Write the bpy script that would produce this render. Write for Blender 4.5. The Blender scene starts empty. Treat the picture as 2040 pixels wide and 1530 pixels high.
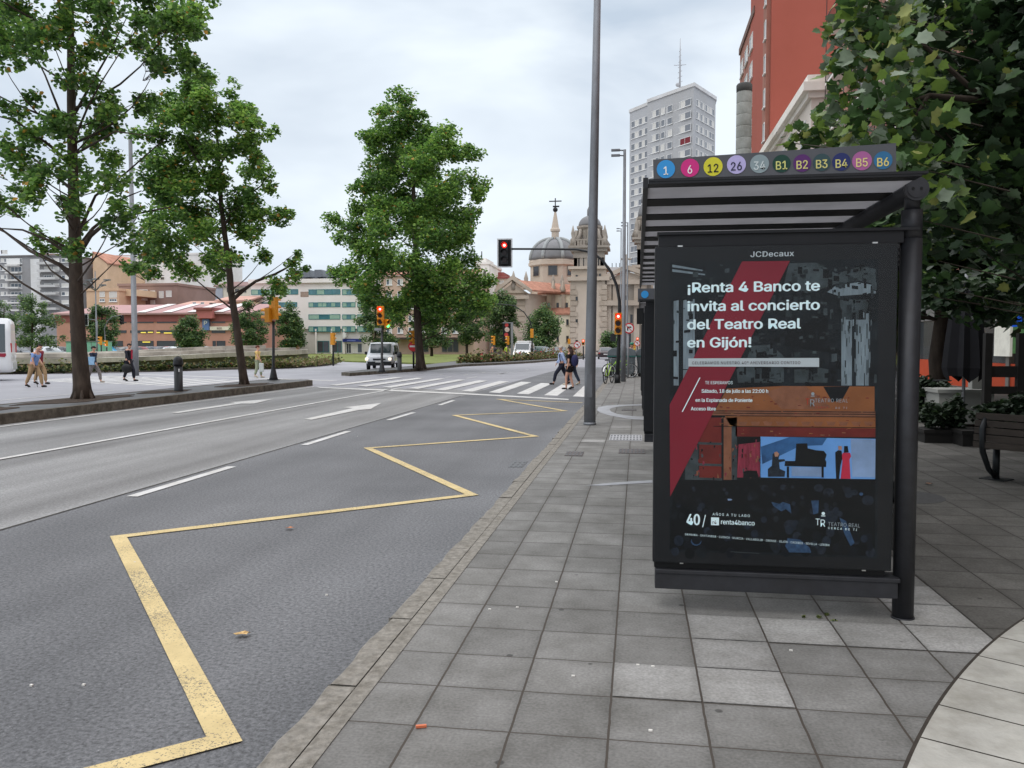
import bpy, bmesh, math, random
import numpy as np
from mathutils import Vector, Matrix, Euler
random.seed(7); rng = np.random.default_rng(7)
S = bpy.context.scene
COL = S.collection
# ---------------------------------------------------------------- camera
FP = 1630.0; CH = 1.58                      # focal length in photo pixels, camera height above the pavement
PIT = math.atan(78/FP); YAW = math.atan(250/math.hypot(FP, 78))
FW = Vector((-math.sin(YAW)*math.cos(PIT), math.cos(YAW)*math.cos(PIT), -math.sin(PIT)))
RT = Vector((math.cos(YAW), math.sin(YAW), 0)); UP = RT.cross(FW)
cam = bpy.data.cameras.new('camera'); co = bpy.data.objects.new('camera', cam); COL.objects.link(co)
co.location = (0, 0, CH)
co.rotation_euler = Matrix((RT, UP, -FW)).transposed().to_euler()
cam.sensor_width = 36; cam.lens = FP/2040*36; cam.clip_start = .05; cam.clip_end = 3000
S.camera = co
# ---------------------------------------------------------------- world: overcast sky
w = bpy.data.worlds.new('World'); S.world = w; w.use_nodes = True
nt = w.node_tree; N = nt.nodes; L = nt.links; N.clear()
out = N.new('ShaderNodeOutputWorld')
sky = N.new('ShaderNodeTexSky'); sky.sky_type = 'NISHITA'; sky.sun_disc = False
SUN_EL, SUN_ROT = math.radians(58), math.radians(215)
sky.sun_elevation = SUN_EL; sky.sun_rotation = SUN_ROT
bg1 = N.new('ShaderNodeBackground'); L.new(sky.outputs[0], bg1.inputs[0]); bg1.inputs[1].default_value = .06
tc = N.new('ShaderNodeTexCoord'); sep = N.new('ShaderNodeSeparateXYZ'); L.new(tc.outputs['Generated'], sep.inputs[0])
ramp = N.new('ShaderNodeValToRGB')                      # overcast: brighter towards the zenith
e = ramp.color_ramp.elements
e[0].position = 0; e[0].color = (.48, .51, .56, 1)
e[1].position = 1; e[1].color = (1.55, 1.56, 1.62, 1)
for p_, c_ in ((.07, (.50, .56, .625, 1)), (.42, (.515, .575, .64, 1)), (.62, (1.15, 1.17, 1.22, 1))):
    q = e.new(p_); q.color = c_
L.new(sep.outputs['Z'], ramp.inputs[0])
mp = N.new('ShaderNodeMapping'); mp.inputs['Scale'].default_value = (1.3, 1.3, 4.2); mp.inputs['Rotation'].default_value = (0, .25, .6)
L.new(tc.outputs['Generated'], mp.inputs[0])
nz = N.new('ShaderNodeTexNoise'); nz.inputs['Scale'].default_value = 1.35; nz.inputs['Detail'].default_value = 5; nz.inputs['Roughness'].default_value = .5
nz.inputs['Distortion'].default_value = .35
L.new(mp.outputs[0], nz.inputs['Vector'])
r2 = N.new('ShaderNodeValToRGB'); e = r2.color_ramp.elements
e[0].position = .36; e[0].color = (.79, .83, .88, 1); e[1].position = .60; e[1].color = (1.28, 1.25, 1.21, 1)
q = e.new(.46); q.color = (1.0, 1.0, 1.01, 1)
L.new(nz.outputs[0], r2.inputs[0])
mul = N.new('ShaderNodeMix'); mul.data_type = 'RGBA'; mul.blend_type = 'MULTIPLY'; mul.inputs[0].default_value = 1
L.new(ramp.outputs[0], mul.inputs[6]); L.new(r2.outputs[0], mul.inputs[7])
bg2 = N.new('ShaderNodeBackground'); L.new(mul.outputs[2], bg2.inputs[0]); bg2.inputs[1].default_value = 1.50
add = N.new('ShaderNodeMixShader'); add.inputs[0].default_value = .93
L.new(bg1.outputs[0], add.inputs[1]); L.new(bg2.outputs[0], add.inputs[2]); L.new(add.outputs[0], out.inputs[0])
# ---------------------------------------------------------------- sun behind the clouds
sl = bpy.data.lights.new('sun', 'SUN'); sl.energy = .5; sl.angle = math.radians(25); sl.color = (1, .97, .92)
so = bpy.data.objects.new('sun', sl); COL.objects.link(so)
sd = Vector((math.sin(SUN_ROT)*math.cos(SUN_EL), math.cos(SUN_ROT)*math.cos(SUN_EL), math.sin(SUN_EL)))
so.rotation_euler = sd.to_track_quat('Z', 'Y').to_euler()
S.view_settings.view_transform = 'Standard'; S.view_settings.look = 'None'
S.view_settings.exposure = 0.0; S.view_settings.gamma = 1
S.cycles.max_bounces = 6; S.cycles.transparent_max_bounces = 12; S.cycles.use_denoising = True
S.cycles.diffuse_bounces = 3; S.cycles.glossy_bounces = 3
# ---------------------------------------------------------------- where a photo pixel meets a plane
def ray(x, y): return FW*FP + RT*(x-1020) + UP*(765-y)
def at(x, y, z=0.0):
    r = ray(x, y); t = (z-CH)/r.z; return Vector((0, 0, CH)) + r*t
def atY(x, y, Y):
    r = ray(x, y); return Vector((0, 0, CH)) + r*(Y/r.y)
def atX(x, y, X):
    r = ray(x, y); return Vector((0, 0, CH)) + r*(X/r.x)
RZ = -.12                                    # level of the carriageway
def srgb(r, g, b):
    f = lambda c: ((c/255+.055)/1.055)**2.4 if c > 10 else c/255/12.92
    return (f(r), f(g), f(b))
# ---------------------------------------------------------------- materials
MATS = {}
def mat(name, col, rough=.8, var=.12, scale=3.0, spec=.35, metal=0.0, bump=0.0, bscale=30.0, emit=None, estr=1.0, trans=0.0, coat=0.0, stretch=None, dirt=0.0):
    """principled material with noise in its colour; stretch scales the noise coordinates; dirt = dark blotches"""
    if name in MATS: return MATS[name]
    m = bpy.data.materials.new(name); m.use_nodes = True; MATS[name] = m
    n = m.node_tree.nodes; l = m.node_tree.links; b = n['Principled BSDF']
    b.inputs['Roughness'].default_value = rough; b.inputs['Metallic'].default_value = metal
    b.inputs['Specular IOR Level'].default_value = spec
    if coat: b.inputs['Coat Weight'].default_value = coat; b.inputs['Coat Roughness'].default_value = .05
    tc = n.new('ShaderNodeTexCoord'); src = tc.outputs['Object']
    if stretch:
        mp = n.new('ShaderNodeMapping'); mp.inputs['Scale'].default_value = stretch; l.new(src, mp.inputs[0]); src = mp.outputs[0]
    nz = n.new('ShaderNodeTexNoise'); nz.inputs['Scale'].default_value = scale; nz.inputs['Detail'].default_value = 6; nz.inputs['Roughness'].default_value = .6
    l.new(src, nz.inputs['Vector'])
    r = n.new('ShaderNodeValToRGB'); e = r.color_ramp.elements
    e[0].position = .3; e[1].position = .7
    e[0].color = tuple(c*(1-var) for c in col)+(1,); e[1].color = tuple(min(1, c*(1+var)) for c in col)+(1,)
    l.new(nz.outputs[0], r.inputs[0]); cs = r.outputs[0]
    if dirt:
        n2 = n.new('ShaderNodeTexNoise'); n2.inputs['Scale'].default_value = scale*.45; n2.inputs['Detail'].default_value = 8; n2.inputs['Roughness'].default_value = .7
        l.new(src, n2.inputs['Vector'])
        r3 = n.new('ShaderNodeValToRGB'); r3.color_ramp.elements[0].position = .36; r3.color_ramp.elements[1].position = .58
        k = 1-dirt; r3.color_ramp.elements[0].color = (k, k*.98, k*.94, 1); r3.color_ramp.elements[1].color = (1, 1, 1, 1)
        l.new(n2.outputs[0], r3.inputs[0])
        mx = n.new('ShaderNodeMix'); mx.data_type = 'RGBA'; mx.blend_type = 'MULTIPLY'; mx.inputs[0].default_value = 1
        l.new(cs, mx.inputs[6]); l.new(r3.outputs[0], mx.inputs[7]); cs = mx.outputs[2]
    l.new(cs, b.inputs['Base Color'])
    if bump:
        n3 = n.new('ShaderNodeTexNoise'); n3.inputs['Scale'].default_value = bscale; n3.inputs['Detail'].default_value = 4
        l.new(src, n3.inputs['Vector']); bp = n.new('ShaderNodeBump'); bp.inputs['Strength'].default_value = bump; bp.inputs['Distance'].default_value = .01
        l.new(n3.outputs[0], bp.inputs['Height']); l.new(bp.outputs[0], b.inputs['Normal'])
    if emit: b.inputs['Emission Color'].default_value = tuple(emit)+(1,); b.inputs['Emission Strength'].default_value = estr
    if trans:
        b.inputs['Transmission Weight'].default_value = 0
        t = n.new('ShaderNodeBsdfTranslucent'); ms = n.new('ShaderNodeMixShader'); ms.inputs[0].default_value = trans
        l.new(cs, t.inputs[0]); l.new(b.outputs[0], ms.inputs[1]); l.new(t.outputs[0], ms.inputs[2])
        l.new(ms.outputs[0], n['Material Output'].inputs[0])
    return m
def glass_mat(name, tint=(.9, .95, .95), refl=.08, ior=1.3):
    if name in MATS: return MATS[name]
    m = bpy.data.materials.new(name); m.use_nodes = True; MATS[name] = m
    n = m.node_tree.nodes; l = m.node_tree.links; n.remove(n['Principled BSDF'])
    t = n.new('ShaderNodeBsdfTransparent'); t.inputs[0].default_value = tuple(tint)+(1,)
    g = n.new('ShaderNodeBsdfGlossy'); g.inputs['Roughness'].default_value = .02
    f = n.new('ShaderNodeFresnel'); f.inputs[0].default_value = ior
    ms = n.new('ShaderNodeMixShader'); l.new(f.outputs[0], ms.inputs[0]); l.new(t.outputs[0], ms.inputs[1]); l.new(g.outputs[0], ms.inputs[2])
    l.new(ms.outputs[0], n['Material Output'].inputs[0])
    return m
# ---------------------------------------------------------------- mesh builder
class MB:
    def __init__(s): s.v = []; s.f = []; s.m = []; s.sm = []
    def add(s, vs, fs, mi=0, smooth=False):
        o = len(s.v); s.v += [tuple(v) for v in vs]
        for f in fs: s.f.append(tuple(i+o for i in f)); s.m.append(mi); s.sm.append(smooth)
        return s
    def box(s, x0, y0, z0, x1, y1, z1, mi=0):
        return s.add([(x0,y0,z0),(x1,y0,z0),(x1,y1,z0),(x0,y1,z0),(x0,y0,z1),(x1,y0,z1),(x1,y1,z1),(x0,y1,z1)],
                     [(0,3,2,1),(4,5,6,7),(0,1,5,4),(1,2,6,5),(2,3,7,6),(3,0,4,7)], mi)
    def prism(s, pts, z0, z1, mi=0):          # polygon in plan, pushed up
        n = len(pts); a = sum(pts[i][0]*pts[(i+1)%n][1]-pts[(i+1)%n][0]*pts[i][1] for i in range(n))
        if a < 0: pts = pts[::-1]
        return s.add([(p[0],p[1],z0) for p in pts]+[(p[0],p[1],z1) for p in pts],
            [tuple(range(n))[::-1], tuple(range(n,2*n))]+[(i,(i+1)%n,(i+1)%n+n,i+n) for i in range(n)], mi)
    def ext(s, pts, d, mi=0):                 # any planar polygon (3d points) pushed along vector d
        n = len(pts); d = Vector(d)
        return s.add([tuple(p) for p in pts]+[tuple(Vector(p)+d) for p in pts],
            [tuple(range(n)), tuple(range(n,2*n))[::-1]]+[((i+1)%n,i,i+n,(i+1)%n+n) for i in range(n)], mi)
    def poly(s, pts, mi=0): return s.add(pts, [tuple(range(len(pts)))], mi)
    def tube(s, pts, rad, n=10, mi=0, cap=True, smooth=True):
        pts = [Vector(p) for p in pts]; rad = rad if hasattr(rad, '__len__') else [rad]*len(pts)
        vs = []; fs = []; prev = None
        for i, p in enumerate(pts):
            d = (pts[min(i+1,len(pts)-1)]-pts[max(i-1,0)]).normalized()
            if prev is None: a = Vector((0,0,1)) if abs(d.z) < .9 else Vector((1,0,0)); u = d.cross(a).normalized()
            else: u = (prev - d*prev.dot(d)).normalized()
            prev = u; v = d.cross(u)
            for k in range(n):
                t = 2*math.pi*k/n; vs.append(p+(u*math.cos(t)+v*math.sin(t))*rad[i])
        for i in range(len(pts)-1):
            for k in range(n): fs.append((i*n+k, i*n+(k+1)%n, (i+1)*n+(k+1)%n, (i+1)*n+k))
        s.add(vs, fs, mi, smooth)
        if cap:
            o = len(s.v)-len(vs); s.f.append(tuple(o+k for k in range(n))[::-1]); s.m.append(mi); s.sm.append(False)
            s.f.append(tuple(o+(len(pts)-1)*n+k for k in range(n))); s.m.append(mi); s.sm.append(False)
        return s
    def lathe(s, prof, c=(0,0,0), n=16, mi=0, smooth=True):   # prof = [(r,z)...] about z
        vs = []; fs = []
        for r, z in prof:
            for k in range(n): t = 2*math.pi*(k+.5)/n; vs.append((c[0]+r*math.cos(t), c[1]+r*math.sin(t), c[2]+z))
        for i in range(len(prof)-1):
            for k in range(n): fs.append((i*n+k, i*n+(k+1)%n, (i+1)*n+(k+1)%n, (i+1)*n+k))
        fs += [tuple(range(n))[::-1], tuple((len(prof)-1)*n+k for k in range(n))]
        return s.add(vs, fs, mi, smooth)
    def ball(s, c, r, n=12, mi=0):
        r = r if hasattr(r, '__len__') else (r, r, r); m = max(6, n//2+2); vs = []; fs = []
        for i in range(m+1):
            ph = math.pi*i/m
            for k in range(n): t = 2*math.pi*k/n; vs.append((c[0]+r[0]*math.sin(ph)*math.cos(t), c[1]+r[1]*math.sin(ph)*math.sin(t), c[2]-r[2]*math.cos(ph)))
        for i in range(m):
            for k in range(n): fs.append((i*n+k, i*n+(k+1)%n, (i+1)*n+(k+1)%n, (i+1)*n+k))
        return s.add(vs, fs, mi, True)
    def disc(s, c, r, axis='y', n=24, t=.01, mi=0):
        pts = []
        for k in range(n):
            a = 2*math.pi*k/n
            if axis == 'y': pts.append((c[0]+r*math.cos(a), c[1], c[2]+r*math.sin(a)))
            elif axis == 'x': pts.append((c[0], c[1]+r*math.cos(a), c[2]+r*math.sin(a)))
            else: pts.append((c[0]+r*math.cos(a), c[1]+r*math.sin(a), c[2]))
        d = {'y': (0, -t, 0), 'x': (t, 0, 0), 'z': (0, 0, t)}[axis]
        return s.ext(pts, d, mi)
    def mesh(s, me, M=Matrix(), mi=0):
        o = len(s.v); s.v += [tuple(M @ v.co) for v in me.vertices]
        for p in me.polygons: s.f.append(tuple(i+o for i in p.vertices)); s.m.append(mi); s.sm.append(False)
        return s
    def build(s, name, mats, parent=None, off=None, bevel=0, smooth_angle=None):
        me = bpy.data.meshes.new(name)
        vs = s.v
        if off is not None: vs = [(v[0]-off[0], v[1]-off[1], v[2]-off[2]) for v in vs]
        me.from_pydata(vs, [], s.f)
        for m in (mats if isinstance(mats, (list, tuple)) else [mats]): me.materials.append(m)
        me.polygons.foreach_set('material_index', s.m); me.polygons.foreach_set('use_smooth', s.sm)
        me.update(); o = bpy.data.objects.new(name, me); COL.objects.link(o)
        if parent is not None: o.parent = parent
        elif off is not None: o.location = off
        if bevel:
            b = o.modifiers.new('bevel', 'BEVEL'); b.width = bevel; b.segments = 2; b.limit_method = 'ANGLE'
        return o
import os
try: FONT = bpy.data.fonts.load(os.path.join(bpy.utils.system_resource('DATAFILES'), 'fonts', 'Inter.woff2'))   # Blender's own interface font
except Exception: FONT = None
def text_mb(mb, body, M, size, mi=0, align='LEFT', bold=0.0, sx=1.0, ext=.0006, space=1.0):
    cu = bpy.data.curves.new('t', 'FONT'); cu.body = body; cu.font = FONT if FONT else cu.font; cu.size = size; cu.align_x = align; cu.extrude = ext
    cu.space_character = space; cu.resolution_u = 4
    o = bpy.data.objects.new('t', cu); COL.objects.link(o)
    dg = bpy.context.evaluated_depsgraph_get(); me = bpy.data.meshes.new_from_object(o.evaluated_get(dg))
    b_ = bold*size*.5; sh_ = [(0,0)] if bold < .006 else [(-b_,0),(b_,0),(0,b_*.5),(0,-b_*.5)]
    for i_, (dx_, dy_) in enumerate(sh_): mb.mesh(me, M @ Matrix.Translation((dx_, dy_, i_*.00006)) @ Matrix.Diagonal((sx, 1, 1, 1)), mi)
    bpy.data.objects.remove(o); bpy.data.curves.remove(cu); bpy.data.meshes.remove(me)
UPRIGHT = Matrix.Rotation(math.pi/2, 4, 'X')       # text in the XZ plane facing -Y
def tag(o, label=None, cat=None, group=None, kind=None):
    if label: o['label'] = label
    if cat: o['category'] = cat
    if group: o['group'] = group
    if kind: o['kind'] = kind
    return o
def thing(name, label, cat, loc=(0,0,0), rz=0.0, group=None):
    o = bpy.data.objects.new(name, None); COL.objects.link(o); o.location = loc; o.rotation_euler = (0,0,rz); o.empty_display_size = .3
    return tag(o, label, cat, group)
def copy_tree(o, parent=None):
    c = o.copy(); COL.objects.link(c); c.parent = parent
    for ch in list(o.children): copy_tree(ch, c)
    return c
def struct(name, mb, m): return tag(mb.build(name, m), kind='structure')
# ================================================================ GROUND
def ground_mat(name, c1, c2, speck=.35, rough=.75, streak=0.0, spec=.3, bump=.25):
    m = bpy.data.materials.new(name); m.use_nodes = True; n = m.node_tree.nodes; l = m.node_tree.links; b = n['Principled BSDF']
    b.inputs['Roughness'].default_value = rough; b.inputs['Specular IOR Level'].default_value = spec
    g = n.new('ShaderNodeNewGeometry'); P = g.outputs['Position']
    big = n.new('ShaderNodeTexNoise'); big.inputs['Scale'].default_value = .45; big.inputs['Detail'].default_value = 6; l.new(P, big.inputs['Vector'])
    mp = n.new('ShaderNodeMapping'); mp.inputs['Scale'].default_value = (1.1, .05, 1); l.new(P, mp.inputs[0])
    st = n.new('ShaderNodeTexNoise'); st.inputs['Scale'].default_value = 1.0; st.inputs['Detail'].default_value = 3; l.new(mp.outputs[0], st.inputs['Vector'])
    mx = n.new('ShaderNodeMix'); mx.data_type = 'FLOAT'; mx.inputs[0].default_value = streak; l.new(big.outputs[0], mx.inputs[2]); l.new(st.outputs[0], mx.inputs[3])
    r = n.new('ShaderNodeValToRGB'); r.color_ramp.elements[0].position = .32; r.color_ramp.elements[1].position = .68
    r.color_ramp.elements[0].color = (*c1, 1); r.color_ramp.elements[1].color = (*c2, 1); l.new(mx.outputs[0], r.inputs[0])
    fine = n.new('ShaderNodeTexNoise'); fine.inputs['Scale'].default_value = 42; fine.inputs['Detail'].default_value = 3; fine.inputs['Roughness'].default_value = .75; l.new(P, fine.inputs['Vector'])
    r2 = n.new('ShaderNodeValToRGB'); r2.color_ramp.elements[0].position = .3; r2.color_ramp.elements[1].position = .72
    a = 1-speck; r2.color_ramp.elements[0].color = (a, a, a, 1); a = 1+speck; r2.color_ramp.elements[1].color = (a, a, a, 1)
    l.new(fine.outputs[0], r2.inputs[0])
    vo = n.new('ShaderNodeTexVoronoi'); vo.inputs['Scale'].default_value = 38; l.new(P, vo.inputs['Vector'])
    r4 = n.new('ShaderNodeValToRGB'); r4.color_ramp.elements[0].position = .07; r4.color_ramp.elements[1].position = .13
    r4.color_ramp.elements[0].color = (1.9, 1.9, 1.85, 1); r4.color_ramp.elements[1].color = (1, 1, 1, 1); l.new(vo.outputs['Distance'], r4.inputs[0])
    m1 = n.new('ShaderNodeMix'); m1.data_type = 'RGBA'; m1.blend_type = 'MULTIPLY'; m1.inputs[0].default_value = 1; l.new(r.outputs[0], m1.inputs[6]); l.new(r2.outputs[0], m1.inputs[7])
    m2 = n.new('ShaderNodeMix'); m2.data_type = 'RGBA'; m2.blend_type = 'MULTIPLY'; m2.inputs[0].default_value = 1 if speck > .2 else 0; l.new(m1.outputs[2], m2.inputs[6]); l.new(r4.outputs[0], m2.inputs[7])
    l.new(m2.outputs[2], b.inputs['Base Color'])
    bp = n.new('ShaderNodeBump'); bp.inputs['Strength'].default_value = bump; bp.inputs['Distance'].default_value = .006; l.new(fine.outputs[0], bp.inputs['Height']); l.new(bp.outputs[0], b.inputs['Normal'])
    MATS[name] = m; return m
M_far = ground_mat('asphalt_far', srgb(132,132,137), srgb(152,152,157), .18, .6, .3)
M_old = ground_mat('asphalt_old', srgb(100,99,98), srgb(146,146,145), .42, .62, .8)
M_new = ground_mat('asphalt_new', srgb(80,81,83), srgb(113,114,116), .62, .66, .45)
def pave_mat(name, base, light, joint, sx=.4, ox=-.105, oy=3.23, plain=False):
    m = bpy.data.materials.new(name); m.use_nodes = True; n = m.node_tree.nodes; l = m.node_tree.links; b = n['Principled BSDF']
    b.inputs['Roughness'].default_value = .82; b.inputs['Specular IOR Level'].default_value = .25
    g = n.new('ShaderNodeNewGeometry'); sp = n.new('ShaderNodeSeparateXYZ'); l.new(g.outputs['Position'], sp.inputs[0])
    def M(op, a, b_=None):
        q = n.new('ShaderNodeMath'); q.operation = op
        for i, v in enumerate((a, b_)):
            if v is None: continue
            if isinstance(v, (int, float)): q.inputs[i].default_value = v
            else: l.new(v, q.inputs[i])
        return q.outputs[0]
    u = M('DIVIDE', M('SUBTRACT', sp.outputs[0], ox), sx); v = M('DIVIDE', M('SUBTRACT', sp.outputs[1], oy), sx)
    # joints wander a little
    wn = n.new('ShaderNodeTexNoise'); wn.inputs['Scale'].default_value = 9; wn.inputs['Detail'].default_value = 3; l.new(g.outputs['Position'], wn.inputs['Vector'])
    wob = M('MULTIPLY', M('SUBTRACT', wn.outputs[0], .5), .02)
    fu = M('FRACT', M('ADD', u, wob)); fv = M('FRACT', M('ADD', v, wob))
    du = M('MINIMUM', fu, M('SUBTRACT', 1, fu)); dv = M('MINIMUM', fv, M('SUBTRACT', 1, fv)); d = M('MINIMUM', du, M('MULTIPLY', dv, 1.3))
    cid = n.new('ShaderNodeCombineXYZ'); l.new(M('FLOOR', u), cid.inputs[0]); l.new(M('FLOOR', v), cid.inputs[1])
    wh = n.new('ShaderNodeTexWhiteNoise'); wh.noise_dimensions = '3D'; l.new(cid.outputs[0], wh.inputs['Vector'])
    rt = n.new('ShaderNodeValToRGB'); e = rt.color_ramp.elements; e[0].color = (*[c*.84 for c in base], 1); e[1].color = (*[c*1.10 for c in base], 1)
    l.new(wh.outputs['Value'], rt.inputs[0])
    st = n.new('ShaderNodeTexNoise'); st.inputs['Scale'].default_value = 2.4; st.inputs['Detail'].default_value = 8; st.inputs['Roughness'].default_value = .68; l.new(g.outputs['Position'], st.inputs['Vector'])
    rs = n.new('ShaderNodeValToRGB'); rs.color_ramp.elements[0].position = .33; rs.color_ramp.elements[1].position = .66
    rs.color_ramp.elements[0].color = (.70, .695, .675, 1); rs.color_ramp.elements[1].color = (1.12, 1.12, 1.12, 1); l.new(st.outputs[0], rs.inputs[0])
    fi = n.new('ShaderNodeTexNoise'); fi.inputs['Scale'].default_value = 70; fi.inputs['Detail'].default_value = 3; l.new(g.outputs['Position'], fi.inputs['Vector'])
    rf = n.new('ShaderNodeValToRGB'); rf.color_ramp.elements[0].position = .3; rf.color_ramp.elements[1].position = .7
    rf.color_ramp.elements[0].color = (.8, .8, .8, 1); rf.color_ramp.elements[1].color = (1.16, 1.16, 1.16, 1); l.new(fi.outputs[0], rf.inputs[0])
    # dirt that gathers beside the joints
    edge = n.new('ShaderNodeMapRange'); edge.inputs['From Min'].default_value = .02; edge.inputs['From Max'].default_value = .12; edge.inputs['To Min'].default_value = .86; edge.inputs['To Max'].default_value = 1
    l.new(d, edge.inputs['Value'])
    # black gum spots
    vo = n.new('ShaderNodeTexVoronoi'); vo.inputs['Scale'].default_value = 3.1; l.new(g.outputs['Position'], vo.inputs['Vector'])
    gs = n.new('ShaderNodeMapRange'); gs.inputs['From Min'].default_value = .045; gs.inputs['From Max'].default_value = .065; gs.inputs['To Min'].default_value = .45; gs.inputs['To Max'].default_value = 1
    l.new(vo.outputs['Distance'], gs.inputs['Value'])
    col = rt.outputs[0]
    def mulc(c, x):
        q = n.new('ShaderNodeMix'); q.data_type = 'RGBA'; q.blend_type = 'MULTIPLY'; q.inputs[0].default_value = 1; l.new(c, q.inputs[6]); l.new(x, q.inputs[7]); return q.outputs[2]
    for x in (rs.outputs[0], rf.outputs[0], edge.outputs[0], gs.outputs[0]): col = mulc(col, x)
    jm = M('LESS_THAN', d, .013 if not plain else .0)
    fin = n.new('ShaderNodeMix'); fin.data_type = 'RGBA'; l.new(jm, fin.inputs[0]); l.new(col, fin.inputs[6]); fin.inputs[7].default_value = (*joint, 1)
    l.new(fin.outputs[2], b.inputs['Base Color'])
    hb = M('SUBTRACT', M('MULTIPLY', fi.outputs[0], .25), M('MULTIPLY', jm, .8))
    bp = n.new('ShaderNodeBump'); bp.inputs['Strength'].default_value = .5; bp.inputs['Distance'].default_value = .006; l.new(hb, bp.inputs['Height']); l.new(bp.outputs[0], b.inputs['Normal'])
    MATS[name] = m; return m
PB, PL = srgb(126,125,122), srgb(154,153,150)
M_pave = pave_mat('paving', PB, PL, srgb(72,66,60))
M_lightpave = pave_mat('light_paving', PL, PL, srgb(72,66,60), plain=True)
def paint_mat(name, col, wear=.44):
    m = mat(name, col, .72, .10, 5, dirt=.15); n = m.node_tree.nodes; l = m.node_tree.links; b = n['Principled BSDF']; src = b.inputs['Base Color'].links[0].from_socket
    tc = n.new('ShaderNodeTexCoord'); f = n.new('ShaderNodeTexNoise'); f.inputs['Scale'].default_value = 85; f.inputs['Detail'].default_value = 3; f.inputs['Roughness'].default_value = .7; l.new(tc.outputs['Object'], f.inputs['Vector'])
    g = n.new('ShaderNodeTexNoise'); g.inputs['Scale'].default_value = 1.6; g.inputs['Detail'].default_value = 4; l.new(tc.outputs['Object'], g.inputs['Vector'])
    a = n.new('ShaderNodeMath'); a.operation = 'MULTIPLY_ADD'; l.new(g.outputs[0], a.inputs[0]); a.inputs[1].default_value = .42; l.new(f.outputs[0], a.inputs[2])
    r = n.new('ShaderNodeMapRange'); r.inputs['From Min'].default_value = wear+.245; r.inputs['From Max'].default_value = wear+.33; l.new(a.outputs[0], r.inputs['Value'])
    x = n.new('ShaderNodeMix'); x.data_type = 'RGBA'; l.new(r.outputs[0], x.inputs[0]); x.inputs[6].default_value = (*srgb(96,94,88), 1); l.new(src, x.inputs[7]); l.new(x.outputs[2], b.inputs['Base Color']); return m
M_white = paint_mat('road_white', srgb(200,200,198), .26)
M_yellow = paint_mat('road_yellow', srgb(206,186,136), .31)
M_granite = mat('kerb_granite', srgb(134,130,122), .9, .28, 26, bump=.8, bscale=40, dirt=.3)
M_cconc = mat('concrete_grey', srgb(135,132,125), .9, .2, 5, dirt=.4, bump=.3)
M_soil = mat('soil', srgb(62,50,40), .95, .45, 9, bump=1, bscale=25)
M_iron = mat('cast_iron', srgb(96,98,100), .55, .2, 30, metal=.2, bump=.5, bscale=60)
M_blackp = mat('black_paint', srgb(34,36,38), .45, .2, 8, spec=.4)
M_grass = mat('grass', srgb(112,122,62), .95, .35, 1.6, bump=.6, bscale=8, dirt=.25)

g = MB(); g.add([(-700,-60,-.132),(500,-60,-.132),(500,1400,-.132),(-700,1400,-.132)], [(0,1,2,3)]); struct('ground', g, M_far)
g = MB(); g.add([(-13.41,-8,-.124),(-5.75,-8,-.124),(-5.75,30.4,-.124),(-13.41,31.6,-.124)], [(0,1,2,3)])
struct('road_far_lanes', g, M_old)
g = MB(); g.add([(-5.76,-8,-.118),(-1.40,-8,-.118),(-1.40,62,-.118),(-5.3,62,-.118),(-5.76,26.6,-.118)], [(0,1,2,3,4)])
struct('road_bus_lane', g, M_new)
g = MB(); g.add([(-1.27,-8,0),(60,-8,0),(60,130,0),(1.5,130,0),(-.6,80,0),(-1.27,62,0)], [tuple(range(6))]); struct('pavement', g, M_pave)
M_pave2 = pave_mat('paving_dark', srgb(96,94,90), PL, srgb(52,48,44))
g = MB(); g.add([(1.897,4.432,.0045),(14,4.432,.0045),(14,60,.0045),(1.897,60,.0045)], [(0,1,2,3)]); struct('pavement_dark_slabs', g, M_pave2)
# kerb of rough granite stones, with a mortar strip behind
k = MB(); y = -8.0; rr = random.Random(3)
while y < 62:
    ln = rr.uniform(.75, 1.05) if y < 20 else 1.0; dx = rr.uniform(-.012, .012); dz = rr.uniform(-.004, .006)
    nseg = 6 if y < 16 else 1; edge = [(-1.405+dx+rr.uniform(-.012, .012)) for _ in range(nseg+1)]
    for i in range(nseg):
        ya, yb = y+.008+(ln-.016)*i/nseg, y+.008+(ln-.016)*(i+1)/nseg
        xa, xb = edge[i], edge[i+1]; z = .004+dz
        k.add([(xa,ya,-.14),(xb,yb,-.14),(xa,ya,z-.012),(xb,yb,z-.012),(xa+.014,ya,z),(xb+.014,yb,z),(-1.275,ya,z),(-1.275,yb,z)],
              [(0,2,3,1),(2,4,5,3),(4,6,7,5)])
    k.add([(edge[0],y+.008,-.14),(-1.275,y+.008,-.14),(-1.275,y+.008,dz),(edge[0],y+.008,dz)], [(0,1,2,3)])
    y += ln
k.box(-1.39,-8,-.14,-1.272,62,-.012)
k.add([(-1.27,-8,.0045),(-1.19,-8,.0045),(-1.19,62,.0045),(-1.27,62,.0045)], [(0,1,2,3)])
k.ext([(-1.40,62,.004),(-.75,80,.004),(1.4,130,.004),(1.5,130,.004),(-.62,80,.004),(-1.26,62,.004)], (0,0,-.15))
struct('kerb', k, M_granite)
# lighter replaced slabs, one sheet of paving stones
lt = MB()
def slab(px, py, n=1):
    p = at(px, py); i = math.floor((p.x+.105)/.4); j = math.floor((p.y-3.23)/.4)
    x0 = -.105+.4*i+.005; y0 = 3.23+.4*j+.005; lt.add([(x0,y0,.004),(x0+.39,y0,.004),(x0+.39,y0+.39,.004),(x0,y0+.39,.004)], [(0,1,2,3)])
for q in ((1300,1355),(1480,1365),(1460,1300),(1440,1245),(1610,1255),(1755,1262),(1900,1290),(1880,1245),(1840,1205),(1188,877),(1250,851)): slab(*q)
struct('pavement_new_slabs', lt, M_lightpave)
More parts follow.
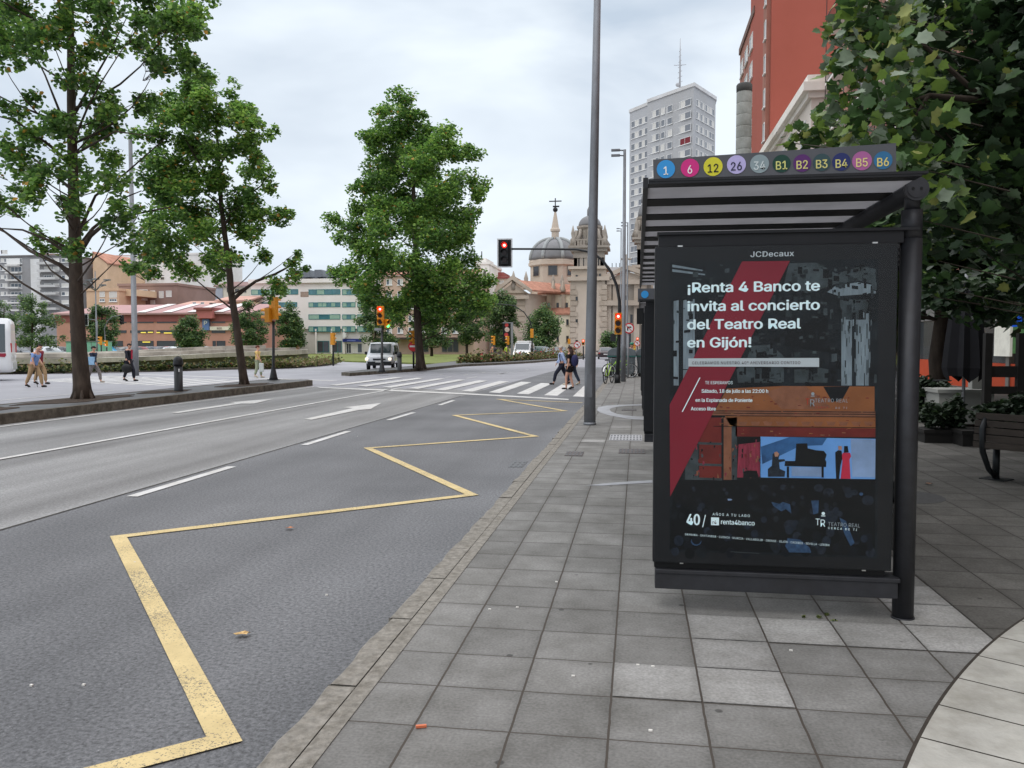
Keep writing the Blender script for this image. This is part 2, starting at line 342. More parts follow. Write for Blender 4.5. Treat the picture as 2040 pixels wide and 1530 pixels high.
# pale curved paving at the lower right, laid as a sheet with wedge joints
M_palest = mat('pale_stone', srgb(174,172,164), .85, .14, 5, dirt=.30, bump=.25, bscale=60)
cx, cy, R0 = 9.1, -.77, 9.0; pl = MB(); a0, a1 = math.radians(95), math.radians(200)
na = 44
for i in range(na):
    t0 = a0+(a1-a0)*i/na+.0006; t1 = a0+(a1-a0)*(i+1)/na-.0006
    c = lambda t, r, z=.010: (cx+r*math.cos(t), cy+r*math.sin(t), z)
    for ra, rb in ((9.0, 6.2), (6.195, 3.0)):
        pts = [c(t0+(t1-t0)*q/4, ra) for q in range(5)]+[c(t1,rb), c(t0,rb)]; pl.poly(pts)
struct('pavement_pale_circle', pl, M_palest)
jr = MB()
for i in range(88):
    t0 = a0+(a1-a0)*i/88; t1 = a0+(a1-a0)*(i+1)/88
    jr.poly([c(t0,9.016,.0075),c(t1,9.016,.0075),c(t1,2.9,.0075),c(t0,2.9,.0075)])
struct('pavement_circle_joint', jr, mat('joint_dark', srgb(58,52,46), .95, .2, 20))
# grey ring inlays
ri = MB()
def strip(pts, z=.004):
    P = [at(x, y) for x, y in pts]; ri.poly([(p.x, p.y, z) for p in P])
strip([(1189,817),(1192,811),(1210,808),(1240,806.5),(1292,805),(1292,807.5),(1250,808.5),(1226,811),(1214,815),(1217,820),(1230,825),(1260,829.5),(1300,831),(1300,838),(1250,834.5),(1215,828),(1195,822)])
strip([(1168,967.5),(1200,964),(1240,960.5),(1300,957),(1300,962),(1240,965.5),(1200,968)])
struct('pavement_ring_inlay', ri, mat('inlay', srgb(158,160,164), .7, .1, 9, dirt=.2))
# ---- painted markings: one object per kind of marking would hide them, so each painted figure is its own sheet
def mark(name, polys, m=None, z=-.112):
    q = MB()
    for pl_ in polys: q.poly([(p.x, p.y, z) for p in [at(x, y, RZ) for x, y in pl_]])
    return struct(name, q, m or M_white)
def line(mb, P, wd, z):                       # mitred strip through plan points
    P = [Vector((p[0], p[1])) for p in P]; L_, R_ = [], []
    for i, p in enumerate(P):
        a = (P[i]-P[i-1]).normalized() if i else (P[1]-P[0]).normalized(); b = (P[i+1]-P[i]).normalized() if i < len(P)-1 else a
        na_ = Vector((-a.y, a.x)); nb = Vector((-b.y, b.x)); m_ = (na_+nb).normalized(); k_ = min(wd/2/max(.15, m_.dot(na_)), wd*3.2)
        L_.append(p+m_*k_); R_.append(p-m_*k_)
    for i in range(len(P)-1): mb.add([(*L_[i],z),(*R_[i],z),(*R_[i+1],z),(*L_[i+1],z)], [(0,1,2,3)])
zz = MB(); ZP = [at(x, y, RZ) for x, y in ((60,1577),(447,1476),(236,1071),(940,987),(733,893.5),(1066,870),(906,828),(1125,819),(995,796),(1160,803))]
line(zz, ZP, .125, -.110); struct('road_marking_zigzag', zz, M_yellow)
M_gut = mat('gutter_dirt', srgb(66,64,60), .95, .4, 7, dirt=.3, bump=.5)
sm = MB(); line(sm, [(-5.765,-8),(-5.76,26.4)], .035, -.1145); struct('road_seam', sm, M_gut)
gt = MB()
yy_ = -8.0; rg = random.Random(4); wv = [rg.uniform(.03,.10) for _ in range(150)]
for i in range(149): gt.add([(-1.401-wv[i],yy_,-.1155),(-1.401,yy_,-.1155),(-1.401,yy_+.4,-.1155),(-1.401-wv[i+1],yy_+.4,-.1155)], [(0,1,2,3)]); yy_ += .4
struct('road_gutter', gt, M_gut)
ln = MB(); line(ln, [(-9.42,-6),(-9.36,10.8),(-9.22,31.2)], .13, -.112); line(ln, [(-13.05,-6),(-13.02,20),(-12.9,31.3)], .11, -.112)
struct('road_edge_lines', ln, M_white)
ds = MB()
for a_, b_ in (((263,990.5),(462,930.5)),((606,887.5),(694,860)),((774,837.5),(824,822.5)),((876,807.5),(904,798))):
    P = [at(*a_, RZ), at(*b_, RZ)]; line(ds, P, .13, -.110)
struct('road_lane_dashes', ds, M_white)
z4 = lambda x, y: (600+x/3.4, 740+y/3.4)
mark('road_marking_straight_arrow', [[z4(20,325),z4(70,329),z4(395,262),z4(470,257),z4(543,215),z4(285,245),z4(350,250)]])
z5 = lambda x, y: (x/2.914, 740+y/2.914)
mark('road_marking_far_arrow', [[z5(995,241),z5(1035,243),z5(1400,188),z5(1475,188),z5(1590,160),z5(1330,180),z5(1365,184)]])
mark('road_stop_line', [[z4(105,106),z4(130,113),z4(1180,160),z4(1810,195),z4(1812,188),z4(1180,152),z4(560,122)]])
zb = [((190,93),(243,97),(690,42),(635,40)),((380,98),(440,104),(835,46),(785,44)),((545,107),(610,111),(975,50),(925,48)),((720,115),(790,119),(1112,58),(1065,55)),
 ((900,124),(975,129),(1265,64),(1205,60)),((1085,133),(1160,138),(1410,69),(1345,65)),((1270,142),(1345,147),(1560,74),(1490,70)),((1460,151),(1540,156),(1700,83),(1625,79)),
 ((1645,162),(1735,166),(1840,92),(1765,89)),((1840,170),(1925,174),(1990,102),(1915,99))]
mark('road_zebra_crossing', [[z4(*p) for p in q] for q in zb])
# zebra of the far carriageway and lane lines beyond
fz = MB()
for i in range(13):
    x0 = -17.2-.96*i
    fz.add([(x0,30.6+.35*i,-.125),(x0+.48,30.6+.35*i,-.125),(x0+.48,36.2+.42*i,-.125),(x0,36.2+.42*i,-.125)], [(0,1,2,3)])
struct('road_zebra_left', fz, M_white)
fl = MB(); z6 = lambda x, y: at(660+x/3.825, 450+y/3.825, RZ)
for a_, b_ in (((1030,1160),(1110,1148)),((1270,1130),(1340,1117)),((870,1155),(915,1148)),((1010,1136),(1045,1131)),((1120,1121),(1170,1115)),((830,1133),(850,1130))): line(fl, [z6(*a_), z6(*b_)], .12, -.125)
z7 = lambda x, y: at(960+x/6, 590+y/6, RZ)
for a_, b_ in (((645,1012),(735,995)),((195,930),(300,914)),((520,880),(560,875)),((0,918),(45,912)),((1080,914),(1130,908)),((1085,862),(1120,858))): line(fl, [z7(*a_), z7(*b_)], .13, -.125)
line(fl, [(-15.9,-4),(-15.9,30)], .12, -.125); line(fl, [(-19.3,3),(-19.4,28)], .12, -.125); line(fl, [(-23.6,38.5),(-33,41)], .13, -.125); line(fl, [(-14.2,37.2),(-30,44)], .4, -.125)
struct('road_far_lane_lines', fl, M_white)
# ---- raised median islands
def island(name, pts, zt, m_top, kw=.16):
    q = MB(); n = len(pts); c_ = sum((Vector(p) for p in pts), Vector((0,0)))/n
    inn = []
    for i in range(n):
        a = (Vector(pts[i])-Vector(pts[i-1])).normalized(); b = (Vector(pts[(i+1)%n])-Vector(pts[i])).normalized()
        na_ = Vector((-a.y,a.x)); nb = Vector((-b.y,b.x)); m_ = (na_+nb).normalized(); s_ = kw/max(.3, m_.dot(na_)); inn.append(Vector(pts[i])+m_*s_)
    for i in range(n):
        j = (i+1)%n; a, b, ia, ib = pts[i], pts[j], inn[i], inn[j]
        q.add([(a[0],a[1],-.14),(b[0],b[1],-.14),(b[0],b[1],zt),(a[0],a[1],zt),(ib[0],ib[1],zt),(ia[0],ia[1],zt)], [(0,1,2,3),(3,2,4,5)], 0)
    q.poly([(p.x,p.y,zt-.006) for p in inn], 1)
    return struct(name, q, [M_dkerb, m_top])
M_dkerb = mat('kerb_dark', srgb(104,98,88), .9, .25, 8, dirt=.5, bump=.5)
M_wet = mat('median_slate', srgb(76,76,76), .5, .35, 2.2, spec=.5, bump=.5, bscale=12, dirt=.45)
island('median_near', [(-13.45,-8),(-13.45,32.6),(-13.9,33.2),(-15.2,33.2),(-15.75,32.6),(-15.75,-8)], .10, M_wet)
I2 = [(697,749),(760,744.5),(843,738.5),(921,730),(990,727),(1060,723),(1160,714.5)]
P2 = [at(x, y, RZ) for x, y in I2]; P2 = [(p.x, p.y) for p in P2]
back = [(-5.5,128),(-11,125),(-16,100),(-17,75),(-16.2,60),(-16.6,48),(-16.3,43.6)]
island('median_far', P2+back, .05, M_wet)
# grass strip on the far median
gr = MB(); P3 = [at(x, y, .05) for x, y in ((925,722),(1060,716),(1150,710))]
gr.prism([(p.x, p.y) for p in P3]+[(-10.8,122),(-15.4,100),(-16.4,78)], .03, .10); struct('median_grass', gr, M_grass)
# big grass round of the roundabout and the lawn beyond
RB = [at(x, y, RZ) for x, y in ((-260,752),(-60,748),(25,745),(198,742),(330,740),(450,736.5),(530,735),(604,732),(650,728),(672,724.5),(664,721),(640,719))]
island('roundabout', [(p.x, p.y) for p in RB]+[(-60,125),(-110,120),(-120,70)], .02, M_grass, .25)
lw = MB(); PL_ = [at(x, y, RZ) for x, y in ((690,721),(760,723.5),(880,727),(960,722),(1000,716),(1010,709),(960,706),(800,705.5),(560,705),(600,716),(640,717.5))]
lw.prism([(p.x, p.y) for p in PL_][::-1], -.13, .0); struct('lawn', lw, M_grass)
# soil beds round the median trees
sb = MB()
for (sx_, sy_, w_, h_) in ((-14.95,20.2,.75,2.4),(-14.35,28.3,.7,1.8),(-14.7,14.6,.7,3.2),(-14.8,24.0,.6,1.2)):
    pts = []
    for i in range(18):
        t = 2*math.pi*i/18; rr_ = random.uniform(.75,1.1); x_ = max(-15.5, min(-13.68, sx_+w_*rr_*math.cos(t))); pts.append((x_, sy_+h_*rr_*math.sin(t)))
    sb.prism(pts, .07, .105)
struct('median_soil', sb, M_soil)
# ---- iron covers and grates
def cover(px0, py0, px1, py1, label, z, m=M_iron, rim=True):
    a = at(px0, py1, z); b = at(px1, py0, z); x0, x1, y0, y1 = a.x, b.x, a.y, b.y
    if x1 < x0: x0, x1 = x1, x0
    if y1 < y0: y0, y1 = y1, y0
    q = MB(); q.box(x0,y0,z-.02,x1,y1,z+.005,0)
    n = max(2, int((x1-x0)/.05)); h = (y1-y0)
    for i in range(n):
        for j in range(3):
            q.box(x0+(i+.25)*(x1-x0)/n, y0+h*(j+.3)/3.2, z+.005, x0+(i+.75)*(x1-x0)/n, y0+h*(j+.8)/3.2, z+.009, 1)
    o = q.build('manhole_cover', [m, M_iron]); tag(o, label, 'manhole cover')
cover(1012,919,1052,931,'iron drain grate in the gutter beside the rough kerb', -.118)
M_grate = mat('grate_brown', srgb(96,90,88), .7, .25, 20, metal=.2)
cover(1124,900,1164,908,'small brown utility cover nearest to the kerb', .003, M_grate)
cover(1232,895,1285,903,'brown utility cover in the paving nearest to the bus shelter', .003, M_grate)
cover(1213,867,1279,877,'pale square utility cover with dark ornament', .003, mat('cover_pale', srgb(164,164,166), .6, .1, 20, metal=.1))
cover(1238,815,1268,818,'thin dark slot cover inside the grey ring of paving', .003, M_grate)
# ---- litter: leaves and scraps
def leaf_scrap(px, py, z, col, sz, label, rz=0.0):
    c_ = at(px, py, z); q = MB(); r_ = random.Random(px); pts = []
    n = 11
    for i in range(n):
        t = 2*math.pi*i/n; rr_ = sz*(1 if i % 2 else .62)*r_.uniform(.85,1.1); pts.append((rr_*math.cos(t), rr_*.62*math.sin(t), .012+r_.uniform(0,.5)*sz*.5))
    q.add([(0,0,.01+sz*.1)]+pts, [(0,i+1,(i+1)%n+1) for i in range(n)])
    o = q.build('fallen_leaf', mat('leaf_'+'_'.join(str(int(v)) for v in col), srgb(*col), .8, .25, 30)); o.location = c_; o.rotation_euler = (0,0,rz)
    tag(o, label, 'leaf')
leaf_scrap(483,1268,RZ+.004,(196,164,112),.062,'crumpled tan plane leaf on the asphalt beside the yellow zigzag',.4)
leaf_scrap(577,1055,RZ+.004,(176,118,84),.055,'brown dry leaf just below the long yellow line')
leaf_scrap(1850,966,.004,(120,84,62),.06,'brown leaf on the shaded paving right of the shelter post')
sc = MB()
for (px,py) in ((975,1215),(1030,1211),(1108,1160),(1270,1326),(1300,1329),(1295,1457),(1575,1297),(1141,1348)):
    p = at(px,py); r_ = .006; sc.box(p.x-r_,p.y-r_,.001,p.x+r_*1.6,p.y+r_,.007)
for (px,py) in ((62,1368),(166,1367),(650,1187),(712,870),(268,1122)):
    p = at(px,py,RZ); r_ = .005; sc.box(p.x-r_,p.y-r_,-.117,p.x+r_*2,p.y+r_,-.108)
tag(sc.build('litter', mat('scrap', srgb(215,212,205), .8)), kind='stuff')
o = MB().box(-.022,-.006,0,.022,.006,.01).build('orange_scrap', mat('scrap_orange', srgb(214,120,84), .7)); o.location = at(839,1449,.003); o.rotation_euler = (0,0,.35); tag(o, 'tiny orange scrap lying on a paving joint', 'litter')
# ================================================================ BUS SHELTER
M_dark = mat('shelter_grey', srgb(52,53,57), .5, .15, 14, metal=.25, spec=.5, dirt=.15)
M_dark2 = mat('shelter_dark', srgb(30,31,34), .45, .15, 14, metal=.1, spec=.4)
M_blk = mat('black_trim', srgb(16,17,18), .6, .1, 9)
M_tan = mat('roof_sheet', srgb(176,176,178), .5, .10, 3, trans=.75)
M_board = mat('sign_board', srgb(84,86,91), .5, .06, 5, spec=.4, dirt=.12)
M_chrome = mat('fixing_steel', srgb(200,200,198), .3, .05, 9, metal=.8)
PY = 4.90                                    # plane of the near panel's glass
post = at(1792,1228); postX, postY = post.x+.01, post.y
def make_shelter(name, label, Y0, Y1, near_detail):
    t = thing(name, label, 'bus shelter', (postX, Y0+.06, 0)); o_ = t.location.copy()
    B = lambda mb, nm, m, par=t, **k: mb.build(nm, m, par, off=o_ if par is t else o_, **k)
    n = 4 if near_detail else 2
    for i in range(n):                        # rear posts with collar and base
        yy = Y0+.06+(Y1-Y0-.12)*i/(n-1); q = MB()
        q.tube([(postX,yy,0),(postX,yy,2.18)], .058, 24); q.tube([(postX,yy,2.18),(postX,yy,2.185)], .052, 24)
        q.tube([(postX,yy,2.185),(postX,yy,2.34)], .056, 24); q.tube([(postX,yy,2.34),(postX,yy,2.46)], .042, 20)
        q.tube([(postX,yy,0),(postX,yy,.01)], .064, 24)
        B(q, 'post', M_dark)
    zt = 2.449; q = MB(); q.tube([(postX,Y0,zt),(postX,Y1,zt)], .058, 28)
    q.tube([(postX,Y0-.015,zt),(postX,Y0,zt)], .066, 28); q.tube([(postX,Y0-.019,zt),(postX,Y0-.014,zt)], .05, 28, 1)
    for dx in (-.022,.022): q.tube([(postX+dx,Y0-.024,zt),(postX+dx,Y0-.018,zt)], .008, 8, 2)
    B(q, 'roof_tube', [M_dark, M_dark, M_blk])
    zr = 2.466; x0, x1 = .052, postX-.0585; F0 = Y0-.28
    q = MB(); q.box(x0+.001,F0+.10,zr+.0065,x1,Y1,zr+.0115); B(q, 'roof_panel', M_tan)
    q = MB(); q.box(x0-.028,F0,zr-.02,x0,Y1+.02,zr+.035); q.box(x0+.001,F0,zr,x1+.0,F0+.095,zr+.012); q.box(x0+.001,F0-.004,zr+.0125,x1+.03,F0+.04,zr+.026)
    q.box(x0+.001,F0+.1,zr,x1,F0+.12,zr+.006)
    B(q, 'roof_frame', M_dark2)
    yy = Y0+.22
    while yy < Y1-.3:
        q = MB(); q.box(x0+.001,yy,zr-.0,x1,yy+.25,zr+.006); B(q, 'roof_rib', M_blk); yy += .59
    # panels at the two ends
    for e_, (py_, cy_) in enumerate(((Y0,1),(Y1-.12,0))):
        px0, px1 = .098, 1.445; z0, z1 = .285, 2.155
        q = MB(); q.box(px0,py_,z0,px1,py_+.11,z1)
        b = B(q, 'advert_case', M_dark2, bevel=.006)
        q = MB(); q.box(px0+.02,py_+.012,z1+.0,postX-.055,py_+.1,z1+.075); q.box(px0+.012,py_-.015,z1+.066,postX+.02,py_+.12,z1+.082); B(q, 'upper_rail', M_dark2)
        q = MB(); q.box(px0+.01,py_+.02,z0-.035,px1-.03,py_+.1,z0); B(q, 'case_foot', M_blk)
        q = MB(); q.box(px0+.015,py_-.02,z0-.062,postX-.04,py_+.13,z0-.037); q.box(px0+.015,py_-.012,z0-.155,postX-.05,py_+.12,z0-.062)
        B(q, 'lower_rail', M_dark, bevel=.004)
        if e_ == 0:
            for fx in (px0+.13, px1-.14): q = MB(); q.box(fx,py_-.004,z1-.004,fx+.028,py_+.01,z1+.004); B(q, 'latch', M_chrome)
            for fx in (px0+.16, px1-.16): q = MB(); q.box(fx,py_-.004,z0-.003,fx+.02,py_+.008,z0+.003); B(q, 'latch', M_chrome)
    return t, o_, x0, zr
sh, so_, sx0, szr = make_shelter('bus_shelter', 'dark bus shelter with lit advert and coloured route discs along its roof', PY, 12.45, True)
# back wall of glass and bench inside
q = MB(); q.box(postX-.012,PY+.2,.35,postX-.004,12.3,2.2); q.build('glass_wall', glass_mat('shelter_glass', (.86,.9,.9), ior=1.35), sh, off=so_)
q = MB(); q.box(postX-.55,PY+1.3,.44,postX-.12,12.0,.48); q.box(postX-.35,PY+2,.0,postX-.29,PY+2.06,.44); q.box(postX-.35,11.4,.0,postX-.29,11.46,.44); q.build('seat', M_dark2, sh, off=so_)
# sign board on the roof with its discs
FB = PY-.28
BL, BR = atY(1302,362,FB), atY(1785,347,FB); TL, TR = atY(1301,318,FB-.004), atY(1785,285,FB-.004)
bz0 = szr+.0265
q = MB(); q.ext([(BL.x,FB-.004,bz0),(BR.x,FB-.004,bz0),(TR.x,FB-.004,TR.z),(TL.x,FB-.004,TL.z)], (0,.022,0)); sg = q.build('route_board', M_board, sh, off=so_)
routes = [('1',1326.5,337,(52,150,216),(240,240,235),17.2),('6',1374.5,334.5,(206,44,128),(240,235,235),17.2),('12',1420.5,332,(214,208,52),(28,28,28),17.6),('26',1467,328,(186,178,224),(34,36,60),17.4),
 ('34',1513,326.5,(140,156,160),(206,216,216),17.2),('B1',1557,326,(18,62,50),(214,214,130),16.4),('B2',1598,325,(86,38,104),(214,206,130),16.2),('B3',1637,323.5,(48,74,78),(214,206,130),16),('B4',1676,322.5,(34,44,100),(214,206,130),16.4),
 ('B5',1717,320.5,(168,96,150),(222,206,140),17.4),('B6',1759,319.5,(46,108,150),(224,206,120),16.4)]
for s_, px, py, dc, tcol, r_ in routes:
    c_ = atY(px, py, FB-.004); rr_ = r_/FP*FB*1.01
    q = MB(); q.disc((c_.x, FB-.005, c_.z), rr_, 'y', 40, .002, 0)
    M = Matrix.Translation((c_.x, FB-.0085, c_.z-.031)) @ Matrix.Rotation(-.03,4,'Y') @ UPRIGHT
    text_mb(q, s_, M, .086, 1, 'CENTER', .02, .84)
    q.build('route_disc', [mat('disc_%s' % s_, srgb(*dc), .4, .04, 5), mat('disc_text_%d_%d_%d' % tcol, srgb(*tcol), .5, .03)], sg, off=so_)
# maker's name over the advert
q = MB(); c_ = atY(1538,511,PY); text_mb(q, 'JCDecaux', Matrix.Translation((c_.x,PY-.0015,c_.z)) @ Matrix.Rotation(-.01,4,'Y') @ UPRIGHT, .060, 0, 'CENTER', .03, 1.15, space=1.04)
q.build('name_lettering', mat('letter_grey', srgb(226,234,238), .5, .03), sh, off=so_)
# ---------------- the poster
P_ = lambda x, y: atY(x, y, PY)
z8 = lambda x, y: (1280+x/3.188, 780+y/3.188)
z9 = lambda x, y: (1300+x/3.825, 480+y/3.825)
def pposter(mb, pts, lvl, mi):
    yy = PY-.0012*(lvl+1); mb.ext([(P_(x,y).x, yy+.001, P_(x,y).z) for x, y in pts], (0,-.0009,0), mi)
PM = [mat('poster_navy', srgb(22,28,33), .5, .8, 9), mat('poster_red', srgb(146,36,54), .5, .08, 3), mat('poster_column', srgb(136,150,158), .5, .3, 7, stretch=(6,1,1)),
      mat('poster_stone', srgb(72,82,86), .5, .5, 9, dirt=.4), mat('poster_orange', srgb(156,96,56), .5, .3, 3), mat('poster_brown', srgb(150,98,72), .5, .25, 14),
      mat('poster_dkred', srgb(120,42,36), .5, .3, 6), mat('poster_blue', srgb(104,150,204), .5, .28, 2.2, emit=srgb(84,140,206), estr=.25), mat('poster_curtain', srgb(150,52,72), .5, .35, 9, stretch=(7,1,1)),
      mat('poster_black', srgb(9,11,15), .5, .2, 6), mat('poster_skin', srgb(196,146,120), .5, .1), mat('poster_gown', srgb(214,48,78), .5, .12), mat('poster_crowd', srgb(34,42,54), .5, .6, 30),
      mat('poster_pale', srgb(150,176,214), .5, .25, 5), mat('poster_blue2', srgb(52,98,148), .5, .45, 9)]
for m_ in PM: m_.node_tree.nodes['Principled BSDF'].inputs['Coat Weight'].default_value = .05
q = MB()
pposter(q, [(1334,521),(1750,516),(1748,1113),(1334,1098)], 0, 0)
for xa, xb, ya, yb in ((1342,1352,600,768),(1361,1384,598,770),(1676,1697,635,768),(1705,1731,626,768)): pposter(q, [(xa,ya),(xb,ya-2),(xb,yb),(xa,yb)], 1, 2)
pposter(q, [z9(1250,165),z9(1400,250),z9(1600,190),z9(1700,215),z9(1700,330),z9(1560,300),z9(1390,330),z9(1180,400),z9(1000,330),z9(1040,170)], 1, 3)
pposter(q, [z9(1390,345),z9(1560,315),z9(1700,340),z9(1700,400),z9(1420,420),z9(1330,390)], 2, 2)
for dx in (0,105):                            # capitals
    pposter(q, [z9(1420+dx,450),z9(1545+dx,445),z9(1520+dx,560),z9(1520+dx,600),z9(1445+dx,600),z9(1445+dx,560)], 2, 3)
pposter(q, [z9(1250,560),z9(1290,545),z9(1340,600),z9(1330,680),z9(1340,800),z9(1425,830),z9(1400,860),z9(1180,830),z9(1000,800),z9(900,760),z9(1000,690),z9(1080,560),z9(1150,640),z9(1200,600)], 2, 9)
pposter(q, [z9(750,800),z9(900,790),z9(1000,880),z9(1000,1080),z9(650,1080),z9(640,980),z9(720,900)], 2, 3)
pposter(q, [z9(790,850),z9(860,840),z9(890,900),z9(890,1050),z9(780,1050)], 3, 9)
pposter(q, [z9(1080,980),z9(1200,975),z9(1250,960),z9(1340,980),z9(1330,1080),z9(1080,1080)], 3, 3)
for a_ in ((150,200,380,230),(150,235,400,262)): pposter(q, [z9(a_[0],a_[1]-20),z9(a_[2],a_[3]-10),z9(a_[2],a_[3]),z9(a_[0],a_[1])], 1, 2)
# carved stone of the facade photograph: many small dim patches
rp = random.Random(21)
for i in range(520):
    x_ = rp.uniform(1338,1744); y_ = rp.uniform(526,764); w_ = rp.uniform(2,13); h_ = rp.uniform(1.2,6) if rp.random() < .6 else rp.uniform(5,20)
    if x_ < 1470 and rp.random() < .5: continue
    dim = rp.choice([0,9,9,3,16,16,0,9]); sk = rp.uniform(-2,2)
    if 1675 < x_ < 1735 and y_ > 620: w_ = rp.uniform(1,3); h_ = rp.uniform(8,30); dim = rp.choice([3,16,2])
    x1_ = min(1746,x_+w_); y1_ = min(768,y_+h_); pposter(q, [(x_,y_),(x1_,y_+sk),(x1_,y1_+sk),(x_,y1_)], 3+(i % 3)*.12+i*.0004, dim)
# theatre photo
pposter(q, [(1448,774),(1560,769),(1742,770),(1742,822),(1424,818)], 1, 4)
pposter(q, [z9(860,1150),z9(1000,1110),z9(1160,1105),z9(1260,1180),z9(1360,1270),z9(1250,1285),z9(980,1280)], 2, 5)
pposter(q, [z9(1300,1110),z9(1500,1108),z9(1450,1200),z9(1370,1230)], 2, 9)
pposter(q, [z8(440,115),z8(1478,125),z8(1478,160),z8(440,150)], 2, 5)
pposter(q, [z8(520,150),z8(1478,160),z8(1478,235),z8(560,222)], 2, 4)
pposter(q, [z8(590,222),z8(1478,235),z8(1478,290),z8(590,285)], 2, 6)
for y_ in (120,134,150,218): pposter(q, [z8(450,y_),z8(1478,y_+9),z8(1478,y_+13),z8(450,y_+4)], 4, 9)
for i in range(11):
    x_ = 605+i*80; pposter(q, [z8(x_,190),z8(x_+62,192),z8(x_+50,216),z8(x_+12,215)], 3, 5)
for xa, xb, m_ in ((515,565,5),(565,600,3),(360,500,6),(270,355,3)): pposter(q, [z8(xa,165 if xa>300 else 430),z8(xb,165 if xa>300 else 330),z8(xb,560),z8(xa,560)], 2, m_)
for y_ in (320,455,545): pposter(q, [z8(350,y_),z8(505,y_+5),z8(505,y_+20),z8(350,y_+15)], 3, 3)
pposter(q, [z8(600,290),z8(750,290),z8(750,550),z8(600,550)], 3, 9)
pposter(q, [z8(610,335),z8(745,320),z8(745,545),z8(600,545)], 4, 8)
pposter(q, [z8(748,286),z8(1478,300),z8(1476,556),z8(746,545)], 3, 7)
pposter(q, [z8(930,290),z8(1170,294),z8(1140,340),z8(1000,345),z8(760,460),z8(750,350)], 4, 14)
pposter(q, [z8(1320,300),z8(1478,303),z8(1476,545),z8(1330,540)], 4, 13)
pposter(q, [z8(975,330),z8(1045,328),z8(1048,360),z8(1100,372),z8(1150,376),z8(1168,400),z8(1158,432),z8(1166,445),z8(1164,478),z8(900,472),z8(905,440),z8(968,440)], 5, 9)
pposter(q, [z8(945,478),z8(1150,480),z8(1145,540),z8(945,535)], 5, 13)
for xa in (915,1135): pposter(q, [z8(xa,475),z8(xa+14,475),z8(xa+14,545),z8(xa,545)], 6, 9)
pposter(q, [z8(825,395),z8(850,382),z8(868,400),z8(862,430),z8(900,428),z8(905,440),z8(866,448),z8(870,490),z8(905,505),z8(900,540),z8(795,540),z8(795,490),z8(820,470)], 6, 12)
pposter(q, [z8(835,385),z8(852,380),z8(866,395),z8(858,412),z8(840,412)], 7, 10)
pposter(q, [z8(1222,385),z8(1240,372),z8(1262,375),z8(1268,420),z8(1255,470),z8(1246,552),z8(1228,552),z8(1224,470)], 6, 9)
pposter(q, [z8(1240,345),z8(1262,345),z8(1264,368),z8(1242,370)], 7, 10)
pposter(q, [z8(1270,388),z8(1316,388),z8(1322,410),z8(1312,430),z8(1318,552),z8(1256,552),z8(1268,440),z8(1264,405)], 7, 11)
pposter(q, [z8(1278,345),z8(1300,345),z8(1306,385),z8(1276,388)], 8, 9)
pposter(q, [z8(640,508),z8(665,500),z8(725,502),z8(738,545),z8(638,545)], 5, 9)
pposter(q, [z8(620,548),z8(1478,556),z8(1478,590),z8(620,580)], 5, 9)
pposter(q, [z8(200,560),z8(620,560),z8(1476,592),z8(1476,1045),z8(170,1000)], 2, 9)
for (x_, y_, r_, m_) in ((775,612,24,12),(893,608,22,12),(1118,612,30,12),(1180,640,34,12),(1300,628,26,12),(1308,655,24,12),(1345,640,22,12),(1430,690,38,12),(1180,790,62,12),(1388,650,12,20),(550,686,14,13),(340,950,34,20),(940,850,44,12),(1060,830,50,0),(700,660,34,0)):
    pposter(q, [z8(x_+r_*math.cos(2*math.pi*k/14)*(1.35 if x_ == 550 else 1), y_+r_*.82*math.sin(2*math.pi*k/14)*(.5 if x_ == 550 else 1)) for k in range(14)], 3, m_)
pposter(q, [z8(818,700),z8(870,712),z8(890,700),z8(935,715),z8(945,775),z8(910,745),z8(880,760),z8(830,725)], 4, 20)
pposter(q, [z8(1070,692),z8(1118,690),z8(1115,770),z8(1085,780)], 4, 20)
pposter(q, [z8(920,930),z8(1000,940),z8(1060,990),z8(1070,1022),z8(930,1020),z8(905,980)], 4, 20)
pposter(q, [z8(1250,800),z8(1290,820),z8(1345,960),z8(1320,980),z8(1280,900)], 4, 20)
for i in range(150):                          # the audience, rows of heads growing towards the bottom
    y_ = rp.uniform(600,1030); f_ = (y_-590)/450; r_ = 9+f_*26*rp.uniform(.6,1.1); x_ = rp.uniform(190+max(0,(700-y_)*1.5),1450); dim = rp.choice([9,9,0,17,17,18,12])
    pposter(q, [z8(x_+r_*math.cos(2*math.pi*k/12), y_+r_*1.1*math.sin(2*math.pi*k/12)) for k in range(12)], 3.2+i*.0015, dim)
for i in range(120):                          # gilding and boxes
    x_ = rp.uniform(450,1470); y_ = rp.uniform(20,110) if i < 50 else rp.uniform(118,280); w_ = rp.uniform(4,26); h_ = rp.uniform(2,8); pposter(q, [z8(x_,y_),z8(min(1474,x_+w_),y_+1),z8(min(1474,x_+w_),y_+h_),z8(x_,y_+h_)], 4.2+i*.001, rp.choice([4,5,5,6,19]))
for i in range(60):
    x_ = rp.uniform(290,740); y_ = rp.uniform(300,550); pposter(q, [z8(x_,y_),z8(x_+rp.uniform(3,14),y_),z8(x_+rp.uniform(3,14),y_+rp.uniform(4,30)),z8(x_,y_+rp.uniform(4,30))], 4.6+i*.001, rp.choice([3,5,6,9,9,8]))
pposter(q, [(1478,521),(1573,520),(1391,880),(1335,989),(1334,806),(1353,770)], 6, 1)
pposter(q, [(1371,714),(1631,713),(1631,731),(1371,730)], 8, 15)
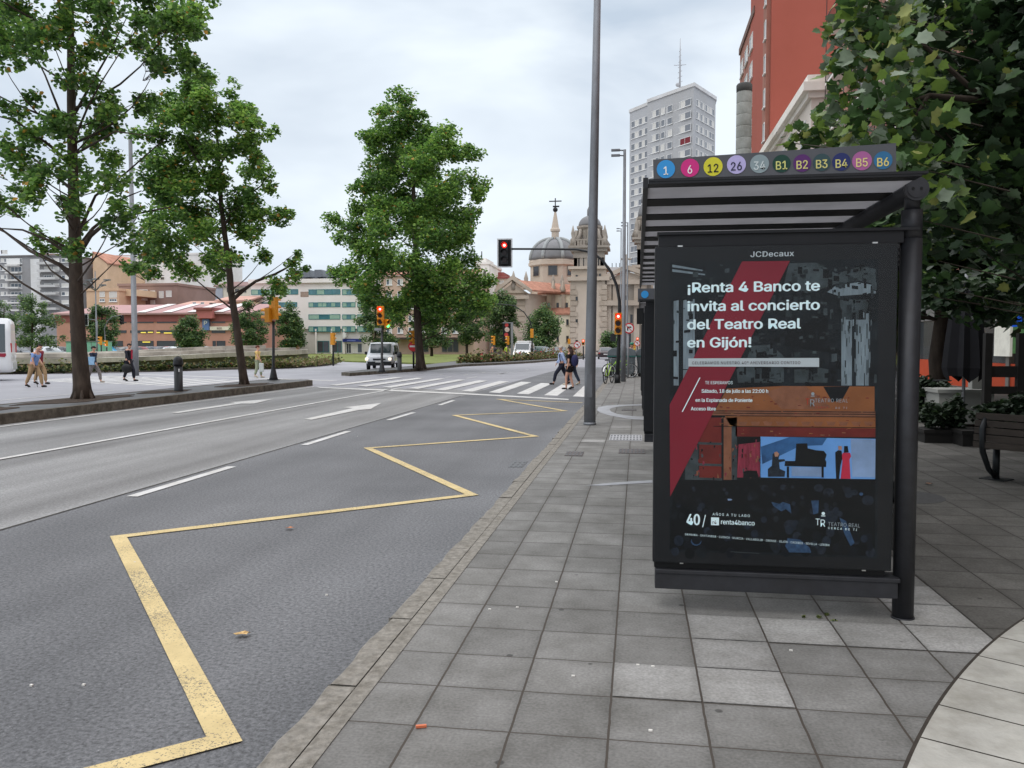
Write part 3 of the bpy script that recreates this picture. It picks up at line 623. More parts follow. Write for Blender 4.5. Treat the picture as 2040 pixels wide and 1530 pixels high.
PMX = PM+[mat('poster_white', srgb(214,222,226), .5, .03), mat('poster_s2', srgb(44,52,56), .5, .4, 30), mat('poster_head1', srgb(17,21,28), .5, .3, 30), mat('poster_head2', srgb(30,40,54), .5, .4, 30), mat('poster_gilt', srgb(160,112,66), .5, .3, 30), mat('poster_shirt', srgb(58,86,120), .5, .45, 30)]
q.build('poster', PMX, sh, off=so_)
q = MB()
def ptxt(s_, x, y, size_px, mi=0, bold=.02, sx=1.0, align='LEFT', space=1.0, rot=-.006):
    p = P_(x, y); text_mb(q, s_, Matrix.Translation((p.x, PY-.0145, p.z)) @ Matrix.Rotation(rot,4,'Y') @ UPRIGHT, size_px/FP*PY, mi, align, bold, sx, .0003, space)
for s_, y_, w_ in (('¡Renta 4 Banco te',583,1.0),('invita al concierto',620,1.0),('del Teatro Real',656,1.0),('en Gijón!',692,1.0)): ptxt(s_, 1368, y_, 36.5, 0, .055, 1.17)
ptxt('CELEBRAMOS NUESTRO 40º ANIVERSARIO CONTIGO', 1378, 725.5, 10.4, 2, .004, .93, space=1.13)
ptxt('TE ESPERAMOS', 1404, 765, 11.5, 0, .004, .86)
ptxt('Sábado, 18 de julio a las 22:00 h', 1397, 782, 13.2, 0, .03, .88)
ptxt('en la Explanada de Poniente', 1385, 800, 13.2, 0, .03, .88)
ptxt('Acceso libre', 1376, 817, 13.2, 0, .03, .88)
p0, p1 = P_(1359,820), P_(1394,752); d_ = .003
q.ext([(p0.x-d_,PY-.014,p0.z),(p0.x+d_,PY-.014,p0.z),(p1.x+d_,PY-.014,p1.z),(p1.x-d_,PY-.014,p1.z)], (0,-.0008,0))
def mark_TR(x, y, k_, mi, mi2):
    ptxt('T', x, y, 25*k_, mi, 0, .8); ptxt('R', x+9*k_, y+3*k_, 27*k_, mi2, .004, .85)
    p = P_(x+16*k_, y-23*k_); r_ = 3.2*k_/FP*PY; q.disc((p.x,PY-.0143,p.z), r_, 'y', 10, .0006, mi2); q.box(p.x-r_*1.2,PY-.0149,p.z-r_*1.7,p.x+r_*1.2,PY-.0143,p.z-r_*1.2,mi2)
mark_TR(1603,806,.95,3,4); ptxt('TEATRO REAL', 1622, 801, 13.5, 4, 0, .86, space=1.1); ptxt('CERCA', 1623, 813, 7, 3, .01, 1, space=1.5); ptxt('DE TI', 1663, 814, 7, 4, .01, 1, space=1.6)
mark_TR(1623,1045,1,0,0); ptxt('TEATRO REAL', 1648, 1046, 13.8, 4, 0, .86, space=1.05, rot=.03); ptxt('CERCA DE TI', 1648, 1052.5, 8, 0, .016, 1, space=1.45, rot=.04)
ptxt('40', 1367, 1044, 41, 0, .045, .72); ptxt('/', 1398, 1046, 40, 0, -.004, .8); ptxt('AÑOS A TU LADO', 1419, 1025.5, 9.5, 0, .008, .95, space=1.3, rot=.02)
a_ = P_(1416,1045); b_ = P_(1432,1030); q.box(a_.x,PY-.0148,a_.z,b_.x,PY-.014,b_.z,0); ptxt('r4', 1418.5, 1042.5, 13, 2, .02, .9)
ptxt('renta4banco', 1435, 1043, 18, 0, .024, .86, rot=.01)
q2s = 'GRANADA · SANTANDER · CUENCA · MURCIA · VALLADOLID · ORENSE · GIJÓN · CÁCERES · SEVILLA · LÉRIDA'
ptxt(q2s, 1364, 1065, 7.6, 0, .004, .86, space=1.1, rot=.043)
for i in range(17): p = P_(1456+i*3.4, 1098+i*.2); q.box(p.x-.0008,PY-.0148,p.z-.0012,p.x+.0008,PY-.014,p.z+.0012,4)
q.build('poster_lettering', [mat('ink_white', srgb(222,234,238), .5, .03, emit=srgb(200,225,230), estr=.30), mat('ink_x', srgb(20,20,20), .5), mat('ink_dark', srgb(74,50,56), .5), mat('ink_red', srgb(196,70,50), .5), mat('ink_pale', srgb(170,180,186), .5)], sh, off=so_)
gl = MB(); gl.box(.105,PY-.020,.292,1.438,PY-.018,2.148); gl.build('advert_glass', glass_mat('advert_glass', (.97,.98,.98), ior=1.12), sh, off=so_)
# the shelter farther up the street
s2, o2, _, _ = make_shelter('bus_shelter', 'second bus shelter farther up the pavement, seen as a thin dark edge', 16.9, 23.8, False)
q = MB(); q.box(.0,16.86,2.45,1.3,16.89,2.72); bd = q.build('route_board', M_board, s2, off=o2)
q = MB(); q.disc((.14,16.855,2.6), .075, 'y', 24, .004, 0); q.build('route_disc', mat('disc_1', srgb(46,146,214), .4), bd, off=o2)
q = MB(); q.box(-.02,16.8,2.0,.12,16.9,2.32); q.build('information_screen', M_blk, s2, off=o2)
# ================================================================ TREES
M_bark = mat('bark_dark', srgb(74,64,56), .92, .35, 6, bump=1.0, bscale=14, stretch=(1,1,.35), dirt=.35)
M_twig = mat('twig_bark', srgb(62,54,46), .9, .3, 12)
def leafm(n, c, t=.35): return mat(n, srgb(*c), .5, .30, 6.5, spec=.4, trans=t)
LG = [leafm('leaf_deep', (82,116,60), .5), leafm('leaf_mid', (112,152,72), .5), leafm('leaf_light', (150,184,88), .5), leafm('leaf_yellow', (196,152,72), .45), leafm('leaf_pale', (138,156,120), .35)]
LD = [leafm('leaf_far_deep', (74,98,66)), leafm('leaf_far_mid', (96,124,76)), leafm('leaf_far_light', (124,148,86)), LG[3]]
# leaf outlines (unit size, in the XY plane, stem at the origin, folded along the midrib)
T_SIMPLE = ([(0,0,0),(.42,.28,.10),(.30,.80,.06),(0,1,-.02),(-.30,.80,.06),(-.42,.28,.10)], [(0,1,2,3),(0,3,4,5)])
_r = [(0,0),(.30,-.04),(.32,.12),(.56,.26),(.42,.40),(.42,.66),(.24,.66),(0,1)]
T_PALM = ([(x, y, .16*abs(x)) for x, y in _r]+[(-x, y, .16*abs(x)) for x, y in _r[1:-1]][::1], [tuple(range(8)), (0,7,13,12,11,10,9,8)])
def leafcloud(name, P, size, tmpl, mats, wts, parent, off, droop=.35, seed=1, up=.55, tone=None):
    """P: (n,3) world points -> one crown mesh of single leaves"""
    r = np.random.default_rng(seed); n = len(P); tv = np.array(tmpl[0], float); tf = tmpl[1]; k = len(tv)
    yaw = r.uniform(0, 2*np.pi, n); z = np.stack([r.normal(0, up, n), r.normal(0, up, n), np.abs(r.normal(.8, .35, n))+.05], 1); z /= np.linalg.norm(z, axis=1)[:, None]
    d = np.stack([np.cos(yaw), np.sin(yaw), -droop+r.normal(0, .3, n)], 1); y = d - z*(d*z).sum(1)[:, None]; y /= np.linalg.norm(y, axis=1)[:, None]; x = np.cross(y, z)
    s = np.broadcast_to(size, n)*r.uniform(.6, 1.25, n)
    V = P[:, None, :] + s[:, None, None]*(tv[None, :, 0:1]*x[:, None, :]+tv[None, :, 1:2]*y[:, None, :]+tv[None, :, 2:3]*z[:, None, :])
    me = bpy.data.meshes.new(name); me.vertices.add(n*k); me.vertices.foreach_set('co', (V-np.array(off)).reshape(-1).astype(np.float32))
    fl = [len(f) for f in tf]; base = np.concatenate([np.array(f) for f in tf]); nl = len(base)
    loops = (np.arange(n)[:, None]*k+base[None, :]).reshape(-1); me.loops.add(n*nl); me.loops.foreach_set('vertex_index', loops.astype(np.int32))
    starts = np.cumsum([0]+fl[:-1]); me.polygons.add(n*len(tf))
    me.polygons.foreach_set('loop_start', (np.arange(n)[:, None]*nl+starts[None, :]).reshape(-1).astype(np.int32))
    me.polygons.foreach_set('loop_total', np.tile(fl, n).astype(np.int32))
    mi = r.choice(len(mats), n, p=np.array(wts)/sum(wts))
    if tone is not None:                      # whole clumps lean darker or lighter
        sw = r.random(n) < np.abs(tone); mi = np.where(sw & (tone < 0) & (mi < 3), 0, mi); mi = np.where(sw & (tone > 0) & (mi < 2), mi+1, mi)
    me.polygons.foreach_set('material_index', np.repeat(mi, len(tf)).astype(np.int32))
    for m in mats: me.materials.append(m)
    me.update(calc_edges=True); o = bpy.data.objects.new(name, me); COL.objects.link(o); o.parent = parent; return o
def trunk_at(T, z):
    for a, b in zip(T, T[1:]):
        if a.z <= z <= b.z: return a.lerp(b, (z-a.z)/(b.z-a.z))
    return T[-1]
def limb(mb, a, b, r0, r1, r_, n=6, sag=.12, seg=5):
    d = (b-a); pts = []; rad = []; wob = Vector((r_.uniform(-1,1), r_.uniform(-1,1), 0))*d.length*.06
    for i in range(seg+1):
        t = i/seg; p = a+d*t; p.z += math.sin(math.pi*t)*d.length*sag*-.5; p += wob*math.sin(math.pi*t); pts.append(p); rad.append(r0+(r1-r0)*t**.8)
    mb.tube(pts, rad, n, cap=False)
def tree(name, label, cat, T, rad, rows, nclump, nleaf, clr, lsize, tmpl, mats, wts, seed, group=None, gap=.0, depth=1.0, extra=(), flat=.8, dz=(0,0), limbs=26, power=.55, droop=.35, twigs=7):
    """T trunk points (world), rad radii; rows = (z, xl, xr) crown outline in metres at the trunk's distance along direction RT"""
    r_ = random.Random(seed); t = thing(name, label, cat, T[0], 0, group); off = T[0]
    tm = MB(); tm.tube(T, rad, 14); base = T[0]
    for i in range(7):                        # root flare
        a = 2*math.pi*i/7+r_.uniform(-.2,.2); v = Vector((math.cos(a), math.sin(a), 0)); tm.tube([base+v*rad[0]*1.12+Vector((0,0,-.02)), base+v*rad[0]*.86+Vector((0,0,rad[0]*.35)), base+v*rad[0]*.68+Vector((0,0,rad[0]*1.1))], [rad[0]*.14, rad[0]*.22, rad[0]*.12], 6, cap=False)
    RTf = Vector((RT.x, RT.y, 0)).normalized(); FWf = Vector((-RTf.y, RTf.x, 0))
    rows = sorted(rows); zs = [q[0] for q in rows]
    cl = []; tries = 0
    while len(cl) < nclump and tries < nclump*30:
        tries += 1; z = zs[0]+(zs[-1]-zs[0])*r_.random()
        i = max(j for j in range(len(rows)) if zs[j] <= z); i = min(i, len(rows)-2); f = (z-zs[i])/(zs[i+1]-zs[i]); xl = rows[i][1]+(rows[i+1][1]-rows[i][1])*f; xr = rows[i][2]+(rows[i+1][2]-rows[i][2])*f
        wmax = max(q[2]-q[1] for q in rows)
        if r_.random() > ((xr-xl)/wmax)**1.3+.05: continue
        hw = max(.02, (xr-xl)/2-clr*.62); th = r_.uniform(0, 2*math.pi); rr_ = r_.random()**power
        p = trunk_at(T, z); p = Vector((base.x, base.y, z)) + RTf*((xl+xr)/2+hw*rr_*math.cos(th)) + FWf*(hw*depth*rr_*math.sin(th))
        # noise gaps
        if gap and math.sin(p.x*1.7+seed)+math.sin(p.y*1.9+seed*2)+math.sin(p.z*2.1+seed*3) > 3-gap*6: continue
        cl.append((p, clr*r_.uniform(.6, 1.25)))
    cl += list(extra)
    for k_, (c_, s_) in enumerate(sorted(cl, key=lambda q: -(q[0]-Vector((base.x,base.y,q[0].z))).length)):
        if k_ >= limbs+ (nclump//twigs): break
        hx = (c_-Vector((base.x, base.y, c_.z))).length; z0 = max(zs[0]-.25 if zs[0] > T[0].z+1 else T[0].z+1, min(T[-1].z, c_.z-hx*r_.uniform(.35,.8)))
        a = trunk_at(T, z0); big = k_ < limbs
        limb(tm, a, c_, (rad[0]*(.24 if twigs < 50 else .13) if big else rad[0]*.07)*max(.35, 1-(z0-base.z)/(T[-1].z-base.z+.1)*.7), rad[0]*.018, r_, 6 if big else 4)
    tm.build('trunk', M_bark, t, off=off)
    R = np.random.default_rng(seed); C = np.array([tuple(c_) for c_, _ in cl]); SR = np.array([s_ for _, s_ in cl])
    pw = SR**2; pw /= pw.sum(); idx = R.choice(len(cl), nleaf, p=pw); d = R.normal(0, 1, (nleaf, 3)); d /= np.linalg.norm(d, axis=1)[:, None]; d *= (R.random(nleaf)**.5)[:, None]
    d[:, 2] *= flat; P = C[idx]+d*SR[idx][:, None]
    leafcloud('crown', P, lsize, tmpl, mats, wts, t, off, droop, seed)
    return t
def rows_px(base, rows):                      # photo outline -> metres beside the trunk
    out_ = []; RTf = Vector((RT.x, RT.y, 0)).normalized(); dd = base.dot(FW)-CH*FW.z
    for py, xa, xb in rows:
        k_ = dd/FP; z = CH+(687-py)*k_
        bx = 1020+FP*((base-Vector((0,0,CH))).dot(RT))/((base-Vector((0,0,CH))).dot(FW)); out_.append((z, (xa-bx)*k_, (xb-bx)*k_))
    return out_
def pxp(base, x, y, dd=0.0):                  # point at the tree's distance (+dd further)
    p = atY(x, y, base.y+dd); return p
def lobed_tree(name, label, base, T, rad, M, nleaf, lsize, seed, group, depthk=.8, wts=(5,4,1.6,.15,.2), limbs=(), sub=7, prune=1.0, xc=None):
    """crown grown from named lobes M = (px, py, r px) seen at the trunk's distance, each set back or forward at random"""
    r_ = random.Random(seed); t = thing(name, label, 'tree', T[0], 0, group); off = T[0]; dd = (base-Vector((0,0,CH))).dot(FW); k_ = dd/FP
    tm = MB(); tm.tube(T, rad, 16)
    for i in range(7):
        a = 2*math.pi*i/7+r_.uniform(-.2,.2); v = Vector((math.cos(a), math.sin(a), 0)); tm.tube([base+v*rad[0]*1.12+Vector((0,0,-.02)), base+v*rad[0]*.86+Vector((0,0,rad[0]*.35)), base+v*rad[0]*.68+Vector((0,0,rad[0]*1.1))], [rad[0]*.14, rad[0]*.22, rad[0]*.12], 6, cap=False)
    away = Vector((-RT.y, RT.x, 0)); C = []; R = []; TN = []
    ys = sorted(set(int(m[1]//40) for m in M)); span = {y: (min(m[0]-m[2] for m in M if abs(m[1]//40-y) <= 1), max(m[0]+m[2] for m in M if abs(m[1]//40-y) <= 1)) for y in ys}
    for (px, py, r0) in M:
        c0 = atY(px, py, base.y); lo, hi = span[int(py//40)]; hw = (hi-lo)/2; xm = (lo+hi)/2; f = min(1, abs(px-xm)/max(1,hw)); dmax = hw*k_*math.sqrt(max(0,1-f*f))*depthk
        c0 = c0 + away*r_.uniform(-dmax, dmax); z0 = max(T[2].z, min(T[-2].z, c0.z-(c0-Vector((base.x,base.y,c0.z))).length*r_.uniform(.45,.8))); a = trunk_at(T, z0); L_ = (c0-a).length
        if r_.random() < .42: limb(tm, a, c0, min(rad[3]*.32, .008+.0085*L_), .006, r_, 6, .10)
        tone = r_.uniform(-.55,.6); w_ = (c0.z-T[0].z)/(T[-1].z-T[0].z)
        for j in range(sub):
            d = Vector((r_.gauss(0,1), r_.gauss(0,1), r_.gauss(0,.8))).normalized()*r0*k_*1.12*(r_.random()**.5); c1 = c0+d; rr_ = r0*k_*r_.uniform(.42,.85); C.append(tuple(c1)); R.append(rr_); TN.append(tone+r_.uniform(-.25,.25))
            if j % 3 == 0: limb(tm, c0.lerp(a,.15), c1, .010, .003, r_, 4, .1, 3)
    for pts, r0 in limbs:
        P = [atY(x, y, base.y+dy) for x, y, dy in pts]; tm.tube(P, [r0*(1-.75*i/(len(P)-1)) for i in range(len(P))], 8, cap=False)
    tm.build('trunk', M_bark, t, off=off)
    G_ = np.random.default_rng(seed); C = np.array(C); R = np.array(R); TN = np.array(TN); p = R**2; p /= p.sum(); idx = G_.choice(len(C), nleaf, p=p)
    d = G_.normal(0, 1, (nleaf, 3)); d /= np.linalg.norm(d, axis=1)[:, None]; d *= (G_.random(nleaf)**.45)[:, None]*1.12; d[:, 2] *= .8
    leafcloud('crown', C[idx]+d*R[idx][:, None], lsize, T_SIMPLE, LG, wts, t, off, .35, seed, tone=TN[idx]); return t
b1 = at(165,794,.1); T1 = [b1]+[pxp(b1,x,y) for x,y in ((163,765),(158,700),(152,600),(150,500),(148,430),(145,330),(142,200),(141,80),(140,-60),(142,-250))]
rd1 = [.27,.225,.20,.18,.165,.15,.13,.11,.09,.07,.03]
m7 = lambda L_: [(x/2.732, y/2.732, r/2.732*1.12) for x, y, r in L_]
M1 = m7([(100,60,110),(200,100,110),(60,200,120),(180,200,90),(0,100,90),(300,60,80),(450,40,70),(560,60,80),(430,170,80),(520,190,70),(600,170,90),(560,290,80),(450,280,70),(620,90,60),(720,50,70),(830,50,90),(940,60,90),(1050,80,70),(780,140,80),(880,170,90),(1000,170,80),(1080,200,50),(720,260,70),(820,280,70),(930,270,60),(1020,320,60),(1080,370,40),(900,340,40),(880,400,40),(960,420,35),(300,320,60),(340,420,60),(100,330,50),(110,440,60),(60,540,60),(480,400,80),(560,480,70),(640,430,60),(700,520,60),(460,520,60),(600,580,60),(540,640,60),(640,640,50),(320,500,60),(230,560,50),(200,650,50),(380,680,60),(130,620,30),(720,640,50),(560,760,80),(620,850,60),(480,700,50),(200,740,60),(180,860,70),(300,780,50),(300,900,60),(60,870,40),(20,960,40),(360,880,50),(480,880,50),(580,960,60),(520,1010,50),(400,1030,60),(300,980,60),(340,1100,60),(440,1120,60),(620,1060,50),(700,1040,60),(60,1010,40),(110,1100,50),(80,1170,50),(180,1150,40),(270,1180,40),(20,1240,50),(560,1140,60),(640,1180,60),(720,1230,70),(680,1330,50),(760,1340,50),(590,1390,50),(700,1440,40),(300,1330,50),(270,1370,40),(780,1170,50),(840,1180,40),
 (-150,100,110),(-300,60,110),(-120,300,80),(-250,350,90),(-90,650,60),(-200,800,70),(-120,1100,60),(-220,1200,50),(100,-100,120),(300,-120,110),(500,-100,110),(700,-120,110),(900,-90,100),(-100,-100,120),(200,-300,120),(400,-320,120),(600,-300,110),(100,-450,110),(380,-520,120),(600,-480,90),(350,-700,90)])
LM1 = [([(152,560,0),(120,528,.2),(60,500,.5),(10,462,.9),(-40,440,1.2)],.075),([(150,530,0),(128,500,-.3),(95,478,-.5),(45,458,-.6),(0,455,-.6)],.06),([(158,505,0),(180,470,-.2),(215,440,-.3),(262,428,-.4),(340,412,-.5)],.07),([(158,490,0),(185,455,.4),(215,430,.7),(245,395,1),(282,380,1.2)],.055),([(150,470,0),(165,445,.3),(190,390,.6),(250,345,.9),(330,275,1.4)],.055),
    ([(146,380,0),(110,350,.4),(60,310,.8),(0,295,1.2)],.05),([(143,330,0),(100,290,-.5),(30,240,-1),(-30,225,-1.4)],.05),([(142,260,0),(118,220,.2),(90,150,.3),(60,90,.4)],.045),([(142,240,0),(180,170,.5),(215,110,.8),(255,30,1)],.045),([(144,310,0),(180,290,-.6),(230,262,-1),(310,272,-1.5)],.04)]
lobed_tree('plane_tree', 'tall sparse plane tree with a straight dark trunk, nearest on the near median', b1, T1, rd1, M1, 34000, .125, 11, 'plane trees on the medians', .8, (5,4,1.2,.28,.35), LM1)
b2 = at(487,766,.1); T2 = [b2]+[pxp(b2,x,y) for x,y in ((484,745),(478,700),(470,640),(460,580),(455,520),(448,470),(440,400),(436,320),(430,240),(432,185))]
rd2 = [.185,.155,.14,.13,.12,.11,.095,.08,.06,.04,.015]
M2 = m7([(1210,450,45),(1170,500,50),(1240,530,45),(1110,530,50),(1070,510,50),(1300,560,50),(1200,600,70),(1090,610,70),(980,560,60),(900,560,50),(1330,610,50),(1290,680,60),(1380,700,60),(1460,720,45),(1180,700,70),(1060,700,80),(940,650,60),(860,640,50),(1430,790,50),(1340,790,50),(1240,800,70),(1120,810,80),(1000,800,80),(880,780,70),(840,850,60),(1410,870,50),(1300,890,60),(1460,960,45),(1440,1000,40),(1190,920,80),(1060,930,90),(930,920,90),(830,960,50),(860,1040,70),(980,1030,90),(1110,1050,90),(1230,1020,60),(1330,1050,60),(1400,1100,50),(1420,1170,60),(1500,1170,55),(1540,1160,35),(1420,1250,45),(1250,1150,80),(1120,1170,80),(1000,1160,80),(890,1180,70),(1300,1260,60),(1180,1280,70),(1050,1290,80),(930,1270,70),(860,1310,60),(1350,1360,45),(1240,1370,50),(1110,1400,70),(980,1390,70),(870,1400,60),(780,1390,40),(740,1470,40),(850,1470,50),(940,1440,50),(1100,1480,40),(1340,1430,35),(1220,1440,40),
 (1560,1480,45),(1530,1540,50),(1480,1570,38),(1600,1440,30),(1625,1385,22),(1575,1400,25),(1450,1610,30),(1640,1450,18)])
LM2 = [([(461,600,0),(485,578,0),(510,560,.1),(548,546,.1),(578,530,.1),(590,512,0)],.08),([(452,520,0),(430,480,.3),(400,455,.6),(340,430,1)],.06),([(446,450,0),(480,400,.3),(520,370,.5),(545,330,.6)],.05),([(440,380,0),(400,330,-.4),(370,280,-.7)],.045),([(437,330,0),(470,280,.4),(500,240,.6)],.04)]
lobed_tree('plane_tree', 'slender plane tree whose trunk leans left, at the tip of the near median', b2, T2, rd2, M2, 36000, .13, 12, 'plane trees on the medians', .7, (4,5,2.0,.25,.3), LM2)
b3 = at(838,734,.05); T3 = [b3]+[pxp(b3,x,y) for x,y in ((837,715),(834,680),(832,640),(830,560),(828,470),(825,400),(818,300),(808,220),(804,200))]
rd3 = [.36,.29,.26,.245,.22,.18,.14,.09,.05,.02]
M3 = [(640+x/2.78, 170+y/2.78, r/2.78*1.1) for x, y, r in [(480,100,60),(420,110,40),(540,190,45),(360,200,50),(480,250,80),(320,290,50),(420,330,80),(600,270,45),(560,350,60),(280,380,55),(700,340,60),(760,350,50),(800,420,55),(640,400,70),(380,430,70),(260,480,50),(500,460,70),(860,520,50),(740,500,80),(620,520,80),(330,530,70),(240,590,45),(440,580,80),(870,600,45),(800,660,60),(680,620,80),(540,650,80),(350,680,80),(240,700,60),(150,770,60),(100,760,45),(120,830,50),(220,800,70),(200,870,40),(340,800,70),(600,760,90),(740,750,80),(810,800,50),(480,720,70),(350,900,60),(230,950,50),(640,880,90),(760,870,70),(830,950,50),(300,1000,70),(190,1050,60),(140,1070,45),(240,1120,60),(420,1020,60),(560,1010,80),(700,1010,80),(860,1080,60),(920,1080,40),(330,1150,70),(260,1200,50),(460,1130,80),(600,1130,90),(760,1150,90),(880,1180,60),(930,1200,50),(400,1230,60),(540,1240,70),(680,1230,70),(820,1230,60),(460,1300,40),(620,1300,50),(760,1290,50)]]
rJ = random.Random(31); M3 += [(x+rJ.uniform(-26,26), y+rJ.uniform(-22,22), r*.85) for x, y, r in M3 if 735 < x < 905 and y > 250]
lobed_tree('plane_tree', 'dense green broad pyramid tree standing on the far median behind the van', b3, T3, rd3, M3, 78000, .185, 13, 'plane trees on the medians', .9, (4,5,2.2,.15,.15), sub=8)
def back_tree(label, px, pyb, pyt, rows, Yd, seed, n=7000, group='street trees beyond the roundabout', mats=None, ls=None, wts=(5,4,2.2,.03), zb=-.1, name='street_tree', cl=60):
    b = at(px, pyb, zb) if Yd is None else atY(px, pyb, Yd); b.z = zb
    k_ = b.y/FP; H = b.z; T = [b]+[atY(px, y, b.y) for y in (pyb-10, (pyb+pyt)/2, pyt+8)]; R0 = max(.10, 3.4*k_)
    tree(name, label, 'tree', T, [R0, R0*.8, R0*.6, R0*.15], rows_px(b, rows), cl, n, 13*k_, (ls or 3.8*k_), T_SIMPLE, mats or LD, wts, seed, group, gap=.05, limbs=8, power=.45, droop=.2)
B = back_tree
B('round broad tree at the far left above the concrete wall', 64, 706, 592, [(592,50,85),(605,30,108),(640,12,125),(670,10,132),(688,20,120)], 78, 21)
B('half hidden tree at the left picture edge behind the white minibus', 8, 706, 600, [(600,-20,30),(620,-40,38),(660,-40,35),(685,-30,30)], 84, 22)
B('dark tree between the leftmost trunk and the tall grey lamp post', 203, 705, 605, [(605,190,215),(620,172,232),(650,165,248),(675,170,242),(690,180,225)], 88, 23)
B('small round green tree in front of the red brick car park', 378, 703, 635, [(635,368,392),(648,350,405),(668,345,412),(688,350,408),(696,362,398)], 92, 24)
B('tree behind the leaning plane trunk before the white office block', 497, 704, 605, [(605,485,505),(625,470,525),(655,455,538),(680,455,538),(690,470,525)], 98, 25)
B('tree with a pointed top before the white office block', 580, 704, 608, [(608,572,588),(630,552,600),(655,545,610),(678,548,612),(690,560,600)], 100, 26)
B('wide dark tree behind the lit signal on the far median', 748, 705, 590, [(590,725,775),(620,708,795),(660,704,800),(685,715,790)], 104, 27)
B('dark tree behind the trunk of the dense median tree', 860, 707, 600, [(600,840,880),(640,815,905),(670,812,910),(690,830,895)], 112, 28)
B('dark tree right of the dense median tree, its trunk on the lawn', 930, 711, 585, [(585,905,955),(620,885,975),(655,880,980),(680,895,965)], 96, 29, n=9000)
B('tall tree below the church gable beside the hanging banner', 1003, 713, 585, [(585,985,1018),(610,960,1035),(645,955,1042),(675,965,1038),(690,980,1025)], 92, 30, n=9000)
B('bright green tree in front of the church nave', 1092, 700, 612, [(612,1078,1100),(632,1056,1114),(660,1050,1122),(682,1054,1122),(694,1066,1112)], 128, 31, wts=(3,5,3,.1))
B('small round tree before the church tower', 1214, 700, 664, [(664,1206,1224),(674,1196,1233),(684,1194,1236),(692,1202,1228)], 120, 32, n=2200)
B('dark tree at the foot of the church left of the green car', 1060, 700, 630, [(630,1050,1070),(650,1040,1080),(680,1040,1082),(692,1050,1075)], 132, 33, n=2200)
# big planes over the right-hand pavement: large lobed leaves near the lens
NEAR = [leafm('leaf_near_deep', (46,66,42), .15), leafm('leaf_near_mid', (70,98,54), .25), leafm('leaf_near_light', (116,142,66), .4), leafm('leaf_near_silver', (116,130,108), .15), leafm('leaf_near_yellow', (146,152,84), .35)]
def big_plane(label, base, H, rows, seed, n, ncl, clr, ls, extra=(), wts=(6,5,1.6,1.2,.3), limbs=9, depth=.8, power=.5):
    T = [base]+[base+Vector((random.Random(seed+i).uniform(-.12,.12), random.Random(seed+i+9).uniform(-.12,.12), H*f)) for i, f in enumerate((.2,.4,.6,.8,1))]
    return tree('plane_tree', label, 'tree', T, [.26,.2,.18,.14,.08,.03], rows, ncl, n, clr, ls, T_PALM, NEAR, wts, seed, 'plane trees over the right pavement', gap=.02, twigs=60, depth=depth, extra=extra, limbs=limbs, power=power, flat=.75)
bA = Vector((6.6, 10.6, 0))
EA = []
rA = random.Random(5)
for x, y, Yd, s in ((1790,300,7.6,.35),(1745,262,7.9,.30),(1715,236,8.0,.26),(1690,206,8.2,.22),(1660,196,8.3,.16),(1700,140,8.2,.24),(1672,120,8.3,.15),(1690,60,8.5,.22),(1655,70,8.5,.12),(1730,90,8.1,.32),(1760,150,7.8,.35),(1800,210,7.4,.4),(1760,30,8.2,.35),(1800,80,7.8,.4),
    (1655,262,9.5,.24),(1620,270,9.7,.2),(1600,290,9.8,.16),(1570,285,9.8,.10),(1640,300,9.6,.25),(1700,300,9.4,.3),(1745,318,9.2,.3),(1640,240,9.6,.14),(1590,262,9.8,.09),(1680,270,9.4,.25),(1850,340,7.2,.4),(1840,440,7.4,.4),(1870,520,7.6,.4),(1900,580,8,.35),(1850,590,8.5,.25),(1960,610,8,.3),(2010,600,7.6,.3),(1740,20,8,.3),(1710,0,8.2,.25)):
    EA.append((atY(x, y, Yd), s))
rF = random.Random(15); EF = [(atY(rF.uniform(1835,2060), rF.uniform(-30,470), rF.uniform(8.5,12)), rF.uniform(.38,.6)) for _ in range(80)]+[(atY(rF.uniform(1770,1850), rF.uniform(-20,280), rF.uniform(8.5,10.5)), rF.uniform(.25,.4)) for _ in range(22)]+[(atY(x, y, 12.5), .38) for x, y in ((1850,590),(1885,606),(1920,614),(1960,612),(2000,606),(2035,600),(1870,560),(1940,570),(2010,560))]
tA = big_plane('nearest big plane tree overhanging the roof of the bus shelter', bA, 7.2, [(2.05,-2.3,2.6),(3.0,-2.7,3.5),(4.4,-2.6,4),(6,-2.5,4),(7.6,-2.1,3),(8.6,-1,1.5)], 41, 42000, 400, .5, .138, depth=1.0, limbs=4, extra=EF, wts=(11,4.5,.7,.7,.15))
REA = np.random.default_rng(77); EO = EA[:25]+EA[-2:]; CE = np.array([tuple(c_) for c_, _ in EO]); SE = np.array([s_ for _, s_ in EO]); pe = SE**1.6; pe /= pe.sum(); ie = REA.choice(len(EO), 1150, p=pe); de = REA.normal(0,1,(1150,3)); de /= np.linalg.norm(de,axis=1)[:,None]; de *= (REA.random(1150)**.4)[:,None]
leafcloud('outer_leaves', CE[ie]+de*SE[ie][:,None]*1.1, .125, T_PALM, [NEAR[1],NEAR[2],NEAR[3],NEAR[4]], (6,3.6,2.4,.8), tA, bA, .35, 78, .8)
qE = MB(); rE = random.Random(9)
qE.tube([bA+Vector((-.2,-.2,5.2)), atY(1960,200,8.6), atY(1850,190,8.0), atY(1740,230,7.9), atY(1660,200,8.2)], [.05,.035,.022,.012,.004], 6, cap=False); qE.tube([atY(1850,190,8.0), atY(1790,290,7.7), atY(1700,300,8.6), atY(1580,285,9.8)], [.022,.014,.009,.003], 5, cap=False); qE.tube([atY(1960,200,8.6), atY(1840,90,8.0), atY(1730,60,8.1), atY(1660,80,8.5)], [.03,.018,.01,.003], 5, cap=False)
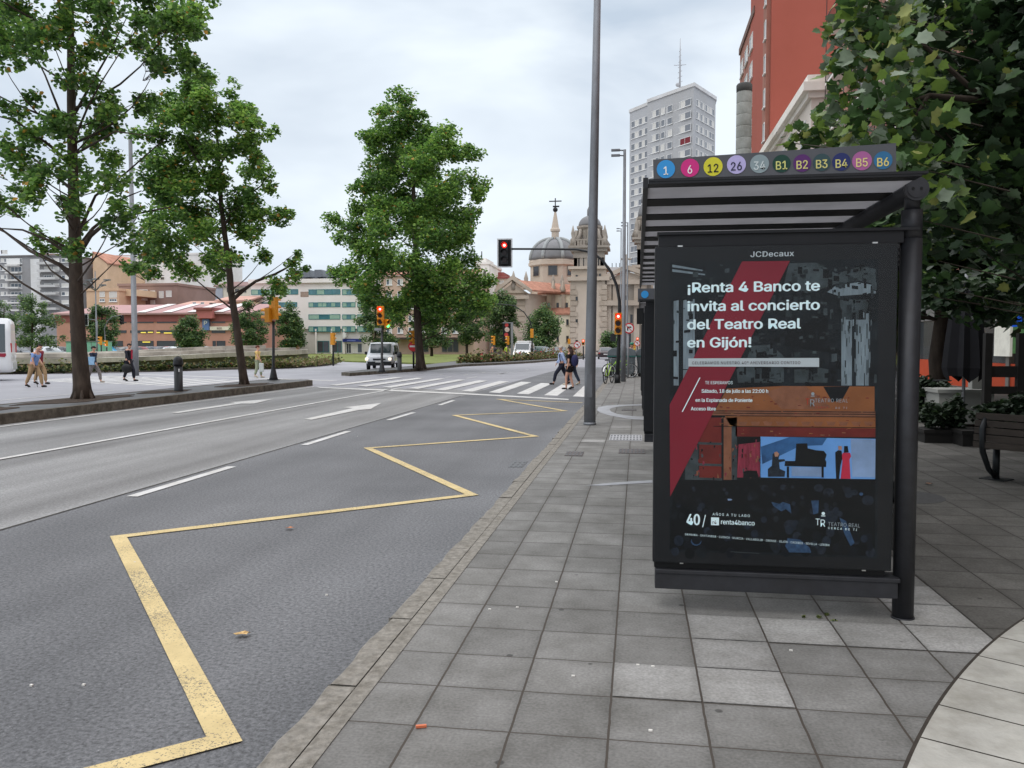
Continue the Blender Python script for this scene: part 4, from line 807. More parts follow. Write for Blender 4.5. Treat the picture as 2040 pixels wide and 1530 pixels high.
for c_, s_ in EA[:34]: qE.tube([c_+Vector((.3+s_,.2,.05-s_*.5)), c_], [.008,.003], 4, cap=False)
qE.build('branch', M_twig, tA, off=bA)
big_plane('second plane tree in line behind the nearest over the dark terrace', Vector((9.8,17.5,0)), 7.5, [(2.3,-3.0,3),(3.4,-3.4,4),(5.4,-3.4,4.2),(7.4,-2.8,3.4),(8.8,-1,1)], 42, 20000, 260, .8, .26, wts=(7,4,.8,.4,.2))
big_plane('third plane tree farther up the right pavement beside the shops', Vector((8.6,25,0)), 5.8, [(2.5,-3,3),(3.6,-3.6,3),(5.0,-3.4,3),(6.2,-2.4,2.4),(6.9,-1,1)], 43, 7000, 150, .8, .32, wts=(7,4,.6,.3,.2))
big_plane('plane tree at the right picture edge shading the slatted bench', Vector((9.6,11.6,0)), 7.5, [(2.2,-3.2,3),(3.4,-4,4),(5.4,-4.2,4.2),(7.4,-3.4,3.4),(8.8,-1,1)], 44, 18000, 240, .8, .24, wts=(8,3,.4,.3,.1))
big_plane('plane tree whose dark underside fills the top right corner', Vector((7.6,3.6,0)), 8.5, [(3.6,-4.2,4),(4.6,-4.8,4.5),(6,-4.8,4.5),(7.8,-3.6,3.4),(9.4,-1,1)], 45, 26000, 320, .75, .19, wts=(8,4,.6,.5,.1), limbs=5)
# ================================================================ BUILDINGS
M_glass = mat('window_glass', srgb(78,88,98), .15, .35, .6, spec=.8)
M_gdark = mat('window_dark', srgb(50,54,60), .2, .3, .7, spec=.7)
M_shut = mat('window_shutter', srgb(206,204,198), .7, .06, 2)
M_wfr = mat('window_frame_white', srgb(222,222,220), .6, .04, 2)
M_roofred = mat('roof_tile_orange', srgb(180,130,110), .9, .22, 1.2, dirt=.25)
def wallm(n, c, var=.07, sc=.35, dirt=.14): return mat('wall_'+n, tuple(min(.86, (k_*.74+.26*sum(srgb(*c))/3)*1.3) for k_ in srgb(*c)), .9, var, sc, dirt=dirt, spec=.2)
_wc = {}
def window_mesh(w_, h_, style):
    """a window facing -Y, centred; style = (panes, frame material, [pane materials], sill)"""
    key = (round(w_,1), round(h_,1), style)
    if key in _wc: return _wc[key]
    n, fr, pm, sill = style; q = MB(); w2, h2 = w_/2, h_/2; f = min(.09, w_*.08); D = .07
    q.box(-w2,-D,-h2,-w2+f,0,h2); q.box(w2-f,-D,-h2,w2,0,h2); q.box(-w2+f,-D,-h2,w2-f,0,-h2+f); q.box(-w2+f,-D,h2-f,w2-f,0,h2)
    r_ = random.Random(hash(key[0]*7+key[1]) & 255)
    iw = (w_-2*f)/n
    for i in range(n):
        xa = -w2+f+iw*i; xb = xa+iw
        if i: q.box(xa-f*.4,-D*.9,-h2+f,xa+f*.4,0,h2-f)
        q.box(xa+(f*.4 if i else 0),-.03,-h2+f,xb-(f*.4 if i < n-1 else 0),-.001,h2-f,1+i % len(pm))
    if sill: q.box(-w2-.1,-.16,-h2-.1,w2+.1,0,-h2-.001)
    me = bpy.data.meshes.new('window'); me.from_pydata(q.v, [], q.f); me.materials.append(MATS[fr])
    for m in pm: me.materials.append(MATS[m])
    me.polygons.foreach_set('material_index', q.m); me.update(); _wc[key] = me; return me
class Bld:
    def __init__(s, name, label, cat='building', loc=(0,0,0), group=None):
        s.o = Vector(loc); s.t = thing(name, label, cat, loc, 0, group); s.nwin = 0; s.rest = MB(); s.restm = None; s.k = 0
    def part(s, mb, name, m, **k): return mb.build(name, m, s.t, off=s.o, **k)
    def box(s, name, m, x0, y0, z0, x1, y1, z1): return s.part(MB().box(x0,y0,z0,x1,y1,z1), name, m)
    def win(s, c, w_, h_, style, rz=0.0, name='window'):
        if s.nwin >= 98: 
            me = window_mesh(w_, h_, style); M = Matrix.Translation(Vector(c)) @ Matrix.Rotation(rz, 4, 'Z'); s.rest.mesh(me, M); s.rest.m[-len(me.polygons):] = [p.material_index for p in me.polygons]; s.restm = list(me.materials); return
        o = bpy.data.objects.new(name, window_mesh(w_, h_, style)); COL.objects.link(o); o.parent = s.t; o.location = Vector(c)-s.o; o.rotation_euler = (0,0,rz); s.nwin += 1
    def end(s):
        if s.restm: tag(s.rest.build('windows', s.restm, s.t, off=s.o), kind='stuff')
    def pwin(s, Y, x0, y0, x1, y1, style, name='window'):        # window by its corners on the facade at Y
        a, b_ = atY(x0, y1, Y), atY(x1, y0, Y); s.win(((a.x+b_.x)/2, Y-.002, (a.z+b_.z)/2), abs(b_.x-a.x), abs(b_.z-a.z), style, 0, name)
def flat_roof_block(b, Y, x0, x1, yt, depth, m, par=.4, pm=None):
    a, c_ = atY(x0, yt, Y), atY(x1, yt, Y); b.box('wall', m, a.x, Y, -.13, c_.x, Y+depth, a.z); b.box('roof', pm or m, a.x-.12, Y-.12, a.z+.001, c_.x+.12, Y+depth, a.z+par); return a, c_
W1 = (2, 'window_frame_white', ('window_glass', 'window_shutter'), True); W2 = (3, 'window_frame_white', ('window_glass','window_shutter','window_glass'), True)
W3 = (1, 'window_frame_white', ('window_glass',), True); W4 = (3, 'window_frame_white', ('window_glass','window_glass','window_glass'), True); W5 = (1, 'window_frame_white', ('window_shutter',), True)
# ---- tall grey tower block with a mast
M_tower = wallm('tower', (156,158,161), .04, .1, .08); M_towerd = wallm('tower_dark', (150,151,155), .04, .1, .08)
C0 = atY(1377,687,185); kC = (CH+(687-162)/FP*C0.y*1.0)
zt = atY(1377.5,163,185).z
Ln = atY(1286,687,185*527/498.0); Lf = atY(1248,687,185*527/480.0); Rf = atY(1420,687,185*527/497.0)
bt = Bld('tower_block', 'very tall pale grey tower block with rows of small windows', loc=(C0.x, C0.y, 0))
q = MB(); dv = (Vector((Lf.x-C0.x, Lf.y-C0.y, 0))).normalized(); nvL = Vector((-dv.y, dv.x, 0)); nvL = nvL if nvL.y < 0 else -nvL
dr = Vector((Rf.x-C0.x, Rf.y-C0.y, 0)).normalized(); nvR = Vector((dr.y, -dr.x, 0)); nvR = nvR if nvR.y < 0 else -nvR
P_c = Vector((C0.x, C0.y, 0)); P_l1 = P_c+(Vector((Ln.x,Ln.y,0))-P_c); P_l2 = Vector((Lf.x,Lf.y,0)); P_r = Vector((Rf.x,Rf.y,0)); setb = nvL*-1.4
P_l1b = P_l1+setb; P_l2b = P_l2+setb*.4; back = Vector((.5,24,0))
fp = [P_c, P_r, P_r+back, P_l2b+Vector((6,16,0)), P_l2b, P_l1b, P_l1]
q.prism([(p.x,p.y) for p in fp], -.13, zt-1.0); bt.part(q, 'wall', M_tower)
cen = sum(fp, Vector((0,0,0)))/len(fp); q = MB(); q.prism([((p.x-cen.x)*1.025+cen.x,(p.y-cen.y)*1.025+cen.y) for p in fp], zt-1.0, zt-.25); bt.part(q, 'roof', wallm('tower_roof', (186,186,186)))
q = MB(); mb_ = P_c.lerp(P_l1, .35)+Vector((1,8,0)); H_ = atY(1331,78,mb_.y).z
q.tube([mb_+Vector((0,0,zt-1)), mb_+Vector((0,0,zt+8)), mb_+Vector((0,0,H_))], [.28,.2,.06], 6)
for k_ in range(9): z_ = zt+1+k_*1.2; q.tube([mb_+Vector((-.7+k_*.06,0,z_)), mb_+Vector((.7-k_*.06,0,z_+.5))], .06, 4)
q.tube([mb_+Vector((-1.4,0,zt+7.6)), mb_+Vector((1.4,0,zt+7.6))], .07, 4); q.ball(mb_+Vector((.6,-.3,zt+1.6)), .7, 8); q.ball(mb_+Vector((-.5,-.3,zt+3)), .5, 8)
bt.part(q, 'antenna', M_towerd)
angL = math.atan2(dv.y, dv.x)+math.pi; angR = math.atan2(dr.y, dr.x)
def tow(px, w_, n_, face, row):
    # column on the face line nearest to the pixel column
    r = ray(px, 687)
    A, Bp = (P_c, P_l1) if face == 'a' else ((P_l1b, P_l2b) if face == 'b' else (P_c, P_r))
    d = Bp-A; t = (A.x*r.y-A.y*r.x)/(d.y*r.x-d.x*r.y); p = A+d*t; nv = nvR if face == 'r' else nvL; ang = angR if face == 'r' else angL
    z_ = zt-4.1-row*2.72; p = p+nv*.01
    if z_ < 4: return
    sty = W2 if n_ == 3 else (W1 if n_ == 2 else (W3 if (row+int(px)) % 3 else W5))
    sty = tuple(('tower_glass' if k_ == 'window_glass' else k_) if isinstance(k_, str) else (tuple('tower_glass' if j_ == 'window_glass' else j_ for j_ in k_) if isinstance(k_, tuple) else k_) for k_ in sty)
    if n_ == 3 and row == 3 and face == 'a' and px > 1350: sty = (3, 'window_frame_white', ('awning_red',), True)
    bt.win((p.x, p.y, z_), w_, 1.5, sty, ang)
mat('awning_red', srgb(120,44,52), .8, .1); mat('tower_glass', srgb(118,122,128), .3, .15, .5, spec=.5)
for row in range(19):
    for px, w_, n_, f_ in ((1355,5.6,3,'a'),(1330,1.9,1,'a'),(1317,1.3,1,'a'),(1300,3.6,3,'a'),(1279,3.4,3,'b'),(1262,2.8,2,'b'),(1385,1.9,2,'r'),(1394,1.9,2,'r'),(1403,2.0,2,'r'),(1410,1.5,1,'r'),(1415,1.3,1,'r')): tow(px, w_, n_, f_, row)
bt.end()
# ---- orange-red slab block at the right
M_or = wallm('orange_render', (158,68,46), .05, .12, .10); M_brk = wallm('brown_brick', (148,92,74), .10, .6, .15)
YO = 75.0; oa, ob = atY(1528,687,YO), atY(1676,687,YO)
bo = Bld('apartment_building', 'high orange red slab building with a plain windowless side', loc=(oa.x, YO, 0))
bo.box('wall', M_or, oa.x, YO, -.13, ob.x+14, YO+14, 48)
ol = atY(1467,687,98); om = atY(1495,687,86); zl = atY(1467,110,98).z; zm = atY(1494,27,86).z
q = MB(); q.prism([(oa.x-.35,YO+.6),(oa.x-.35,YO+1.5),(oa.x-.01,YO+1.5),(oa.x-.01,YO+.6)], -.13, 47.9); bo.part(q, 'corner_strip', M_brk)
q = MB(); q.prism([(oa.x-.01,YO+3.2),(om.x,86),(om.x+4,86),(oa.x+2,YO+3.2)], -.13, 40.0); q.prism([(om.x,86.01),(ol.x,98),(ol.x+6,98),(om.x+4,86.01)], -.13, (zl+zm)/2); bo.part(q, 'side_wing', M_brk)
q = MB(); q.prism([(om.x-.15,85.9),(ol.x-.15,98.1),(ol.x+6,98.1),(om.x+4,85.9)], (zl+zm)/2+.001, (zl+zm)/2+.7); bo.part(q, 'roof', wallm('roof_edge', (110,84,76)))
av = math.atan2(98-86, ol.x-om.x)+math.pi
for row in range(13):
    for f_, w_ in ((.18,2.3),(.5,2.3),(.82,2.3)):
        p = Vector((om.x,86,0)).lerp(Vector((ol.x,98,0)), f_); bo.win((p.x-.03, p.y-.01, (zl+zm)/2-2.2-row*2.9), w_, 1.6, W1, av)
    p = Vector((oa.x-.01, YO+3.2, 0)).lerp(Vector((om.x,86,0)), .45)
for row in range(14): bo.win((oa.x-.36, YO+1.05, 44-row*2.95), .8, 1.6, W3, -math.pi/2)
bo.end()
# ---- beige block with cornice in front of it
M_bei = wallm('beige', (196,184,172), .05, .3, .12); M_beic = wallm('beige_cornice', (212,204,194), .04, .4)
YB = 55.0; ba, bb = atY(1608,687,YB), atY(1760,687,YB); zB = atY(1608,152,YB).z
b = Bld('apartment_building', 'beige corner building with stepped white cornice beside the orange slab', loc=(ba.x, YB, 0))
b.box('wall', M_bei, ba.x, YB, -.13, bb.x+6, 74.4, zB-1.4)
q = MB(); q.box(ba.x-.25,YB-.25,zB-1.399,bb.x+6,74.4,zB-1.05); q.box(ba.x-.6,YB-.6,zB-1.049,bb.x+6,74.6,zB-.5); q.box(ba.x-.3,YB-.3,zB-.499,bb.x+6,74.4,zB); b.part(q, 'cornice', M_beic)
for row in range(6):
    z_ = zB-3.3-row*3.05
    for dx in (2.0,5.2): b.win((ba.x+dx+.6, YB-.004, z_), 2.3, 1.5, W1)
    for k_ in range(5): b.win((ba.x-.004, YB+2.2+k_*3.7, z_), 1.5, 1.9, W1, -math.pi/2)
    q = MB(); q.box(ba.x-.09,YB-.09,z_-1.35,bb.x+6,74.3,z_-1.2); b.part(q, 'string_course', M_beic)
for k_ in range(3): b.win((ba.x-.005, YB+4+k_*5.5, 3.2), 2.6, 2.6, W4, -math.pi/2)
b.end()
# ---- ribbed concrete flue beside the orange slab
fp_ = atY(1476,687,66); zf = atY(1476,175,66).z; rF = 14.3/FP*66
b = Bld('concrete_flue', 'round ribbed concrete flue with a dark cap rising beside the orange slab', 'flue', (fp_.x, fp_.y, 0))
M_flue = wallm('flue', (142,144,138), .12, .8, .35); q = MB(); z_ = -.1
while z_ < zf-.6: q.lathe([(rF*.975,z_),(rF*1.0,z_+.06),(rF*1.0,z_+.82),(rF*.975,z_+.88)], (fp_.x,fp_.y,0), 20); z_ += .88
b.part(q, 'shaft', M_flue); q = MB(); q.lathe([(rF*1.02,z_),(rF*1.04,z_+.5),(rF*.9,z_+.62),(rF*.3,z_+.66)], (fp_.x,fp_.y,0), 20); b.part(q, 'cap', wallm('flue_cap', (72,72,70)))
# ---- white block with iron balconies along the right side (seen through the leaves)
M_wht = wallm('white_render', (206,200,192), .05, .4, .12); M_ironb = mat('iron_black', srgb(30,30,34), .5, .2, 8); M_pink = wallm('pink', (176,118,98), .08, .5)
b = Bld('apartment_building', 'white block with black iron balconies half hidden by the plane leaves', loc=(12.4, 24, 0))
b.box('wall', M_pink, 12.4, -24, 4.2, 24, 54.6, 30)
b.box('ground_floor', wallm('stone_dark', (96,92,88), .12, .8), 12.5, -24, -.1, 24, 54.6, 4.19)
for row in range(8):
    z_ = 5.0+row*3.05
    for k_ in range(5):
        y0 = 23.2+k_*6.2; q = MB(); q.box(11.1,y0,z_,12.39,y0+4.6,z_+.16); b.part(q, 'balcony', M_wht)
        q = MB(); q.box(11.1,y0,z_+1.02,11.14,y0+4.6,z_+1.06); q.box(11.1,y0,z_+.161,11.14,y0+4.6,z_+.2)
        for j in range(24): q.box(11.11,y0+j*.198,z_+.2,11.125,y0+j*.198+.015,z_+1.02)
        for yy in (y0,y0+4.56): q.box(11.1,yy,z_+.2,12.39,yy+.03,z_+.24); q.box(11.1,yy,z_+1.0,12.39,yy+.03,z_+1.04); q.box(11.1,yy,z_+.16,11.14,yy+.04,z_+3.05)
        b.part(q, 'balcony_railing', M_ironb)
        b.win((12.396, y0+1.3, z_+1.35), 1.3, 2.2, W1, -math.pi/2)
b.end()
# ---- shops at its foot, behind the terrace
M_oglow = mat('shop_orange', srgb(196,74,36), .6, .12, 1); M_gl2 = mat('shop_glass', srgb(60,66,70), .12, .3, 1, spec=.7)
b = Bld('shop_front', 'orange fronted shop with green and white signs lit behind the dark terrace', 'shop', (12.3, 22, 0)); so2 = b
b.box('fascia', wallm('fascia_grey', (130,126,122)), 12.25, 20, 2.6, 12.48, 48, 4.1); b.box('stall_riser', M_oglow, 12.2, 20, -.0, 12.48, 48, .95)
for k_ in range(9):
    y0 = 20.4+k_*3.05; b.part(MB().box(12.3,y0,.96,12.47,y0+2.7,2.59), 'shop_window', M_gl2)
    b.part(MB().box(12.15,y0+2.75,-.0,12.49,y0+3.0,2.599), 'pilaster', wallm('pil', (120,116,110)))
lit = mat('lit_strip', (.95,.85,.35), .5, .02, emit=(1,.9,.35), estr=2.2)
b.part(MB().box(12.05,27.3,1.9,12.14,27.5,3.2), 'light_strip', lit); b.part(MB().box(12.06,27.6,1.3,12.14,28.8,3.1), 'poster', mat('poster_green', srgb(70,110,60), .6, .4, 2, emit=srgb(60,110,50), estr=.15))
b.part(MB().box(12.06,25.4,.9,12.14,26.3,3.0), 'poster', mat('poster_ltblue', srgb(150,190,215), .6, .2, 2, emit=srgb(150,190,215), estr=.5))
b.part(MB().box(12.06,29.0,1.2,12.14,30.2,2.6), 'shop_window', mat('lit_window', srgb(190,190,180), .5, .25, 3, emit=(.8,.78,.7), estr=.35))
# ---- church
M_st = wallm('church_stone', (182,166,148), .08, .12, .22); M_std = wallm('church_stone_grey', (150,140,128), .10, .15, .3); M_cream = wallm('church_cream', (214,202,176), .05, .1, .12); M_dome = mat('dome_slate', srgb(124,124,126), .7, .14, .3, dirt=.2)
M_trim = wallm('church_trim', (170,154,136), .08, .3, .25)
YC = 150.0; cc = atY(1105.6,687,YC+14); kx = YC/FP
ch = Bld('church', 'stone church with a ribbed grey dome, spire and twin bell towers', 'church', (cc.x, YC, 0))
zY = lambda y, Y=YC: atY(1100, y, Y).z; xY = lambda x, Y=YC: atY(x, 687, Y).x
# drum and dome
Yd = YC+14; cx_, cy_ = xY(1105.6, Yd), Yd; kd = Yd/FP; rD = 52*kd; zd0, zd1, zd2, zd3 = zY(575,Yd), zY(534,Yd), zY(522.5,Yd), zY(479,Yd)
q = MB(); q.lathe([(rD*.98,zd0-12),(rD*.98,zd1),(rD*1.06,zd1+.3),(rD*1.06,zd1+.8),(rD*.99,zd1+.9),(rD*.99,zd2-.5),(rD*1.03,zd2-.2),(rD*1.03,zd2+.2)], (cx_,cy_,0), 8, smooth=False); ch.part(q, 'drum', M_st)
q = MB(); prof = [(rD*.97*math.cos(t)**.9 if t < 1.5 else .4, zd2+.2+(zd3-zd2)*math.sin(t)) for t in [i*math.pi/2/10 for i in range(10)]]
q.lathe(prof, (cx_,cy_,0), 32); dm = ch.part(q, 'dome', M_dome)
for k_ in range(8):
    a = math.pi*2*(k_+.5)/8; q = MB(); q.tube([(cx_+(r_+.05)*math.cos(a), cy_+(r_+.05)*math.sin(a), z_+.1) for r_, z_ in prof], .38, 6); q.build('rib', wallm('rib_pale', (138,142,142)), dm, off=ch.o)
for k_ in range(8):
    a = math.pi*2*k_/8; p = Vector((cx_+rD*.915*math.cos(a), cy_+rD*.915*math.sin(a), (zd0+zd1)/2+1.6))
    if math.sin(a) < .3: ch.win(p, 1.9, 2.9, (1,'church_frame',('window_dark',),False) if MATS.get('church_frame') or mat('church_frame', srgb(160,148,132), .9) else None, a+math.pi/2)
zl0, zl1, zl2 = zY(479,Yd)-1.2, zY(462,Yd), zY(423,Yd)
q = MB(); q.lathe([(9*kd*1.3,zl0),(8.4*kd*1.2,zl0+1.4),(7.6*kd,zl0+1.5),(7.6*kd,zl1),(10*kd,zl1+.1),(10*kd,zl1+.5),(8*kd,zl1+.7),(2.2*kd,zl2),(1.2*kd,zl2+.3)], (cx_,cy_,0), 8, smooth=False); lt_ = ch.part(q, 'lantern', M_st)
q = MB(); q.ball((cx_,cy_,zl2+.5), .5, 10); q.tube([(cx_,cy_,zl2),(cx_,cy_,zY(395,Yd))], .12, 6); q.tube([(cx_-.95*1.3,cy_,zY(401,Yd)),(cx_+.95*1.3,cy_,zY(401,Yd))], .12, 6); q.box(cx_-.5,cy_-.05,zY(413,Yd),cx_+.8,cy_+.05,zY(410,Yd)); q.build('cross', M_ironb, lt_, off=ch.o)
# nave and aisle with tiled roofs
xa, xb = xY(1086), xY(1136); zn = zY(586); q = MB(); q.box(xa,YC+2,-.1,xb+6,YC+26,zn); q.box(xa-6,YC-1,-.1,xb,YC+2,zY(628)); ch.part(q, 'nave_wall', M_cream)
q = MB(); q.ext([(xa-18*kx,YC+1.7,zn+.02),(xb+6,YC+1.7,zn+.02),(xb+6,YC+14,zY(563)+.2),(xa-8*kx,YC+14,zY(563)+.2)], (0,0,.4)); q.ext([(xa-6,YC-1.3,zY(628)+.02),(xb,YC-1.3,zY(628)+.02),(xb,YC+1.98,zY(615)),(xa-6,YC+1.98,zY(615))], (0,0,.3)); ch.part(q, 'roof', M_roofred)
WC = (1,'church_frame',('window_dark',),True)
for x_ in (1093,1111,1129): ch.pwin(YC+2, x_-2.6, 603, x_+2.6, 617, WC)
for x_ in (1093,1111,1130.5): ch.pwin(YC-1, x_-2.6, 636, x_+2.6, 648, WC); ch.pwin(YC-1, x_-2.6, 669, x_+2.6, 682, WC)
for x_ in (1100,1120): q = MB(); q.box(xY(x_)-.35,YC+1.6,zn-6,xY(x_)+.35,YC+1.99,zn+.01); q.lathe([(.5,zn+.5),(.5,zn+.9),(.15,zn+2.6)], (xY(x_),YC+1.7,0), 6); ch.part(q, 'buttress', M_trim)
# transept with pediment
xt0, xt1 = xY(1000,YC-6), xY(1046,YC-6); zte, zta = zY(583,YC-6), zY(563.5,YC-6); xm = xY(1021.5,YC-6)
q = MB(); q.prism([(xt0,YC-6),(xt1,YC-6),(xY(1087,YC+2)+.0,YC+1.9),(xY(1087,YC+2),YC+14),(xt0-.5,YC+14)], -.1, zte); ch.part(q, 'transept_wall', M_st)
q = MB(); q.ext([(xt0-.4,YC-6.3,zte),(xt1+.4,YC-6.3,zte),(xm,YC-6.3,zta)], (0,2,0)); q.box(xt0-.8,YC-6.8,zte-1.1,xt1+.8,YC-6.001,zte-.5)
for s_, (xe_) in ((-1,xt0-1.2),(1,xt1+1.2)): q.ext([(xe_,YC-6.9,zte-.1),(xm,YC-6.9,zta+.6),(xm,YC-6.9,zta+1.3),(xe_,YC-6.9,zte+.6)], (0,1.2,0))
ch.part(q, 'pediment', M_trim)
q = MB(); q.ext([(xt1+.6,YC-6,zte+.3),(xY(1087,YC+2)+3,YC+1.9,zte+.3),(xm+11,YC+14,zta+.6),(xm,YC-5.5,zta+.4)], (0,0,.3)); ch.part(q, 'roof', M_roofred)
q = MB()
for z_ in range(0, int(zte/.95)-1): q.box(xt1-1.1-(z_%2)*.35,YC-6.12,z_*.95,xt1+.05,YC-5.9,z_*.95+.8)
ch.part(q, 'quoins', M_trim)
for x_, y_, Y_ in ((1023,556,YC-6),(1048,556,YC-2),(1102,562,YC+3),(1120,562,YC+3)):
    p = atY(x_, y_+10, Y_); q = MB(); q.lathe([(.5,p.z-1),(.5,p.z),(.3,p.z+.2),(.42,p.z+1),(.05,p.z+2.3)], (p.x,Y_,0), 8); ch.part(q, 'pinnacle', M_std)
# bell towers
def bell_tower(X0, X1, Y0, py0=560, right=False):
    zc = zY(py0,Y0); w_ = X1-X0; cxx = (X0+X1)/2; cyy = Y0+w_/2; z1, z2, z3, z4_ = zY(537,Y0), zY(501.6,Y0), zY(492,Y0), zY(452,Y0); ztop = zY(430,Y0)
    if right: d_ = (z4_-zc)*.55; z1, z2, z3, z4_, ztop = zc+2.5, zc+7, zc+8, zc+11.5, zc+14
    q = MB(); q.box(X0,Y0,-.1,X1,Y0+w_,zc); q.box(X0-.5,Y0-.5,zc+.001,X1+.5,Y0+w_+.5,zc+.7); q.box(X0+.1,Y0+.1,zc+.7,X1-.1,Y0+w_-.1,z1); q.box(X0-.4,Y0-.4,z1+.001,X1+.4,Y0+w_+.4,z1+.5)
    tw = ch.part(q, 'bell_tower', M_st)
    for e_ in (0,1):
        q = MB()
        for z_ in range(0, int(zc/.95)): xs = (X0-.06, X1-.9-(z_%2)*.35)[e_]; q.box(xs,Y0-.14,z_*.95,xs+.96+(z_%2)*.35,Y0-.002,z_*.95+.8)
        q.build('quoins', M_trim, tw, off=ch.o)
    q = MB(); in_ = .55                                  # open belfry: piers and arches
    q.box(X0+1.2,Y0+1.2,z1+.5,X1-1.2,Y0+w_-1.2,z2,1)
    for f in (0,.22,.39,.61,.78,1): 
        x_ = X0+in_+(w_-2*in_-.62)*f; q.box(x_,Y0+in_,z1+.501,x_+.62,Y0+in_+.8,z2); q.box(x_,Y0+w_-in_-.8,z1+.501,x_+.62,Y0+w_-in_,z2)
        y_ = Y0+in_+(w_-2*in_-.62)*f; q.box(X0+in_-.01,y_,z1+.502,X0+in_+.78,y_+.6,z2-.01); q.box(X1-in_-.8,y_,z1+.502,X1-in_+.01,y_+.6,z2-.01)
    q.box(X0+in_-.1,Y0+in_-.1,z2-1.1,X1-in_+.1,Y0+in_+.9,z2-.02); q.box(X0,Y0,z2+.001,X1,Y0+w_,z2+.6); q.box(X0-.4,Y0-.4,z2+.6,X1+.4,Y0+w_+.4,z2+1.0)
    q.build('belfry', [M_std, M_gdark], tw, off=ch.o)
    q = MB(); 
    for i in range(12): x_ = X0+.1+(w_-.5)*i/11; q.box(x_,Y0+.02,z2+1.0,x_+.28,Y0+.3,z2+1.9)
    q.box(X0,Y0,z2+1.9,X1,Y0+.34,z2+2.15); q.build('balustrade', M_std, tw, off=ch.o)
    r_ = w_*.33; q = MB(); q.lathe([(r_*1.1,z2+1.0),(r_*1.1,z3+.3),(r_,z3+.5),(r_,z4_-.4),(r_*1.16,z4_),(r_*1.16,z4_+.35),(r_*.95,z4_+.4)], (cxx,cyy,0), 8, smooth=False)
    for k_ in range(8):
        a = 2*math.pi*k_/8; c2, s2_ = math.cos(a), math.sin(a); q.tube([(cxx+r_*1.02*c2,cyy+r_*1.02*s2_,z4_-.3),(cxx+r_*1.1*c2,cyy+r_*1.1*s2_,z3+2.2),(cxx+r_*1.6*c2,cyy+r_*1.6*s2_,z2+1.2)], [.3,.34,.45], 5)
        a = 2*math.pi*(k_+.5)/8; c2, s2_ = math.cos(a), math.sin(a); R_ = Matrix.Rotation(a,3,'Z'); v = [R_ @ Vector(p_) for p_ in ((r_*.925,-.45,0),(r_*.925,.45,0))]
        q.add([(cxx+v[0].x*1.01,cyy+v[0].y*1.01,z3+1.2),(cxx+v[1].x*1.01,cyy+v[1].y*1.01,z3+1.2),(cxx+v[1].x*1.01,cyy+v[1].y*1.01,z4_-1.4),(cxx+v[0].x*1.01,cyy+v[0].y*1.01,z4_-1.4)], [(0,1,2,3)], 1)
    q.build('octagon', [M_std, M_gdark], tw, off=ch.o)
    q = MB(); pf = [(r_*.98*math.cos(t), z4_+.36+(ztop-z4_)*math.sin(t)) for t in [i*math.pi/2/8 for i in range(8)]]+[(.5,ztop+.4),(.5,ztop+1.4),(.12,ztop+2.2)]
    q.lathe(pf, (cxx,cyy,0), 16); q.build('cupola', M_dome, tw, off=ch.o)
    for sx_ in (0,1):
        for sy_ in (0,1):
            q = MB(); q.lathe([(.5,z2+1.0),(.5,z2+2.2),(.25,z2+2.4),(.38,z2+3.2),(.06,z2+4.6)], (X0+.4+(w_-.8)*sx_, Y0+.4+(w_-.8)*sy_, 0), 8); q.build('pinnacle', M_std, tw, off=ch.o)
tX0, tX1 = xY(1136,YC-4), xY(1208,YC-4); bell_tower(tX0, tX1, YC-4)
for y_ in (552,595,640,686): ch.pwin(YC-4, 1146.5, y_-4.5 if y_ < 680 else y_-9, 1151.5, y_+4.5 if y_ < 680 else y_+6, WC)
for x_ in (1186,1193): ch.pwin(YC-4, x_, 545, x_+4.5, 560, WC)
# entrance front
fX0, fX1 = xY(1209,YC-3), xY(1296,YC-3); zf0, zfa = zY(563,YC-3), zY(543,YC-3)
q = MB(); q.box(fX0,YC-3,-.1,fX1,YC+20,zf0-.3); ch.part(q, 'front_wall', M_std)
q = MB(); fm = xY(1247,YC-3); q.box(fX0-.3,YC-4,zf0-.5,fX1+.3,YC-3.001,zf0+.3); q.ext([(fX0,YC-3.6,zf0+.31),(fX1,YC-3.6,zf0+.31),(fm,YC-3.6,zfa)], (0,2,0))
for xe_ in (fX0-.5, fX1+.5): q.ext([(xe_,YC-4.4,zf0+.31),(fm,YC-4.4,zfa+.3),(fm,YC-4.4,zfa+1.1),(xe_,YC-4.4,zf0+1.1)], (0,1.6,0))
for x_ in (1212,1226,1268,1282): q.box(xY(x_,YC-3)-.5,YC-3.5,-.1,xY(x_,YC-3)+.5,YC-3.001,zf0-.5)
z_ = zY(610,YC-3); q.box(fX0,YC-4.1,z_,fX1,YC-3.501,z_+.9); ch.part(q, 'front_mouldings', M_trim)
q = MB(); p = atY(1247,690,YC-3); w2 = 9.5*kx; hh = zY(662,YC-3)-w2*.2; pts = [(p.x-w2,0),(p.x+w2,0)]+[(p.x+w2*math.cos(t), hh-w2*.4+w2*math.sin(t)) for t in [math.pi*i/10 for i in range(11)]]
q.ext([(a_,YC-3.06,z_) for a_, z_ in pts], (0,.05,0)); ch.part(q, 'door', M_gdark)
for x_, y0_, y1_, wd in ((1226.5,586,600,5),(1247,588,598,9),(1258,626,644,6),(1280,586,600,5)): ch.pwin(YC-3, x_-wd/2, y0_, x_+wd/2, y1_, WC, 'niche')
q = MB(); q.tube([(fm,YC-3,zfa+.5),(fm,YC-3,zfa+3)], .25, 6); q.tube([(fm-.9,YC-3,zfa+2.2),(fm+.9,YC-3,zfa+2.2)], .2, 6); q.lathe([(1,zfa),(.6,zfa+.7),(.3,zfa+1)], (fm,YC-3,0), 8); ch.part(q, 'cross', M_std)
